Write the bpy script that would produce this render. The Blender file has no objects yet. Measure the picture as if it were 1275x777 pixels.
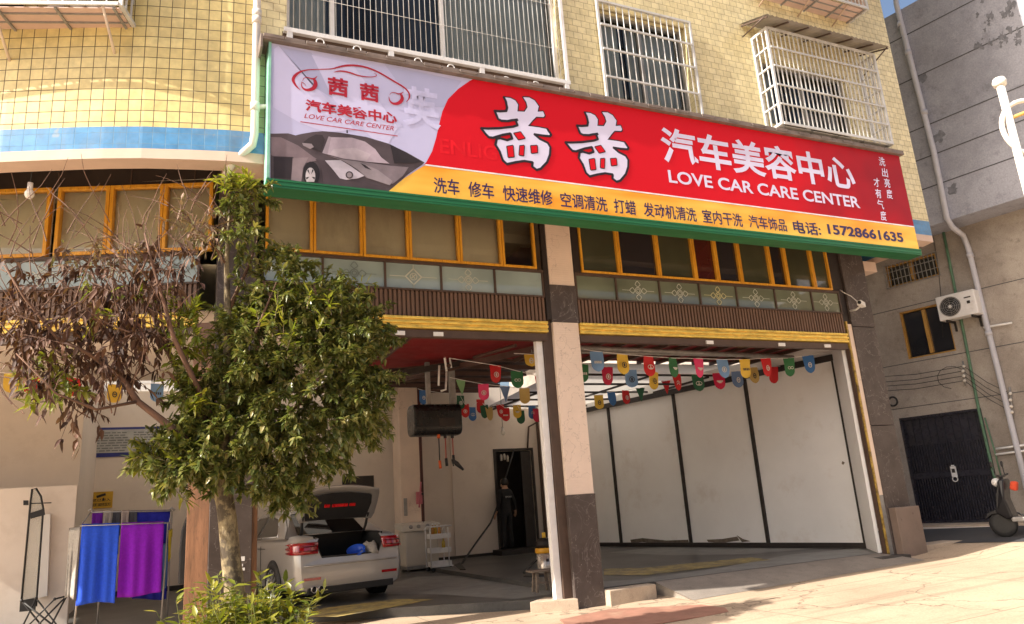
import bpy, math, random
from mathutils import Vector, Matrix
R_ = math.radians
random.seed(7)
S = bpy.context.scene
COL = S.collection

# ------------------------------------------------------------------ camera
CAMP = Vector((0, 0, 1.3))
FPX, PITCH, ROLL, AZ = 926.99, R_(14.43), R_(-4.013), R_(65.12)
def _c2w(v):
    x, y, z = v
    return Vector((x*math.sin(AZ)+y*math.cos(AZ), -x*math.cos(AZ)+y*math.sin(AZ), z))
_fw = Vector((0, math.cos(PITCH), math.sin(PITCH))); _rt = Vector((1, 0, 0)); _up = _rt.cross(_fw)
CR = _c2w(math.cos(ROLL)*_rt+math.sin(ROLL)*_up)
CU = _c2w(-math.sin(ROLL)*_rt+math.cos(ROLL)*_up)
CW = _c2w(_fw)
cd = bpy.data.cameras.new('camera'); cam = bpy.data.objects.new('camera', cd); COL.objects.link(cam)
cam.matrix_world = Matrix(((CR.x, CU.x, -CW.x, CAMP.x), (CR.y, CU.y, -CW.y, CAMP.y), (CR.z, CU.z, -CW.z, CAMP.z), (0, 0, 0, 1)))
cd.sensor_width = 36; cd.lens = 36*FPX/1275; cd.clip_start = 0.05; cd.clip_end = 3000
S.camera = cam
# pixel (1275x777) -> world point on a known plane of the place
def ray(px, py): return ((px-637.5)*CR-(py-388.5)*CU+FPX*CW).normalized()
def pZ(px, py, z=0.0):
    d = ray(px, py); return CAMP+d*((z-CAMP.z)/d.z)
def pY(px, py, y):
    d = ray(px, py); return CAMP+d*(y/d.y)
def pP(px, py, p0, n):
    d = ray(px, py); return CAMP+d*((p0-CAMP).dot(n)/d.dot(n))

# ------------------------------------------------------------------ light
SUN_EL, SUN_A = R_(37), R_(5)          # the sun travels towards +X and a little into the building
wd = bpy.data.worlds.new('World'); S.world = wd; wd.use_nodes = True
nt = wd.node_tree; nt.nodes.clear()
sky = nt.nodes.new('ShaderNodeTexSky'); sky.sky_type = 'NISHITA'; sky.sun_disc = False
sky.sun_elevation = SUN_EL; sky.sun_rotation = math.atan2(-math.cos(SUN_A), -math.sin(SUN_A)) % (2*math.pi)
sky.air_density = 1.0; sky.dust_density = 6.0; sky.ozone_density = 1.0
bg = nt.nodes.new('ShaderNodeBackground'); bg.inputs[1].default_value = 0.115
ow = nt.nodes.new('ShaderNodeOutputWorld')
nt.links.new(sky.outputs[0], bg.inputs[0]); nt.links.new(bg.outputs[0], ow.inputs[0])
sl = bpy.data.lights.new('sun', 'SUN'); sl.energy = 5.0; sl.angle = R_(0.5); sl.color = (1.0, 0.92, 0.81)
so = bpy.data.objects.new('sun', sl); COL.objects.link(so); so.location = (-20, -10, 30)
_sd = Vector((math.cos(SUN_A)*math.cos(SUN_EL), math.sin(SUN_A)*math.cos(SUN_EL), -math.sin(SUN_EL)))
so.rotation_mode = 'QUATERNION'; so.rotation_quaternion = _sd.to_track_quat('-Z', 'Y')
S.view_settings.view_transform = 'Standard'; S.view_settings.look = 'None'
S.view_settings.gamma = 1.0; S.view_settings.exposure = 0.96; S.view_settings.use_curve_mapping = False
S.cycles.max_bounces = 10; S.cycles.diffuse_bounces = 6; S.cycles.use_denoising = True

# ------------------------------------------------------------------ mesh helpers
class MB:
    def __init__(s): s.v = []; s.f = []; s.uv = []; s.sm = []
    def face(s, pts, uv=None, sm=False):
        b = len(s.v); s.v += [Vector(p) for p in pts]; s.f.append(list(range(b, b+len(pts)))); s.uv.append(uv); s.sm.append(sm)
    def obox(s, o, ex, ey, ez):
        o, ex, ey, ez = Vector(o), Vector(ex), Vector(ey), Vector(ez)
        if ex.cross(ey).dot(ez) < 0: ex, ey = ey, ex
        c = [o, o+ex, o+ex+ey, o+ey, o+ez, o+ex+ez, o+ex+ey+ez, o+ey+ez]
        b = len(s.v); s.v += c
        for q in ((3, 2, 1, 0), (4, 5, 6, 7), (0, 1, 5, 4), (1, 2, 6, 5), (2, 3, 7, 6), (3, 0, 4, 7)):
            s.f.append([b+i for i in q]); s.uv.append(None); s.sm.append(False)
    def box(s, x0, x1, y0, y1, z0, z1): s.obox((x0, y0, z0), (x1-x0, 0, 0), (0, y1-y0, 0), (0, 0, z1-z0))
    def tube(s, pts, r, n=8, caps=True, sm=True):
        pts = [Vector(p) for p in pts]; rs = r if isinstance(r, (list, tuple)) else [r]*len(pts)
        base = len(s.v); prev = None
        for i, p in enumerate(pts):
            d = (pts[min(i+1, len(pts)-1)]-pts[max(i-1, 0)]).normalized()
            a = prev if prev is not None else (Vector((0, 0, 1)) if abs(d.z) < .9 else Vector((1, 0, 0)))
            a = (a-d*a.dot(d))
            if a.length < 1e-6: a = d.orthogonal()
            a.normalize(); prev = a; b = d.cross(a)
            for k in range(n):
                t = 2*math.pi*k/n; s.v.append(p+(a*math.cos(t)+b*math.sin(t))*rs[i])
        for i in range(len(pts)-1):
            for k in range(n):
                k2 = (k+1) % n
                s.f.append([base+i*n+k, base+i*n+k2, base+(i+1)*n+k2, base+(i+1)*n+k]); s.uv.append(None); s.sm.append(sm)
        if caps:
            s.f.append([base+k for k in range(n)][::-1]); s.uv.append(None); s.sm.append(False)
            e = base+(len(pts)-1)*n
            s.f.append([e+k for k in range(n)]); s.uv.append(None); s.sm.append(False)
    def prism(s, pts, vec):
        pts = [Vector(p) for p in pts]; vec = Vector(vec); n = len(pts); b = len(s.v)
        nn = Vector()
        for i in range(n): nn += pts[i].cross(pts[(i+1) % n])
        if nn.dot(vec) > 0: pts = pts[::-1]
        s.v += pts+[p+vec for p in pts]
        s.f.append([b+i for i in range(n)]); s.f.append([b+n+i for i in range(n)][::-1])
        for i in range(n): j = (i+1) % n; s.f.append([b+j, b+i, b+n+i, b+n+j])
        s.uv += [None]*(n+2); s.sm += [False]*(n+2)
    def lathe(s, c, prof, n=20, axis=Vector((0, 0, 1)), sm=True):
        axis = Vector(axis).normalized(); a = axis.orthogonal().normalized(); bb = axis.cross(a); c = Vector(c); b = len(s.v)
        for (r, h) in prof:
            for k in range(n):
                t = 2*math.pi*k/n; s.v.append(c+axis*h+(a*math.cos(t)+bb*math.sin(t))*r)
        for i in range(len(prof)-1):
            for k in range(n):
                k2 = (k+1) % n; s.f.append([b+i*n+k, b+i*n+k2, b+(i+1)*n+k2, b+(i+1)*n+k]); s.uv.append(None); s.sm.append(sm)
        s.f.append([b+k for k in range(n)][::-1]); s.f.append([b+(len(prof)-1)*n+k for k in range(n)]); s.uv += [None]*2; s.sm += [False]*2
    def ball(s, c, r, n=12, sz=1.0):
        s.lathe(Vector(c), [(max(1e-4, r*math.cos(R_(t))), r*sz*math.sin(R_(t))) for t in range(-90, 91, 18)], n)
    def ring(s, c, rad, r, axis, n=24, m=6, a0=0, a1=360):
        axis = Vector(axis).normalized(); a = axis.orthogonal().normalized(); b = axis.cross(a)
        k = n if a1-a0 < 360 else n
        pts = [Vector(c)+(a*math.cos(R_(a0+(a1-a0)*i/k))+b*math.sin(R_(a0+(a1-a0)*i/k)))*rad for i in range(k+1)]
        s.tube(pts, r, m, caps=a1-a0 < 360)
    def build(s, name, m, parent=None, origin=None, bevel=0, weld=False, local=False):
        me = bpy.data.meshes.new(name)
        if parent is not None:
            o0 = Vector(parent.get('_o', (0, 0, 0)))
        else:
            o0 = Vector(origin) if origin is not None else Vector((0, 0, 0))
        if local: o0 = Vector((0, 0, 0))
        me.from_pydata([tuple(p-o0) for p in s.v], [], s.f)
        me.polygons.foreach_set('use_smooth', s.sm)
        if any(u is not None for u in s.uv):
            ul = me.uv_layers.new(name='UVMap'); li = 0
            for fi, f in enumerate(s.f):
                for k in range(len(f)):
                    if s.uv[fi] is not None: ul.data[li].uv = s.uv[fi][k]
                    li += 1
        me.materials.append(m)
        if weld:
            import bmesh
            bm = bmesh.new(); bm.from_mesh(me); bmesh.ops.remove_doubles(bm, verts=bm.verts, dist=weld if weld is not True else 1e-4)
            bmesh.ops.recalc_face_normals(bm, faces=bm.faces); bm.to_mesh(me); bm.free()
        me.update()
        o = bpy.data.objects.new(name, me); COL.objects.link(o)
        o['_o'] = tuple(o0)
        if parent is not None: o.parent = parent
        else: o.location = o0
        if bevel:
            bv = o.modifiers.new('bevel', 'BEVEL'); bv.width = bevel; bv.segments = 2; bv.limit_method = 'ANGLE'; bv.angle_limit = R_(40)
        return o

def build_each(s, name, m, parent=None, bevel=0):
    par = list(range(len(s.v)))
    def find(i):
        while par[i] != i: par[i] = par[par[i]]; i = par[i]
        return i
    for f in s.f:
        a = find(f[0])
        for j in f[1:]: par[find(j)] = a
    groups = {}
    for k, f in enumerate(s.f): groups.setdefault(find(f[0]), []).append(k)
    out = []
    for ks in groups.values():
        m2 = MB(); mp = {}
        for k in ks:
            for i in s.f[k]:
                if i not in mp: mp[i] = len(m2.v); m2.v.append(s.v[i])
            m2.f.append([mp[i] for i in s.f[k]]); m2.uv.append(s.uv[k]); m2.sm.append(s.sm[k])
        out.append(m2.build(name, m, parent, bevel=bevel))
    return out
MB.build_each = build_each
def build_words(s, name, m, parent, F, gap):
    us = sorted((min(F.e.dot(s.v[i]) for i in f), max(F.e.dot(s.v[i]) for i in f), k) for k, f in enumerate(s.f)); groups = []; hi = None
    for a, b, k in us:
        if hi is None or a > hi+gap: groups.append([]); hi = b
        groups[-1].append(k); hi = max(hi, b)
    out = []
    for ks in groups:
        m2 = MB()
        for k in ks: m2.face([s.v[i] for i in s.f[k]], None, s.sm[k])
        out.append(m2.build(name, m, parent))
    return out
MB.build_words = build_words

def tag(o, label, cat, group=None):
    o['label'] = label; o['category'] = cat
    if group: o['group'] = group
    return o
def thing(name, label, cat, loc, group=None, rot=None):
    o = bpy.data.objects.new(name, None); COL.objects.link(o); o.location = Vector(loc); o.empty_display_size = .2
    o['_o'] = tuple(loc) if rot is None else (0, 0, 0)
    if rot is not None: o.rotation_euler = rot
    return tag(o, label, cat, group)
def struct(o): o['kind'] = 'structure'; return o
def copy_tree(o, parent=None, loc=None):
    c = o.copy(); COL.objects.link(c)
    if parent is not None: c.parent = parent
    if loc is not None: c.location = loc
    for ch in o.children: copy_tree(ch, c)
    return c

# ------------------------------------------------------------------ materials
def newmat(name):
    m = bpy.data.materials.new(name); m.use_nodes = True; nt = m.node_tree; nt.nodes.clear()
    out = nt.nodes.new('ShaderNodeOutputMaterial'); p = nt.nodes.new('ShaderNodeBsdfPrincipled')
    nt.links.new(p.outputs[0], out.inputs[0]); return m, nt, p
def N(nt, t, **k):
    n = nt.nodes.new(t)
    for a, b in k.items(): setattr(n, a, b)
    return n
def noise(nt, vec, scale, detail=6, rough=.6):
    n = N(nt, 'ShaderNodeTexNoise'); n.inputs['Scale'].default_value = scale; n.inputs['Detail'].default_value = detail; n.inputs['Roughness'].default_value = rough
    if vec is not None: nt.links.new(vec, n.inputs['Vector'])
    return n.outputs['Fac']
def maprange(nt, v, a, b, c, d):
    n = N(nt, 'ShaderNodeMapRange'); nt.links.new(v, n.inputs[0])
    for i, x in enumerate((a, b, c, d)): n.inputs[i+1].default_value = x
    return n.outputs[0]
def mixc(nt, fac, a, b, mode='MIX'):
    n = N(nt, 'ShaderNodeMix', data_type='RGBA', blend_type=mode)
    for i, x in ((0, fac), (6, a), (7, b)):
        if hasattr(x, 'is_linked') or isinstance(x, bpy.types.NodeSocket): nt.links.new(x, n.inputs[i])
        elif i == 0: n.inputs[0].default_value = x
        else: n.inputs[i].default_value = (*x, 1) if len(x) == 3 else x
    return n.outputs[2]
def ocoord(nt, stretch=None):
    tc = N(nt, 'ShaderNodeTexCoord')
    if stretch is None: return tc.outputs['Object']
    mp = N(nt, 'ShaderNodeMapping'); mp.inputs['Scale'].default_value = stretch; nt.links.new(tc.outputs['Object'], mp.inputs['Vector']); return mp.outputs[0]
def bump(nt, p, h, strength=.3, dist=.01):
    b = N(nt, 'ShaderNodeBump'); b.inputs['Strength'].default_value = strength; b.inputs['Distance'].default_value = dist
    nt.links.new(h, b.inputs['Height']); nt.links.new(b.outputs[0], p.inputs['Normal'])
def mat(name, col, rough=.6, metal=0.0, var=.2, scale=4.0, bmp=0.0, bscale=60.0, stain=None, sscale=1.2, samt=.5, stretch=None, coat=0.0, spec=None, sthr=.55):
    m, nt, p = newmat(name); v = ocoord(nt, stretch)
    n1 = noise(nt, v, scale); f = maprange(nt, n1, .3, .7, 1-var, 1+var)
    base = mixc(nt, 1.0, (*col, 1), f, 'MULTIPLY')
    if stain is not None:
        n2 = noise(nt, v, sscale, 8, .7); sf = maprange(nt, n2, sthr, sthr+.2, 0, samt); base = mixc(nt, sf, base, stain)
    nt.links.new(base, p.inputs['Base Color'])
    rr = maprange(nt, noise(nt, v, scale*2.3), .3, .7, max(.02, rough-.08), min(1, rough+.08)); nt.links.new(rr, p.inputs['Roughness'])
    p.inputs['Metallic'].default_value = metal; p.inputs['Coat Weight'].default_value = coat
    if spec is not None: p.inputs['Specular IOR Level'].default_value = spec
    if bmp: bump(nt, p, noise(nt, v, bscale, 4), bmp)
    return m
def tilemat(name, c1, c2, mortar, w=.137, h=.137, offs=0.0, msz=.012, rough=.35, dirt=(.25, .2, .13), damt=.35):
    m, nt, p = newmat(name); tc = N(nt, 'ShaderNodeTexCoord'); b = N(nt, 'ShaderNodeTexBrick')
    b.offset = offs; b.squash = 1; b.inputs['Scale'].default_value = 1; b.inputs['Brick Width'].default_value = w; b.inputs['Row Height'].default_value = h
    b.inputs['Mortar Size'].default_value = msz/2; b.inputs['Mortar Smooth'].default_value = .25; b.inputs['Bias'].default_value = 0
    b.inputs['Color1'].default_value = (*c1, 1); b.inputs['Color2'].default_value = (*c2, 1); b.inputs['Mortar'].default_value = (*mortar, 1)
    nt.links.new(tc.outputs['UV'], b.inputs['Vector'])
    v = tc.outputs['Object']
    n2 = noise(nt, v, 1.1, 8, .7); st = N(nt, 'ShaderNodeMapping'); st.inputs['Scale'].default_value = (5, 5, .35); nt.links.new(v, st.inputs['Vector'])
    n3 = noise(nt, st.outputs[0], 1.0, 6, .65)
    c = mixc(nt, maprange(nt, n2, .48, .72, 0, damt), b.outputs['Color'], dirt); c = mixc(nt, maprange(nt, n3, .55, .75, 0, damt*.7), c, dirt)
    c = mixc(nt, 1.0, c, maprange(nt, noise(nt, v, 9), .3, .7, .86, 1.14), 'MULTIPLY'); c = mixc(nt, maprange(nt, noise(nt, v, 5.5, 2), .68, .74, 0, .35), c, (.45, .38, .22))
    nt.links.new(c, p.inputs['Base Color'])
    rr = maprange(nt, b.outputs['Fac'], 0, 1, rough, .9); nt.links.new(rr, p.inputs['Roughness'])
    inv = maprange(nt, b.outputs['Fac'], 0, 1, 1, 0); bump(nt, p, inv, .5, .004)
    return m
def woodmat(name, a, b, rough=.35, axis='Z', sc=6):
    m, nt, p = newmat(name); st = (sc, sc, .5) if axis == 'Z' else ((.5, sc, sc) if axis == 'X' else (sc, .5, sc)); v = ocoord(nt, st)
    n1 = noise(nt, v, 4, 8, .65); w = N(nt, 'ShaderNodeTexNoise'); w.inputs['Scale'].default_value = 12; w.inputs['Distortion'].default_value = 1.5; nt.links.new(v, w.inputs['Vector'])
    c = mixc(nt, maprange(nt, n1, .35, .65, 0, 1), a, b); c = mixc(nt, maprange(nt, w.outputs['Fac'], .55, .7, 0, .6), c, tuple(x*.45 for x in a))
    nt.links.new(c, p.inputs['Base Color']); p.inputs['Roughness'].default_value = rough; bump(nt, p, n1, .15, .004); return m
def leafmat(name, cols, rough=.4, trans=.35):
    m, nt, p = newmat(name); g = N(nt, 'ShaderNodeNewGeometry'); r = N(nt, 'ShaderNodeValToRGB')
    e = r.color_ramp.elements; e[0].position = 0; e[0].color = (*cols[0], 1); e[1].position = 1; e[1].color = (*cols[-1], 1)
    for i, c in enumerate(cols[1:-1]): x = e.new((i+1)/(len(cols)-1)); x.color = (*c, 1)
    nt.links.new(g.outputs['Random Per Island'], r.inputs[0]); nt.links.new(r.outputs[0], p.inputs['Base Color']); p.inputs['Roughness'].default_value = rough
    t = N(nt, 'ShaderNodeBsdfTranslucent'); tcol = mixc(nt, 1.0, r.outputs[0], (1.3, 1.4, .6, 1), 'MULTIPLY'); nt.links.new(tcol, t.inputs[0])
    mx = N(nt, 'ShaderNodeMixShader'); mx.inputs[0].default_value = trans; nt.links.new(p.outputs[0], mx.inputs[1]); nt.links.new(t.outputs[0], mx.inputs[2])
    out = [n for n in nt.nodes if n.type == 'OUTPUT_MATERIAL'][0]; nt.links.new(mx.outputs[0], out.inputs[0]); return m
def glassmat(name, col, rough=.05, var=.3, sc=.8):
    m, nt, p = newmat(name); v = ocoord(nt); n1 = noise(nt, v, sc, 3)
    c = mixc(nt, 1.0, (*col, 1), maprange(nt, n1, .3, .7, 1-var, 1+var), 'MULTIPLY'); nt.links.new(c, p.inputs['Base Color'])
    p.inputs['Roughness'].default_value = rough; p.inputs['Specular IOR Level'].default_value = .9; bump(nt, p, noise(nt, v, 1.5, 2), .06, .02); return m
def marblemat(name):
    m, nt, p = newmat(name); v = ocoord(nt); n1 = noise(nt, v, 2.5, 8, .65)
    w = N(nt, 'ShaderNodeTexNoise'); w.inputs['Scale'].default_value = 1.6; w.inputs['Distortion'].default_value = 2.5; w.inputs['Detail'].default_value = 5; nt.links.new(v, w.inputs['Vector'])
    c = mixc(nt, maprange(nt, n1, .3, .7, 0, 1), (.058, .044, .040), (.10, .08, .073))
    vein = maprange(nt, w.outputs['Fac'], .495, .505, 0, 1); v2 = maprange(nt, w.outputs['Fac'], .515, .505, 0, 1)
    mu = N(nt, 'ShaderNodeMath', operation='MULTIPLY'); nt.links.new(vein, mu.inputs[0]); nt.links.new(v2, mu.inputs[1])
    f2 = N(nt, 'ShaderNodeMath', operation='MULTIPLY'); nt.links.new(mu.outputs[0], f2.inputs[0]); f2.inputs[1].default_value = .55
    c = mixc(nt, f2.outputs[0], c, (.24, .21, .195))
    sp = noise(nt, v, 45, 2); c = mixc(nt, maprange(nt, sp, .72, .76, 0, .7), c, (.6, .57, .52))
    nt.links.new(c, p.inputs['Base Color']); p.inputs['Roughness'].default_value = .42; p.inputs['Specular IOR Level'].default_value = .3; return m

def concretemat(name, col, stain, crack=True, sc=.5, samt=.5, rough=.85):
    m, nt, p = newmat(name); v = ocoord(nt)
    a = noise(nt, v, sc, 10, .65); b = noise(nt, v, sc*9, 6, .7); d = noise(nt, v, sc*90, 3)
    c = mixc(nt, maprange(nt, a, .42, .68, 0, samt), col, stain); c = mixc(nt, maprange(nt, b, .55, .75, 0, samt*.6), c, tuple(x*.55 for x in stain))
    c = mixc(nt, 1.0, c, maprange(nt, d, .3, .7, .86, 1.14), 'MULTIPLY'); h = b
    if crack:
        tr = N(nt, 'ShaderNodeMapping'); tr.inputs['Rotation'].default_value = (0, 0, .25); tr.inputs['Scale'].default_value = (.12, 2.2, 1); nt.links.new(v, tr.inputs['Vector'])
        c = mixc(nt, maprange(nt, noise(nt, tr.outputs[0], 1.6, 8, .7), .54, .66, 0, .45), c, tuple(x*.6 for x in stain))
        tr2 = N(nt, 'ShaderNodeTexBrick'); tr2.inputs['Scale'].default_value = 1; tr2.inputs['Brick Width'].default_value = 3.2; tr2.inputs['Row Height'].default_value = 2.7; tr2.inputs['Mortar Size'].default_value = .008; tr2.offset = .0
        wv0 = N(nt, 'ShaderNodeVectorMath', operation='MULTIPLY_ADD'); nn0 = N(nt, 'ShaderNodeTexNoise'); nn0.inputs['Scale'].default_value = 3; nt.links.new(v, nn0.inputs['Vector']); nt.links.new(nn0.outputs['Color'], wv0.inputs[0]); wv0.inputs[1].default_value = (.03, .03, 0); nt.links.new(v, wv0.inputs[2]); nt.links.new(wv0.outputs[0], tr2.inputs['Vector'])
        c = mixc(nt, maprange(nt, tr2.outputs['Fac'], 0, 1, 0, .7), c, tuple(x*.35 for x in stain))
        vo = N(nt, 'ShaderNodeTexVoronoi', feature='DISTANCE_TO_EDGE'); vo.inputs['Scale'].default_value = .38
        wv = N(nt, 'ShaderNodeVectorMath', operation='ADD'); nn = N(nt, 'ShaderNodeTexNoise'); nn.inputs['Scale'].default_value = 2.2; nn.inputs['Detail'].default_value = 6; nt.links.new(v, nn.inputs['Vector'])
        nt.links.new(v, wv.inputs[0]); nt.links.new(nn.outputs['Color'], wv.inputs[1]); nt.links.new(wv.outputs[0], vo.inputs['Vector'])
        c = mixc(nt, maprange(nt, vo.outputs['Distance'], 0, .009, .75, 0), c, tuple(x*.3 for x in stain))
    nt.links.new(c, p.inputs['Base Color']); p.inputs['Roughness'].default_value = rough; bump(nt, p, d, .25, .004); return m

TILE_L = tilemat('yellow_tile', (.74, .62, .28), (.62, .50, .21), (.11, .085, .05), msz=.010, damt=.3)
TILE_M = tilemat('yellow_tile_bond', (.76, .67, .40), (.68, .59, .33), (.36, .29, .17), w=.15, h=.11, offs=.5, msz=.009, damt=.2)
TILE_B = tilemat('blue_tile', (.08, .26, .50), (.07, .23, .45), (.13, .26, .40), msz=.008)
TILE_G = tilemat('green_tile', (.22, .36, .16), (.2, .33, .15), (.05, .09, .05))
PINK = mat('pink_plaster', (.62, .47, .38), .8, var=.1, scale=1.5, bmp=.1, stain=(.4, .28, .2), samt=.4)
PILLAR = mat('pink_tile', (.78, .63, .52), .55, var=.08, scale=2, bmp=.05, stain=(.35, .25, .2), samt=.35, sscale=2, sthr=.62)
MARBLE = marblemat('dark_marble')
WHITEW = mat('white_wall', (.74, .66, .58), .75, var=.05, scale=1.0, stain=(.48, .39, .31), sscale=1.1, samt=.42, bmp=.05, sthr=.54)
PANELW = mat('white_panel', (.86, .85, .84), .5, var=.05, scale=.8, stain=(.52, .42, .33), sscale=1.4, samt=.35, sthr=.56)
REDC = mat('red_ceiling', (.22, .008, .010), .6, var=.2, scale=2)
BROWNM = mat('brown_metal', (.075, .045, .032), .5, var=.2, scale=5)
DARKM = mat('dark_metal', (.025, .02, .018), .5, var=.3, scale=6)
BLACKP = mat('black_panel', (.022, .014, .011), .6, var=.3, scale=2)
GOLDW = woodmat('golden_wood', (.66, .29, .02), (.82, .42, .04), .35, 'Z', 5)
GOLDH = woodmat('golden_wood_rail', (.62, .27, .03), (.75, .36, .05), .35, 'X', 5)
GOLDR = mat('gold_rail', (.85, .60, .12), .35, metal=.3, var=.3, scale=20, stain=(.2, .11, .03), sscale=9, samt=.7, stretch=(.3, 1, 1))
CORR = mat('brown_corrugated', (.15, .085, .055), .5, var=.15, scale=3)
WOODP = woodmat('pillar_wood', (.115, .05, .021), (.20, .09, .042), .4, 'Z', 5)
WHITEM = mat('white_metal', (.78, .77, .76), .4, var=.06, scale=8, stain=(.4, .3, .22), samt=.3, sscale=5)
GREYM = mat('grey_metal', (.30, .29, .28), .45, metal=.3, var=.2, scale=8)
STEEL = mat('steel', (.55, .55, .55), .3, metal=.9, var=.1)
BLACKR = mat('black_rubber', (.018, .018, .019), .55, var=.3, scale=12)
FLOORC = concretemat('shop_floor_paint', (.10, .098, .094), (.035, .034, .032), False, .8, .85, .42)
GROUND = concretemat('pavement_concrete', (.49, .375, .265), (.28, .205, .14), True, .45, .5)
ASPHALT = concretemat('asphalt', (.055, .055, .06), (.035, .035, .04), False, .8, .5)
GREYC = concretemat('grey_render', (.37, .38, .44), (.18, .185, .22), False, .4, .95)
BROWNC = concretemat('raw_concrete', (.40, .355, .31), (.20, .165, .14), False, .6, .9)
KERB = concretemat('kerb_concrete', (.50, .40, .30), (.25, .18, .13), False, 1.5, .6)
YPAINT = mat('yellow_floor_paint', (.42, .32, .10), .55, var=.25, scale=6, stain=(.12, .11, .08), sscale=4, samt=.9, sthr=.42)
GPAINT = mat('grey_floor', (.22, .22, .21), .45, var=.15, scale=2, stain=(.15, .15, .13), sscale=1.5, samt=.5)
G_BEIGE = glassmat('beige_glass', (.50, .47, .36), .05, .12)
G_OLIVE = glassmat('olive_glass', (.055, .06, .035))
G_DARK = glassmat('dark_glass', (.02, .02, .024))
G_SMOKE = glassmat('smoke_glass', (.025, .027, .034), .12)

# clear mezzanine glass
G_WARM, nt_, p_ = newmat('mezzanine_glass')
gl_ = N(nt_, 'ShaderNodeBsdfGlossy'); gl_.inputs['Roughness'].default_value = .03; tr_ = N(nt_, 'ShaderNodeBsdfTransparent'); tr_.inputs[0].default_value = (.93, .92, .84, 1)
fr_ = N(nt_, 'ShaderNodeFresnel'); fr_.inputs[0].default_value = 1.7; mx_ = N(nt_, 'ShaderNodeMixShader'); nt_.links.new(fr_.outputs[0], mx_.inputs[0]); nt_.links.new(tr_.outputs[0], mx_.inputs[1]); nt_.links.new(gl_.outputs[0], mx_.inputs[2])
v_ = ocoord(nt_); b_ = N(nt_, 'ShaderNodeBump'); b_.inputs['Strength'].default_value = .08; b_.inputs['Distance'].default_value = .03; nt_.links.new(noise(nt_, v_, 1.3, 2), b_.inputs['Height']); nt_.links.new(b_.outputs[0], gl_.inputs['Normal'])
nt_.links.new(mx_.outputs[0], [n for n in nt_.nodes if n.type == 'OUTPUT_MATERIAL'][0].inputs[0])
# ribbed pink tile with hairline cracks for the central pillar
nt_ = PILLAR.node_tree; p_ = [n for n in nt_.nodes if n.type == 'BSDF_PRINCIPLED'][0]; v_ = ocoord(nt_)
w_ = N(nt_, 'ShaderNodeTexWave', bands_direction='Z'); w_.inputs['Scale'].default_value = 9; nt_.links.new(v_, w_.inputs['Vector']); bump(nt_, p_, w_.outputs['Fac'], .18, .006)
vo_ = N(nt_, 'ShaderNodeTexVoronoi', feature='DISTANCE_TO_EDGE'); vo_.inputs['Scale'].default_value = .45; ad_ = N(nt_, 'ShaderNodeVectorMath', operation='ADD'); n_ = N(nt_, 'ShaderNodeTexNoise'); n_.inputs['Scale'].default_value = 5; n_.inputs['Detail'].default_value = 5; nt_.links.new(v_, n_.inputs['Vector']); nt_.links.new(v_, ad_.inputs[0]); nt_.links.new(n_.outputs['Color'], ad_.inputs[1]); nt_.links.new(ad_.outputs[0], vo_.inputs['Vector'])
src_ = p_.inputs['Base Color'].links[0].from_socket; nt_.links.new(mixc(nt_, maprange(nt_, vo_.outputs['Distance'], 0, .005, .38, 0), src_, (.2, .13, .1)), p_.inputs['Base Color'])

GRILLE = mat('weathered_white_metal', (.55, .55, .54), .45, var=.12, scale=8, stain=(.3, .2, .13), samt=.5, sscale=6)
# ------------------------------------------------------------------ wall frames: u along, z up, o = outwards
class Fr:
    def __init__(s, o, ang, flip=1):
        s.o = Vector(o); s.e = Vector((math.cos(R_(ang)), math.sin(R_(ang)), 0)); s.n = Vector((s.e.y, -s.e.x, 0))*flip
    def p(s, u, z, o=0.0): return s.o+s.e*u+s.n*o+Vector((0, 0, z-s.o.z))
    def px(s, x, y, o=0.0):
        q = pP(x, y, s.o+s.n*o, s.n); d = q-s.o; return d.dot(s.e), q.z
    def box(s, mb, u0, u1, z0, z1, o0, o1):
        mb.obox(s.p(u0, z0, o0), s.e*(u1-u0), s.n*(o1-o0), (0, 0, z1-z0))
    def quad(s, mb, u0, u1, z0, z1, o=0.0):
        pts = [s.p(u0, z0, o), s.p(u1, z0, o), s.p(u1, z1, o), s.p(u0, z1, o)]
        uv = [(u0, z0), (u1, z0), (u1, z1), (u0, z1)]
        nn = (pts[1]-pts[0]).cross(pts[2]-pts[0])
        if nn.dot(s.n) < 0: pts = pts[::-1]; uv = uv[::-1]
        mb.face(pts, uv)
    def grid(s, mb, u0, u1, z0, z1, holes, depth, o=0.0):
        us = sorted({u0, u1, *[h[0] for h in holes], *[h[1] for h in holes]}); zs = sorted({z0, z1, *[h[2] for h in holes], *[h[3] for h in holes]})
        for i in range(len(us)-1):
            for j in range(len(zs)-1):
                cu, cz = (us[i]+us[i+1])/2, (zs[j]+zs[j+1])/2
                if any(h[0] < cu < h[1] and h[2] < cz < h[3] for h in holes): continue
                s.quad(mb, us[i], us[i+1], zs[j], zs[j+1], o)
        for h in holes:
            a, b, c, d = h
            for (p1, p2) in (((a, c), (b, c)), ((b, c), (b, d)), ((b, d), (a, d)), ((a, d), (a, c))):
                q = [s.p(*p1, o), s.p(*p2, o), s.p(*p2, o-depth), s.p(*p1, o-depth)]
                mb.face(q, [(p1[0], p1[1]), (p2[0], p2[1]), (p2[0]+.05, p2[1]+.05), (p1[0]+.05, p1[1]+.05)])
    def frame(s, mb, u0, u1, z0, z1, w, o0, o1):
        s.box(mb, u0, u0+w, z0, z1, o0, o1); s.box(mb, u1-w, u1, z0, z1, o0, o1)
        s.box(mb, u0+w, u1-w, z0, z0+w, o0, o1); s.box(mb, u0+w, u1-w, z1-w, z1, o0, o1)
YF, YW = 9.48, 8.3
FM = Fr((0, YF, 0), 0)                 # ground floor facade
FU = Fr((0, YW, 0), 0)                 # overhanging upper wall
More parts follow.
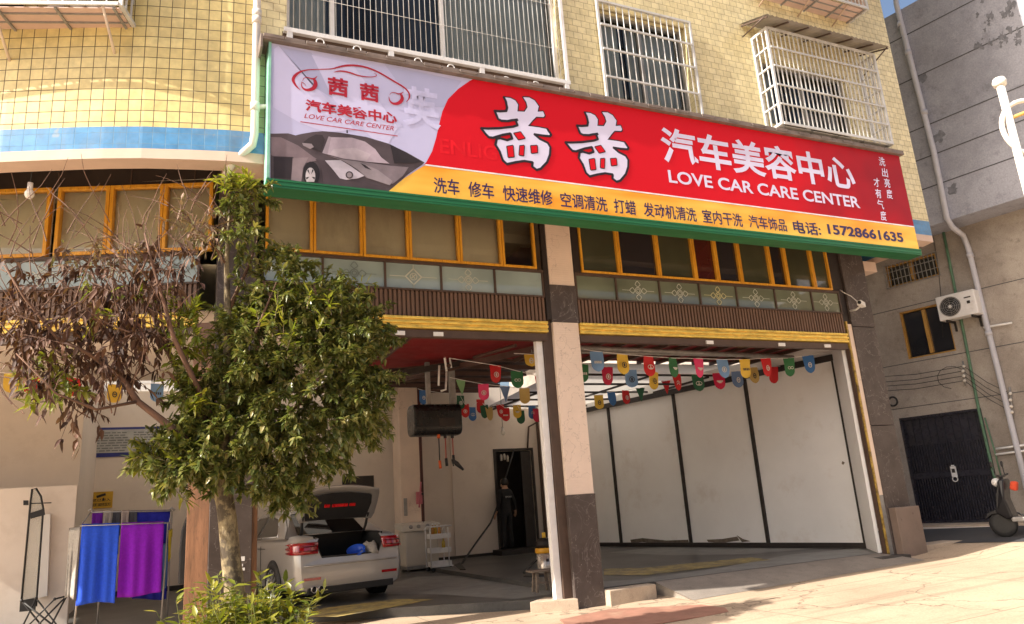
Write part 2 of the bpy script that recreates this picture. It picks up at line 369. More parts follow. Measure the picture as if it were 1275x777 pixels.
FL = Fr((.38, 9.62, 0), -20)           # left facade, turned away by 20 degrees (u negative to the left)
FS = Fr((0, 8.02, 0), 0)               # signboard face
GL = pZ(1143, 652, .3)
FG = Fr(GL, 283.5, 1)                  # neighbour's wall
_a = pZ(1080, 682, .08); _b = pZ(775, 680, .08); _ang = math.degrees(math.atan2(_b.y-_a.y, _b.x-_a.x))
FW = Fr(_a, _ang+180, 1)               # right wall of the wash bay
if FW.n.x > 0: FW.n = -FW.n
if FG.n.x > 0: FG.n = -FG.n

# ------------------------------------------------------------------ ground
def zg(x, y):
    pts = ((-1e9, -.13), (5.5, -.13), (11.5, .0), (13.2, .15), (14.6, .27), (1e9, .27))
    for (a, za), (b, zb) in zip(pts, pts[1:]):
        if a <= x <= b: return za+(zb-za)*(x-a)/(b-a)
mb = MB(); xs = [-1500, -60, -6, 5.5, 11.5, 13.2, 14.6, 60, 1500]; ys = [-1500, -60, -6, 0, 6, 12, 24, 60, 1500]
for i in range(len(xs)-1):
    for j in range(len(ys)-1):
        mb.face([(x, y, zg(x, y)) for x, y in ((xs[i], ys[j]), (xs[i+1], ys[j]), (xs[i+1], ys[j+1]), (xs[i], ys[j+1]))])
struct(mb.build('ground', GROUND, weld=True))
mb = MB()                                                              # asphalt lane beside the building
def drape(mb, poly, dz, seg=8):
    # quad strip given as two edges, draped over the sloping ground
    a0, a1, b0, b1 = [Vector(q) for q in poly]
    for i in range(seg):
        for j in range(seg):
            q = []
            for (s_, t_) in ((i, j), (i+1, j), (i+1, j+1), (i, j+1)):
                p = (a0.lerp(a1, s_/seg)).lerp(b0.lerp(b1, s_/seg), t_/seg); q.append((p.x, p.y, zg(p.x, p.y)+dz))
            mb.face(q)
r1 = pZ(1140, 697, .05); r2 = pZ(1290, 694, .05)
drape(mb, ((r1.x-.6, r1.y+.6, 0), (r2.x+.4, r2.y-1.1, 0), (11.2, 30, 0), (14.3, 30, 0)), .006, 1)
mb = MB()
e = FG.e
def lane(mb, o0, o1, dz, u0=-20, u1=9):
    n = 40
    for i in range(n):
        for j in range(10):
            q = []
            for (a, b) in ((i, j), (i+1, j), (i+1, j+1), (i, j+1)):
                p = FG.p(u0+(u1-u0)*a/n, 0, o0+(o1-o0)*b/10); q.append((p.x, p.y, zg(p.x, p.y)+dz))
            mb.face(q)
lane(mb, .75, 2.55, .008)
struct(mb.build('lane_road', ASPHALT, weld=True))
mb = MB()
FG.box(mb, -20, 9, -.2, .3, .002, .70); struct(mb.build('lane_kerb', KERB, bevel=.015))
mb = MB(); FG.box(mb, -20, 9, -.2, .268, .702, .75); struct(mb.build('lane_kerb_edge', WHITEW))

# shop floors
mb = MB(); mb.prism([(5.25, 9.62, -.3), (2.5, 11.2, -.3), (.7, 12.1, -.3), (-7, 14.2, -.3), (-7, 22, -.3), (5.25, 22, -.3)], (0, 0, .3)); struct(mb.build('shop_floor', FLOORC))
mb = MB(); mb.prism([(5.255, 9.62, -.3), (11.4, 9.62, -.3), (12.4, 10, -.3), (12.4, 22, -.3), (5.255, 22, -.3)], (0, 0, .375)); struct(mb.build('wash_bay_floor', FLOORC))
mb = MB(); k0 = .28
mb.prism([(5.5, 9.34, -.3), (6.30, 9.40, -.3), (6.30, 9.615, -.3), (5.5, 9.615, -.3)], (0, 0, k0+.09)); struct(mb.build('threshold_kerb', KERB, bevel=.012))
mb = MB(); mb.prism([(6.5, 9.2, -.3), (6.5, 9.615, -.3), (11.1, 9.615, -.3), (11.1, 9.2, -.3)], (0, 0, .02))
mb = MB()                                                              # concrete ramp up to the wash bay
for i in range(12):
    x0, x1 = 6.42+i*(11.0-6.42)/12, 6.42+(i+1)*(11.0-6.42)/12
    mb.face([(x0, 8.75, zg(x0, 9)+.004), (x1, 8.75, zg(x1, 9)+.004), (x1, 9.618, .076), (x0, 9.618, .076)])
mb.face([(6.45, 8.75, zg(6.45, 9)+.004), (6.45, 9.618, .076), (6.45, 9.618, -.2)])
struct(mb.build('entry_ramp', concretemat('ramp_concrete', (.30, .26, .22), (.15, .13, .115), False, .8, .7), weld=True))
mb = MB(); a = [pZ(650, 749, 0), pZ(704, 741, 0)]
mb.prism([(a[0].x, a[0].y-.25, -.3), (5.05, 9.42, -.3), (5.05, 9.62, -.3), (a[0].x+.4, a[0].y+.1, -.3)], (0, 0, .312)); struct(mb.build('left_threshold', KERB, bevel=.01))
# painted markings on the floors
mb = MB()
def fl(poly, z): return [tuple(pZ(x, y, z)) for x, y in poly]
for poly in (((752, 708), (800, 707), (935, 694), (960, 697), (806, 716), (752, 716)),):
    mb.face(fl(poly, .08)[::-1])
for poly in (((370, 768), (404, 757), (494, 746), (540, 746), (505, 753), (420, 768)),):
    mb.face(fl(poly, .006)[::-1])
[struct(o_) for o_ in mb.build_each('floor_marking', YPAINT)]
mb = MB()
mb.face([(5.6, 9.66, .079), (10.9, 9.66, .079), (11.6, 10.6, .079), (10.2, 10.9, .079), (8.2, 10.25, .079), (6.4, 10.1, .079), (5.6, 10.6, .079)])
mb.face([(10.0, 11.8, .079), (11.3, 11.4, .079), (10.6, 15.5, .079), (9.2, 15.5, .079), (9.3, 13.2, .079)])
for poly in (((520, 718), (600, 716), (700, 722), (700, 738), (640, 746), (540, 740), (430, 740)),):
    mb.face(fl(poly, .004)[::-1])
[struct(o_) for o_ in mb.build_each('grey_floor_area', GPAINT)]

# ------------------------------------------------------------------ the shop building
BLD = thing('shop_building', 'yellow tiled corner building with golden window frames and two open wash bays', 'building', (5.3, YF, 0))
HT = 17.0
W1 = (1.06, 4.93, 7.1, 9.3); W2 = (5.67, 7.28, 6.96, 8.57); W3 = (8.8, 10.8, 7.1, 8.33)
mb = MB(); FU.grid(mb, .72, 12.2, 5.69, HT, [W1, W2, W3], .22)
BLD_wall = mb.build('upper_wall', TILE_M, BLD)
mb = MB(); FU.quad(mb, .72, 12.2, 5.42, 5.69)
q = [(12.2, YW, 5.42), (12.2, 13.6, 5.42), (12.2, 13.6, 5.69), (12.2, YW, 5.69)]; mb.face(q, [(a[1], a[2]) for a in q])
CURVE = [(.72, 8.3), (.40, 8.335), (.05, 8.40), (-.46, 8.51), (-.85, 8.63), (-1.16, 8.74), (-1.86, 9.01), (-2.6, 9.33), (-3.4, 9.74), (-4.2, 10.3)]
def curve_wall(mb, z0, z1, push=0.0):
    L = 0
    for (a, b) in zip(CURVE, CURVE[1:]):
        l = math.dist(a, b); dx, dy = (b[0]-a[0])/l, (b[1]-a[1])/l; n = (dy*0, 0)
        mb.face([(b[0], b[1]-push, z0), (a[0], a[1]-push, z0), (a[0], a[1]-push, z1), (b[0], b[1]-push, z1)], [(-L-l, z0), (-L, z0), (-L, z1), (-L-l, z1)], True); L += l
curve_wall(mb, 5.42, 5.69)
mb.build('blue_tile_band', TILE_B, BLD)
mb = MB(); curve_wall(mb, 5.69, HT)
mb.build('curved_wall', TILE_L, BLD)
mb = MB(); q = [(12.2, YW, 5.69), (12.2, 13.6, 5.69), (12.2, 13.6, HT), (12.2, YW, HT)]; mb.face(q, [(a[1], a[2]) for a in q]); mb.build('side_wall', TILE_L, BLD)
mb = MB()                                                               # roof, back walls: a closed block
mb.face([(.72, YW, HT), (12.2, YW, HT), (12.2, 13.6, HT), (-4.2, 13.6, HT)]+[(x, y, HT) for x, y in CURVE[::-1][:-1]])
mb.face([(-4.2, 13.6, 4.45), (-4.2, 13.6, HT), (12.2, 13.6, HT), (12.2, 13.6, 4.45)]); mb.face([(-4.2, 10.3, 4.45), (-4.2, 13.6, 4.45), (-4.2, 13.6, HT), (-4.2, 10.3, HT)])
mb.build('roof', GREYC, BLD)
mb = MB()                                                               # pink concrete edge beam and soffit
for (a, b) in zip([(12.2, YW)]+CURVE, CURVE):
    mb.face([(b[0], b[1], 5.30), (a[0], a[1], 5.30), (a[0], a[1], 5.42), (b[0], b[1], 5.42)])
    mb.face([(a[0], a[1], 5.30), (b[0], b[1], 5.30), (b[0]+.05, b[1]+.26, 5.30), (a[0]+.05, a[1]+.26, 5.30)])
    mb.face([(a[0]+.05, a[1]+.26, 5.30), (b[0]+.05, b[1]+.26, 5.30), (b[0]+.05, b[1]+.26, 6.0), (a[0]+.05, a[1]+.26, 6.0)])
mb.face([(12.2, YW, 5.30), (12.2, YW, 5.42), (12.2, 13.6, 5.42), (12.2, 13.6, 5.30)])
mb.face([(12.25, YW+.26, 6.0), (.77, YW+.26, 6.0), (-4.1, 10.6, 6.0), (-4.2, 13.55, 6.0), (12.2, 13.55, 6.0)])
mb.build('edge_beam', PINK, BLD)
# corner soffit block seen at the sign's left end
mb = MB(); mb.box(.42, 1.0, 8.56, 9.45, 5.62, 5.995); mb.build('soffit_block', PINK, BLD)
mb = MB(); mb.box(11.77, 12.1, 9.46, 9.8, 5.1, 5.295); mb.build('soffit_block', PINK, BLD)

# pillars of the ground floor
def pillar(x0, x1, y0, y1, segs, name='pillar', bottom=-.3):
    r = None
    for i, (z0, z1, m) in enumerate(segs):
        mb = MB(); d = .012 if m is MARBLE else 0.0
        mb.box(x0-d, x1+d, y0-d, y1+d, z0, z1); o = mb.build(name if i == 0 else 'cladding', m, BLD if i == 0 else r, bevel=.006)
        if i == 0: r = o
    return r
zc = lambda py, px=730: pY(px, py, YF)[2]
zA, zB, zC = zc(614, 745), zc(402, 720), zc(356, 712)
pillar(5.05, 5.48, YF, 9.93, [(zA, zB, PILLAR), (-.3, zA, MARBLE), (zB, zC, MARBLE), (zC, 5.9, PILLAR)])
pillar(.42, .86, YF, 9.95, [(-.3, 5.9, MARBLE)])
mb = MB(); mb.obox((.17, 9.60, -.3), (.24, -.09, 0), (.12, .30, 0), (0, 0, 4.0)); mb.build('wood_cladding', WOODP, BLD, bevel=.008)
mb = MB(); mb.box(.865, .935, YF+.01, 9.9, -.3, 4.0); mb.build('wood_cladding', WOODP, BLD, bevel=.008)
pillar(11.2, 11.76, YF, 9.66, [(-.1, 2.2, MARBLE), (2.21, 4.0, MARBLE), (4.01, 5.95, MARBLE)])
mb = MB(); mb.box(10.55, 11.21, 9.18, 9.46, -.08, .05); struct(mb.build('dark_step', mat('dark_step_stone', (.05, .045, .042), .6), bevel=.01))
x0, z0 = FM.px(1113, 645); x1, _ = FM.px(1139, 640); mb = MB(); mb.box(11.22, 11.80, YF-.16, YF-.013, -.1, .80); mb.build('pillar_base', mat('base_stone', (.19, .14, .115), .35, var=.15, scale=3), BLD, bevel=.01)
mb = MB(); mb.box(11.80, 12.9, YF-.05, YF+.35, -.1, .13); struct(mb.build('kerb_block', KERB, bevel=.01))
mb = MB(); mb.box(11.085, 11.198, YF+.01, 9.62, 1.02, 4.05); mb.build('jamb_tile_strip', PILLAR, BLD)
mb = MB(); mb.box(11.085, 11.198, YF+.01, 9.62, -.1, 1.018); mb.build('jamb_stone', GREYM, BLD)
mb = MB(); mb.box(11.045, 11.083, YF, 9.56, -.0, 4.1); mb.build('gold_jamb', mat('worn_gold', (.5, .33, .07), .45, metal=.2, var=.3, scale=12, stain=(.05, .03, .015), sscale=5, samt=.95, sthr=.45), BLD)
mb = MB(); mb.box(11.018, 11.043, YF+.02, 9.57, -.0, 3.6); mb.build('shutter_guide', BROWNM, BLD)
mb = MB(); mb.box(11.03, 11.195, YF+.03, 9.7, 4.06, 5.95); mb.build('dark_jamb', BLACKP, BLD)
# guides on the central pillar's left side
xa = FM.px(680, 425)[0]
mb = MB(); mb.box(4.80, 4.90, YF+.10, YF+.2, .012, 3.6); mb.build('white_rail', WHITEM, BLD, bevel=.004)
mb = MB(); mb.box(4.905, 5.048, YF+.06, YF+.2, .012, 4.25); mb.build('shutter_guide', BROWNM, BLD, bevel=.004)
mb = MB(); mb.box(4.96, 5.036, YF-.008, YF+.058, 3.9, 5.9); mb.build('dark_jamb', BLACKP, BLD)

# bands between the pillars
def bands(F, u0, u1, tag_):
    mb = MB(); F.box(mb, u0, u1, 3.585, 3.69, -.12, -.02); mb.build('bottom_bar', BROWNM, BLD)
    mb = MB()
    for k, (a, b, o) in enumerate(((3.70, 3.735, .03), (3.735, 3.765, .01), (3.765, 3.80, .035), (3.80, 3.825, .008), (3.825, 3.865, .03))):
        F.box(mb, u0, u1, a, b, -.1, o)
    mb.build('gold_rail', GOLDR, BLD, bevel=.006)
    mb = MB(); n = int((u1-u0)/.062)
    F.quad(mb, u0, u1, 3.866, 4.235, -.045)
    for i in range(n):
        a = u0+(u1-u0)*i/n; F.box(mb, a+.012, a+.048, 3.87, 4.235, -.044, -.008)
    mb.build('corrugated_panel', CORR, BLD)
    mb = MB(); F.box(mb, u0, u1, 4.236, 4.262, -.06, .01); F.box(mb, u0, u1, 4.625, 4.668, -.06, .0); mb.build_each('transom_rail', BROWNM, BLD)
bands(FM, .94, 4.955, 'l'); bands(FM, 5.50, 11.018, 'r'); bands(FL, -6.0, -.2, 'c')

ORN = mat('etched_white', (.55, .57, .50), .6, var=.1)
ORNG = mat('etched_grey', (.16, .2, .2), .6, var=.1)
ORNY = mat('etched_yellow', (.60, .56, .30), .6, var=.1)
def ornament(F, u, z, kind, par, o=-.021):
    mb = MB(); r = .115
    c = F.p(u, z, o)
    def seg(a, b, w):
        a = Vector((a[0], a[1])); b = Vector((b[0], b[1])); d = (b-a).normalized(); nrm = Vector((-d.y, d.x))*w/2
        mb.face([F.p(u+q.x, z+q.y, o) for q in (a-nrm, b-nrm, b+nrm, a+nrm)])
    if kind == 'diamond':
        for a, b in (((-r, 0), (0, r)), ((0, r), (r, 0)), ((r, 0), (0, -r)), ((0, -r), (-r, 0))): seg(a, b, .018)
        for k in range(10):
            t = 2*math.pi*k/10; seg((.05*math.cos(t), .05*math.sin(t)), (.05*math.cos(t+.63), .05*math.sin(t+.63)), .012)
        seg((-.03, -.02), (.03, .03), .014); seg((.02, -.03), (-.02, .03), .012)
        for a, b in (((-r, 0), (-.34, 0)), ((r, 0), (.34, 0)), ((0, r), (0, .175)), ((0, -r), (0, -.165))): seg(a, b, .009)
    else:
        for rr in (.03, .055):
            for k in range(12):
                t = 2*math.pi*k/12; t2 = t+.53; seg((rr*math.cos(t), rr*math.sin(t)), (rr*math.cos(t2), rr*math.sin(t2)), .012)
        for k in range(4):
            t = k*math.pi/2
            for sgn in (-1, 1):
                pts = [(.06, 0), (.10, .05*sgn), (.14, .025*sgn), (.16, 0)]
                pts = [(p[0]*math.cos(t)-p[1]*math.sin(t), p[0]*math.sin(t)+p[1]*math.cos(t)) for p in pts]
                for a, b in zip(pts, pts[1:]): seg(a, b, .011)
        for a, b in (((-.16, 0), (-.3, 0)), ((.16, 0), (.3, 0))): seg(a, b, .007)
    mb.build('etched_ornament', {'diamond': ORN, 'rose': ORN, 'dark': ORNG, 'yellow': ORNY}.get(kind, ORN), par)
G_TL = glassmat('pale_blue_glass', (.30, .37, .36), .05); G_TR = glassmat('olive_transom_glass', (.16, .18, .13), .04)
def transom(F, us, m, kinds):
    for (a, b), k in zip(zip(us, us[1:]), kinds):
        mb = MB(); F.quad(mb, a+.012, b-.012, 4.263, 4.624, -.03); o = mb.build('transom_pane', m, BLD)
        if k: ornament(F, (a+b)/2, 4.44, k, o)
    mb = MB()
    for a in us: F.box(mb, a-.014, a+.014, 4.263, 4.624, -.05, -.005)
    mb.build_each('transom_bar', BROWNM, BLD)
ux = lambda F, *pts: [F.px(x, y)[0] for x, y in pts]
transom(FM, [.95, *ux(FM, (402, 338), (480, 344), (550, 349), (617, 354)), 4.945], G_TL, [None, 'dark', 'diamond', 'rose', None])
transom(FM, [5.51, *ux(FM, (768, 358), (822, 361), (872, 364), (918, 367), (966, 370), (1012, 374)), 11.01], G_TR, [None, 'rose', 'rose', 'yellow', 'rose', 'rose', 'rose'])
transom(FL, [-6, -4.6, -3.6, *ux(FL, (20, 345), (80, 342), (190, 340)), -.2], G_TL, [None, None, None, 'rose', 'rose', 'dark'])

# mezzanine windows with golden frames
BLIND = mat('beige_blind', (.88, .85, .72), .8, var=.16, scale=.9, stain=(.42, .36, .26), sscale=1.1, samt=.5, sthr=.5, stretch=(1, 1, .5), spec=.2)
def mez(F, u0, u1, m, w=.05, zt=5.60, tint=True):
    mb = MB(); F.frame(mb, u0, u1, 4.675, zt, w, -.07, .015); f = mb.build('window', GOLDW, BLD, bevel=.004)
    mb = MB(); F.quad(mb, u0+w, u1-w, 4.675+w, zt-w, -.035); mb.build('pane', m, f)
    if m is G_WARM and tint:
        mb = MB(); F.box(mb, u0+w*.4, u1-w*.4, 4.675+w*.5, zt-w*.4, -.13, -.115); mb.build('blind', BLIND, f)
    return f
e_ = ux(FM, (390, 300), (452, 305), (510, 315), (573, 318), (626, 324), (668, 328))
for k_, (a, b) in enumerate(zip([.97]+e_, e_)): mez(FM, a+.003, b-.003, G_WARM, .036, tint=k_ != 5)
er = ux(FM, (722, 315), (770, 318), (819, 321), (864, 325), (892, 328), (921, 330), (959, 333), (979, 335), (1012, 338), (1033, 340))
G_RED = glassmat('red_tinted_glass', (.07, .012, .01))
for i, (a, b) in enumerate(zip(er, er[1:])):
    mez(FM, a+.003, b-.003, [G_OLIVE, G_DARK, G_OLIVE, G_RED, G_DARK, G_OLIVE, G_DARK, G_OLIVE, G_OLIVE][i], .034)
mb = MB(); FM.box(mb, er[-1]+.01, 11.02, 4.675, 5.9, -.06, -.01); FM.box(mb, 5.5, er[0]-.005, 4.675, 5.9, -.06, -.01); mb.build_each('dark_infill', BLACKP, BLD)
el = ux(FL, (66, 280), (135, 275), (203, 270), (265, 268))
for a, b in zip([-5.2, -3.4, el[0]-.0]+el[1:], [-3.4, el[0]-.06]+el[1:]): pass
for a, b in ((-5.4, -3.5), (-3.5, el[0]-.05), (el[0]+.03, el[1]), (el[1], el[2]), (el[2], el[3])): mez(FL, a+.003, b-.003, G_WARM, .045)
mb = MB(); FL.quad(mb, -6, .3, 5.60, 6.0, -.03); mb.build('black_fascia', BLACKP, BLD)
mb = MB()
for a in (-4.2, -2.9, -2.0, -1.1, -.3): FL.box(mb, a, a+.012, 5.61, 5.99, -.03, -.02)
mb.build_each('fascia_seam', BROWNM, BLD)
mb = MB(); FM.quad(mb, .9, 11.2, 5.60, 6.0, -.03); mb.build('black_fascia', BLACKP, BLD)
# small white brackets on the front of the bottom bar
mb = MB()
for (x, y) in ((498, 414), (546, 416), (884, 426), (974, 430), (1031, 432)):
    u, z = FM.px(x, y, .0); mb.box(u-.07, u+.07, YF-.005, YF+.0185, 3.60, 3.655)
mb.build_each('white_bracket', WHITEM, BLD)

# ------------------------------------------------------------------ rooms behind the openings
mb = MB(); mb.face([(3.2, 9.68, 3.95), (11.6, 9.67, 3.95), (11.8, 12.6, 3.95), (5.3, 12.6, 3.95), (3.2, 14.0, 3.95)]); mb.build('front_ceiling', REDC, BLD)
mb = MB(); mb.face([(-6.5, 12.4, 3.95), (.9, 9.7, 3.95), (3.2, 9.68, 3.95), (3.2, 14.0, 3.95), (2.6, 14.6, 3.95), (-6.5, 16, 3.95)]); mb.build('left_ceiling', WHITEW, BLD)
mb = MB(); mb.box(.9, 11.6, 9.62, 9.66, 3.70, 4.66); mb.box(5.5, 11.6, 9.62, 9.66, 4.661, 5.9); FL.box(mb, -6, -.3, 3.70, 4.66, -.25, -.2); mb.build_each('mezzanine_wall', BLACKP, BLD)
MEZ = mat('mezzanine_plaster', (.84, .80, .66), .8, var=.05)
mb = MB()
mb.face([(-7, 12.5, 5.66), (.3, 9.66, 5.66), (5.45, 9.56, 5.66), (5.45, 13.5, 5.66), (-7, 15.5, 5.66)])
mb.face([(-7, 12.5, 4.5), (.3, 9.7, 4.5), (5.45, 9.67, 4.5), (5.45, 13.5, 4.5), (-7, 15.5, 4.5)])
mb.build_each('mezzanine_ceiling', MEZ, BLD)
mb = MB(); mb.face([(-7, 15.5, 4.5), (5.45, 13.5, 4.5), (5.45, 13.5, 5.66), (-7, 15.5, 5.66)]); mb.face([(-7, 12.5, 4.5), (-7, 15.5, 4.5), (-7, 15.5, 5.66), (-7, 12.5, 5.66)]); mb.build_each('mezzanine_back_wall', MEZ, BLD)
mb = MB(); mb.face([(5.44, 9.67, 4.5), (5.44, 13.5, 4.5), (5.44, 13.5, 5.66), (5.44, 9.67, 5.66)]); mb.build('mezzanine_partition', mat('mezzanine_brown', (.22, .07, .04), .6, var=.15), BLD)
mb = MB()
for y in (10.6, 11.8): mb.box(-5, 5.4, y+.9 if False else y, y+.16, 5.50, 5.655)
mb.build_each('mezzanine_beam', MEZ, BLD)
mb = MB(); mb.face([(5.3, 12.6, 3.95), (11.6, 12.6, 3.95), (11.6, 12.6, 4.4), (5.3, 12.6, 4.4)]); mb.build('ceiling_step', DARKM, BLD)
mb = MB()
for k in range(13):
    x = 5.8+k*.46; mb.box(x, x+.05, 9.67, 12.6, 3.88, 3.945)
for k in range(1):
    x = 3.25+k*.5; mb.box(x, x+.05, 9.67, 12.6, 3.88, 3.945)
mb.build_each('ceiling_joist', BROWNM, BLD)
mb = MB(); mb.tube([pZ(722, 433, 3.72), pZ(968, 444, 3.72)], .045); mb.tube([(5.5, 11.2, 3.8), (11.4, 11.2, 3.8)], .03); mb.build_each('ceiling_pipe', GREYM, BLD)
# rear roof: translucent sheets with dark purlins
TR_, nt_, p_ = newmat('translucent_sheet'); p_.inputs['Base Color'].default_value = (.85, .82, .76, 1); p_.inputs['Roughness'].default_value = .6
t_ = N(nt_, 'ShaderNodeBsdfTranslucent'); t_.inputs[0].default_value = (.80, .76, .70, 1); mx_ = N(nt_, 'ShaderNodeMixShader'); mx_.inputs[0].default_value = .3
nt_.links.new(p_.outputs[0], mx_.inputs[1]); nt_.links.new(t_.outputs[0], mx_.inputs[2]); nt_.links.new(mx_.outputs[0], [n for n in nt_.nodes if n.type == 'OUTPUT_MATERIAL'][0].inputs[0])
mb = MB(); mb.face([(7.5, 13.2, 4.02), (11.9, 13.2, 4.02), (11.5, 18.6, 3.80), (7.5, 18.6, 3.80)]); mb.build('rear_roof_sheet', TR_, BLD)
mb = MB()
for k in range(6): y = 13.2+k*1.15; mb.box(7.45, 11.6, y, y+.05, 3.76, 3.80)
for k in range(3): x = 7.6+k*1.6; mb.box(x, x+.05, 13.2, 18.4, 3.72, 3.758)
mb.build_each('purlin', DARKM, BLD)
mb = MB(); mb.face([(-6.5, 14.0, 4.31), (3.6, 14.0, 4.31), (3.6, 18.6, 4.31), (-6.5, 18.6, 4.31)]); mb.build('rear_roof_sheet', TR_, BLD)  # unseen sheet over the left bay, added to let daylight in
mb = MB(); mb.face([(-6.5, 12, 4.3), (7.5, 12, 4.3), (7.5, 14.0, 4.3), (-6.5, 14.0, 4.3)]); mb.face([(3.6, 14.0, 4.3), (7.5, 14.0, 4.3), (7.5, 20, 4.3), (3.6, 20, 4.3)]); mb.face([(7.5, 12.6, 4.31), (12, 12.6, 4.31), (12, 13.3, 4.31), (7.5, 13.3, 4.31)]); mb.build('rear_ceiling', mat('dark_red_ceiling', (.045, .014, .012), .7), BLD)
mb = MB()
for k in range(7): y = 13.0+k*.8; mb.box(1.0, 7.4, y, y+.06, 4.15, 4.24)
mb.tube([pZ(508, 470, 3.8), pZ(560, 455, 3.8)], .03); mb.tube([pZ(590, 445, 3.8), pZ(642, 430, 3.8)], .03)
mb.obox(pZ(505, 474, 3.78), pZ(690, 432, 3.78)-pZ(505, 474, 3.78), (.0, .14, 0), (0, 0, .1))
mb.build_each('ceiling_beam', mat('beam_paint', (.09, .045, .035), .6), BLD)
# walls
YB = 18.5
mb = MB(); uA = FW.px(775, 680)[0]
FW.box(mb, -7.6, 0.02, .0, 3.95, -.1, 0); BW = mb.build('bay_side_wall', PANELW, BLD)
mb = MB(); us_ = [FW.px(*q)[0] for q in ((1080, 682), (958.6, 682), (862, 681), (775, 680))]
for u in us_: FW.box(mb, u-.035, u+.035, .08, 3.62, .002, .05)
mb.build_each('panel_post', DARKM, BW)
mb = MB(); FW.box(mb, -7.6, .02, .08, .17, .002, .06); mb.build('skirting', DARKM, BW)
mb = MB(); FW.box(mb, -7.6, .04, 3.58, 3.70, .051, .11); mb.build('panel_head_rail', DARKM, BW)
j0 = FW.p(.03, .08, 0); j1 = Vector((11.06, 9.62, .08))
mb = MB(); dv = Vector((j1.x-j0.x, j1.y-j0.y, 0)); nn = Vector((dv.y, -dv.x, 0)).normalized()
mb.obox((j0.x, j0.y, .0), dv*.45, nn*.05, (0, 0, 3.9)); mb.obox((j0.x, j0.y, .0)+dv*.455 if False else Vector((j0.x, j0.y, 0))+dv*.455, dv*.545, nn*.058, (0, 0, 3.9)); mb.build_each('bay_return_wall', PANELW, BLD)
mb = MB(); w_ = dv*.45; mb.obox((j0.x, j0.y, .082), dv*.96, nn*.05-nn*.055, (0, 0, .09)); mb.build('skirting', DARKM, BLD)
for mm in (): pass
DIRT = mat('scuff', (.16, .13, .10), .9, var=.4, scale=9)
mb = MB()
def scuff(poly):
    mb.face([FW.p(*FW.px(x, y), .004) for x, y in poly])
scuff(((785, 672), (800, 670), (830, 673), (857, 672), (858, 676), (830, 677), (800, 675), (786, 676)))
scuff(((880, 672), (900, 671), (918, 668), (921, 673), (900, 676), (882, 675)))
scuff(((917, 666), (925, 671), (935, 674), (924, 675)))
scuff(((1049, 574), (1052, 576), (1050, 579), (1048, 577)))
mb.build_each('wall_scuff', DIRT, BW)
# back wall with the dark doorway
dx0, dx1, dz1 = 7.80, 8.84, 2.68
mb = MB()
FBk = Fr((0, YB, 0), 0)
FBk.grid(mb, 4.4, 12.0, 0, 4.4, [(dx0, dx1, .0, dz1)], .15); FBk.grid(mb, -6.5, 4.4, 0, 4.4, [], .1)
mb.build('back_wall', WHITEW, BLD)
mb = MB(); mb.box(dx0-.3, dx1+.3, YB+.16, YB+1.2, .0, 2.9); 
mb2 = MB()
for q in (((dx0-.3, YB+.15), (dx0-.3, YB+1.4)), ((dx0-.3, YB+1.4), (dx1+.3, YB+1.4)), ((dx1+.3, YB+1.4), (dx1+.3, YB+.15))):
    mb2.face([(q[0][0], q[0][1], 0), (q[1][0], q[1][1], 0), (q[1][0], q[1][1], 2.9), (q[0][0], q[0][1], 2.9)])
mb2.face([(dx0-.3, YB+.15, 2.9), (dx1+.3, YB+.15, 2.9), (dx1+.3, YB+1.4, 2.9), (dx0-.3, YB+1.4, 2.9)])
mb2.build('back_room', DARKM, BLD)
mb = MB(); FBk.frame(mb, dx0-.06, dx1+.06, -.06, dz1+.06, .06, .0, .04); FBk.box(mb, dx1-.30, dx1-.02, .02, dz1-.02, -.06, -.01); mb.build('door', DARKM, BLD)
mb = MB(); FBk.box(mb, 4.4, dx0-.07, .002, .14, .002, .03); FBk.box(mb, dx1+.07, 9.7, .002, .14, .002, .03); FBk.box(mb, -1, 4.4, .002, .1, .002, .03); mb.build('skirting', DARKM, BLD)
mb = MB(); mb.box(9.1, 9.35, 17.9, YB, 0, 4.0); mb.box(6.55, 6.62, YB-.04, YB-.001, .14, 4.0); mb.build_each('wall_pier', WHITEW, BLD)
mb = MB(); mb.box(8.99, 9.05, 18.3, 18.36, 0, 3.9); mb.tube([(8.72, 18.42, 2.72), (8.8, 18.42, 3.3), (9.1, 18.3, 3.45), (9.7, 18.2, 3.45)], .025); mb.build_each('wall_pipe', BROWNM, BLD)
# inner column of the left bay
cxa, cxb = pY(498, 560, 17.45).x-.25, pY(522, 560, 17.45).x
mb = MB(); mb.box(cxa+.25, cxb, 17.45, 18.1, 0, 4.4); IC = mb.build('inner_column', PILLAR, BLD, bevel=.01)
mb = MB(); mb.box(cxb+.005, cxb+.09, 17.5, 17.65, 0, 4.4); mb.build('column_pipe', mat('dark_red_paint', (.12, .02, .018), .5), IC)
mb = MB(); mb.box(cxa+.3, cxa+.38, 17.43, 17.449, 1.2, 1.6); mb.build('column_socket', GREYM, IC)
# left part: side wall, partition
mb = MB(); mb.face([(-6.5, 14.2, 0), (-6.5, YB, 0), (-6.5, YB, 4.4), (-6.5, 14.2, 4.4)]); mb.build('left_wall', WHITEW, BLD)
mb = MB(); a = FBk.px(100, 600)[0]; mb.box(-6.5, pY(98, 600, 15.5).x, 15.5, YB, 0, 4.4); mb.build('inner_pier', WHITEW, BLD)
z_ = pY(50, 606, 13.6).z
mb = MB(); mb.box(-6.5, pY(94, 640, 13.6).x, 13.6, 13.75, 0, z_); mb.build('low_partition', WHITEW, BLD, bevel=.01)
# shelf niche behind the car
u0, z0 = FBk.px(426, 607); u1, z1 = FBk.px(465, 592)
mb = MB(); FBk.box(mb, u0, u1, z0-.25, z1, .002, .03); mb.build('wall_opening', DARKM, BLD)
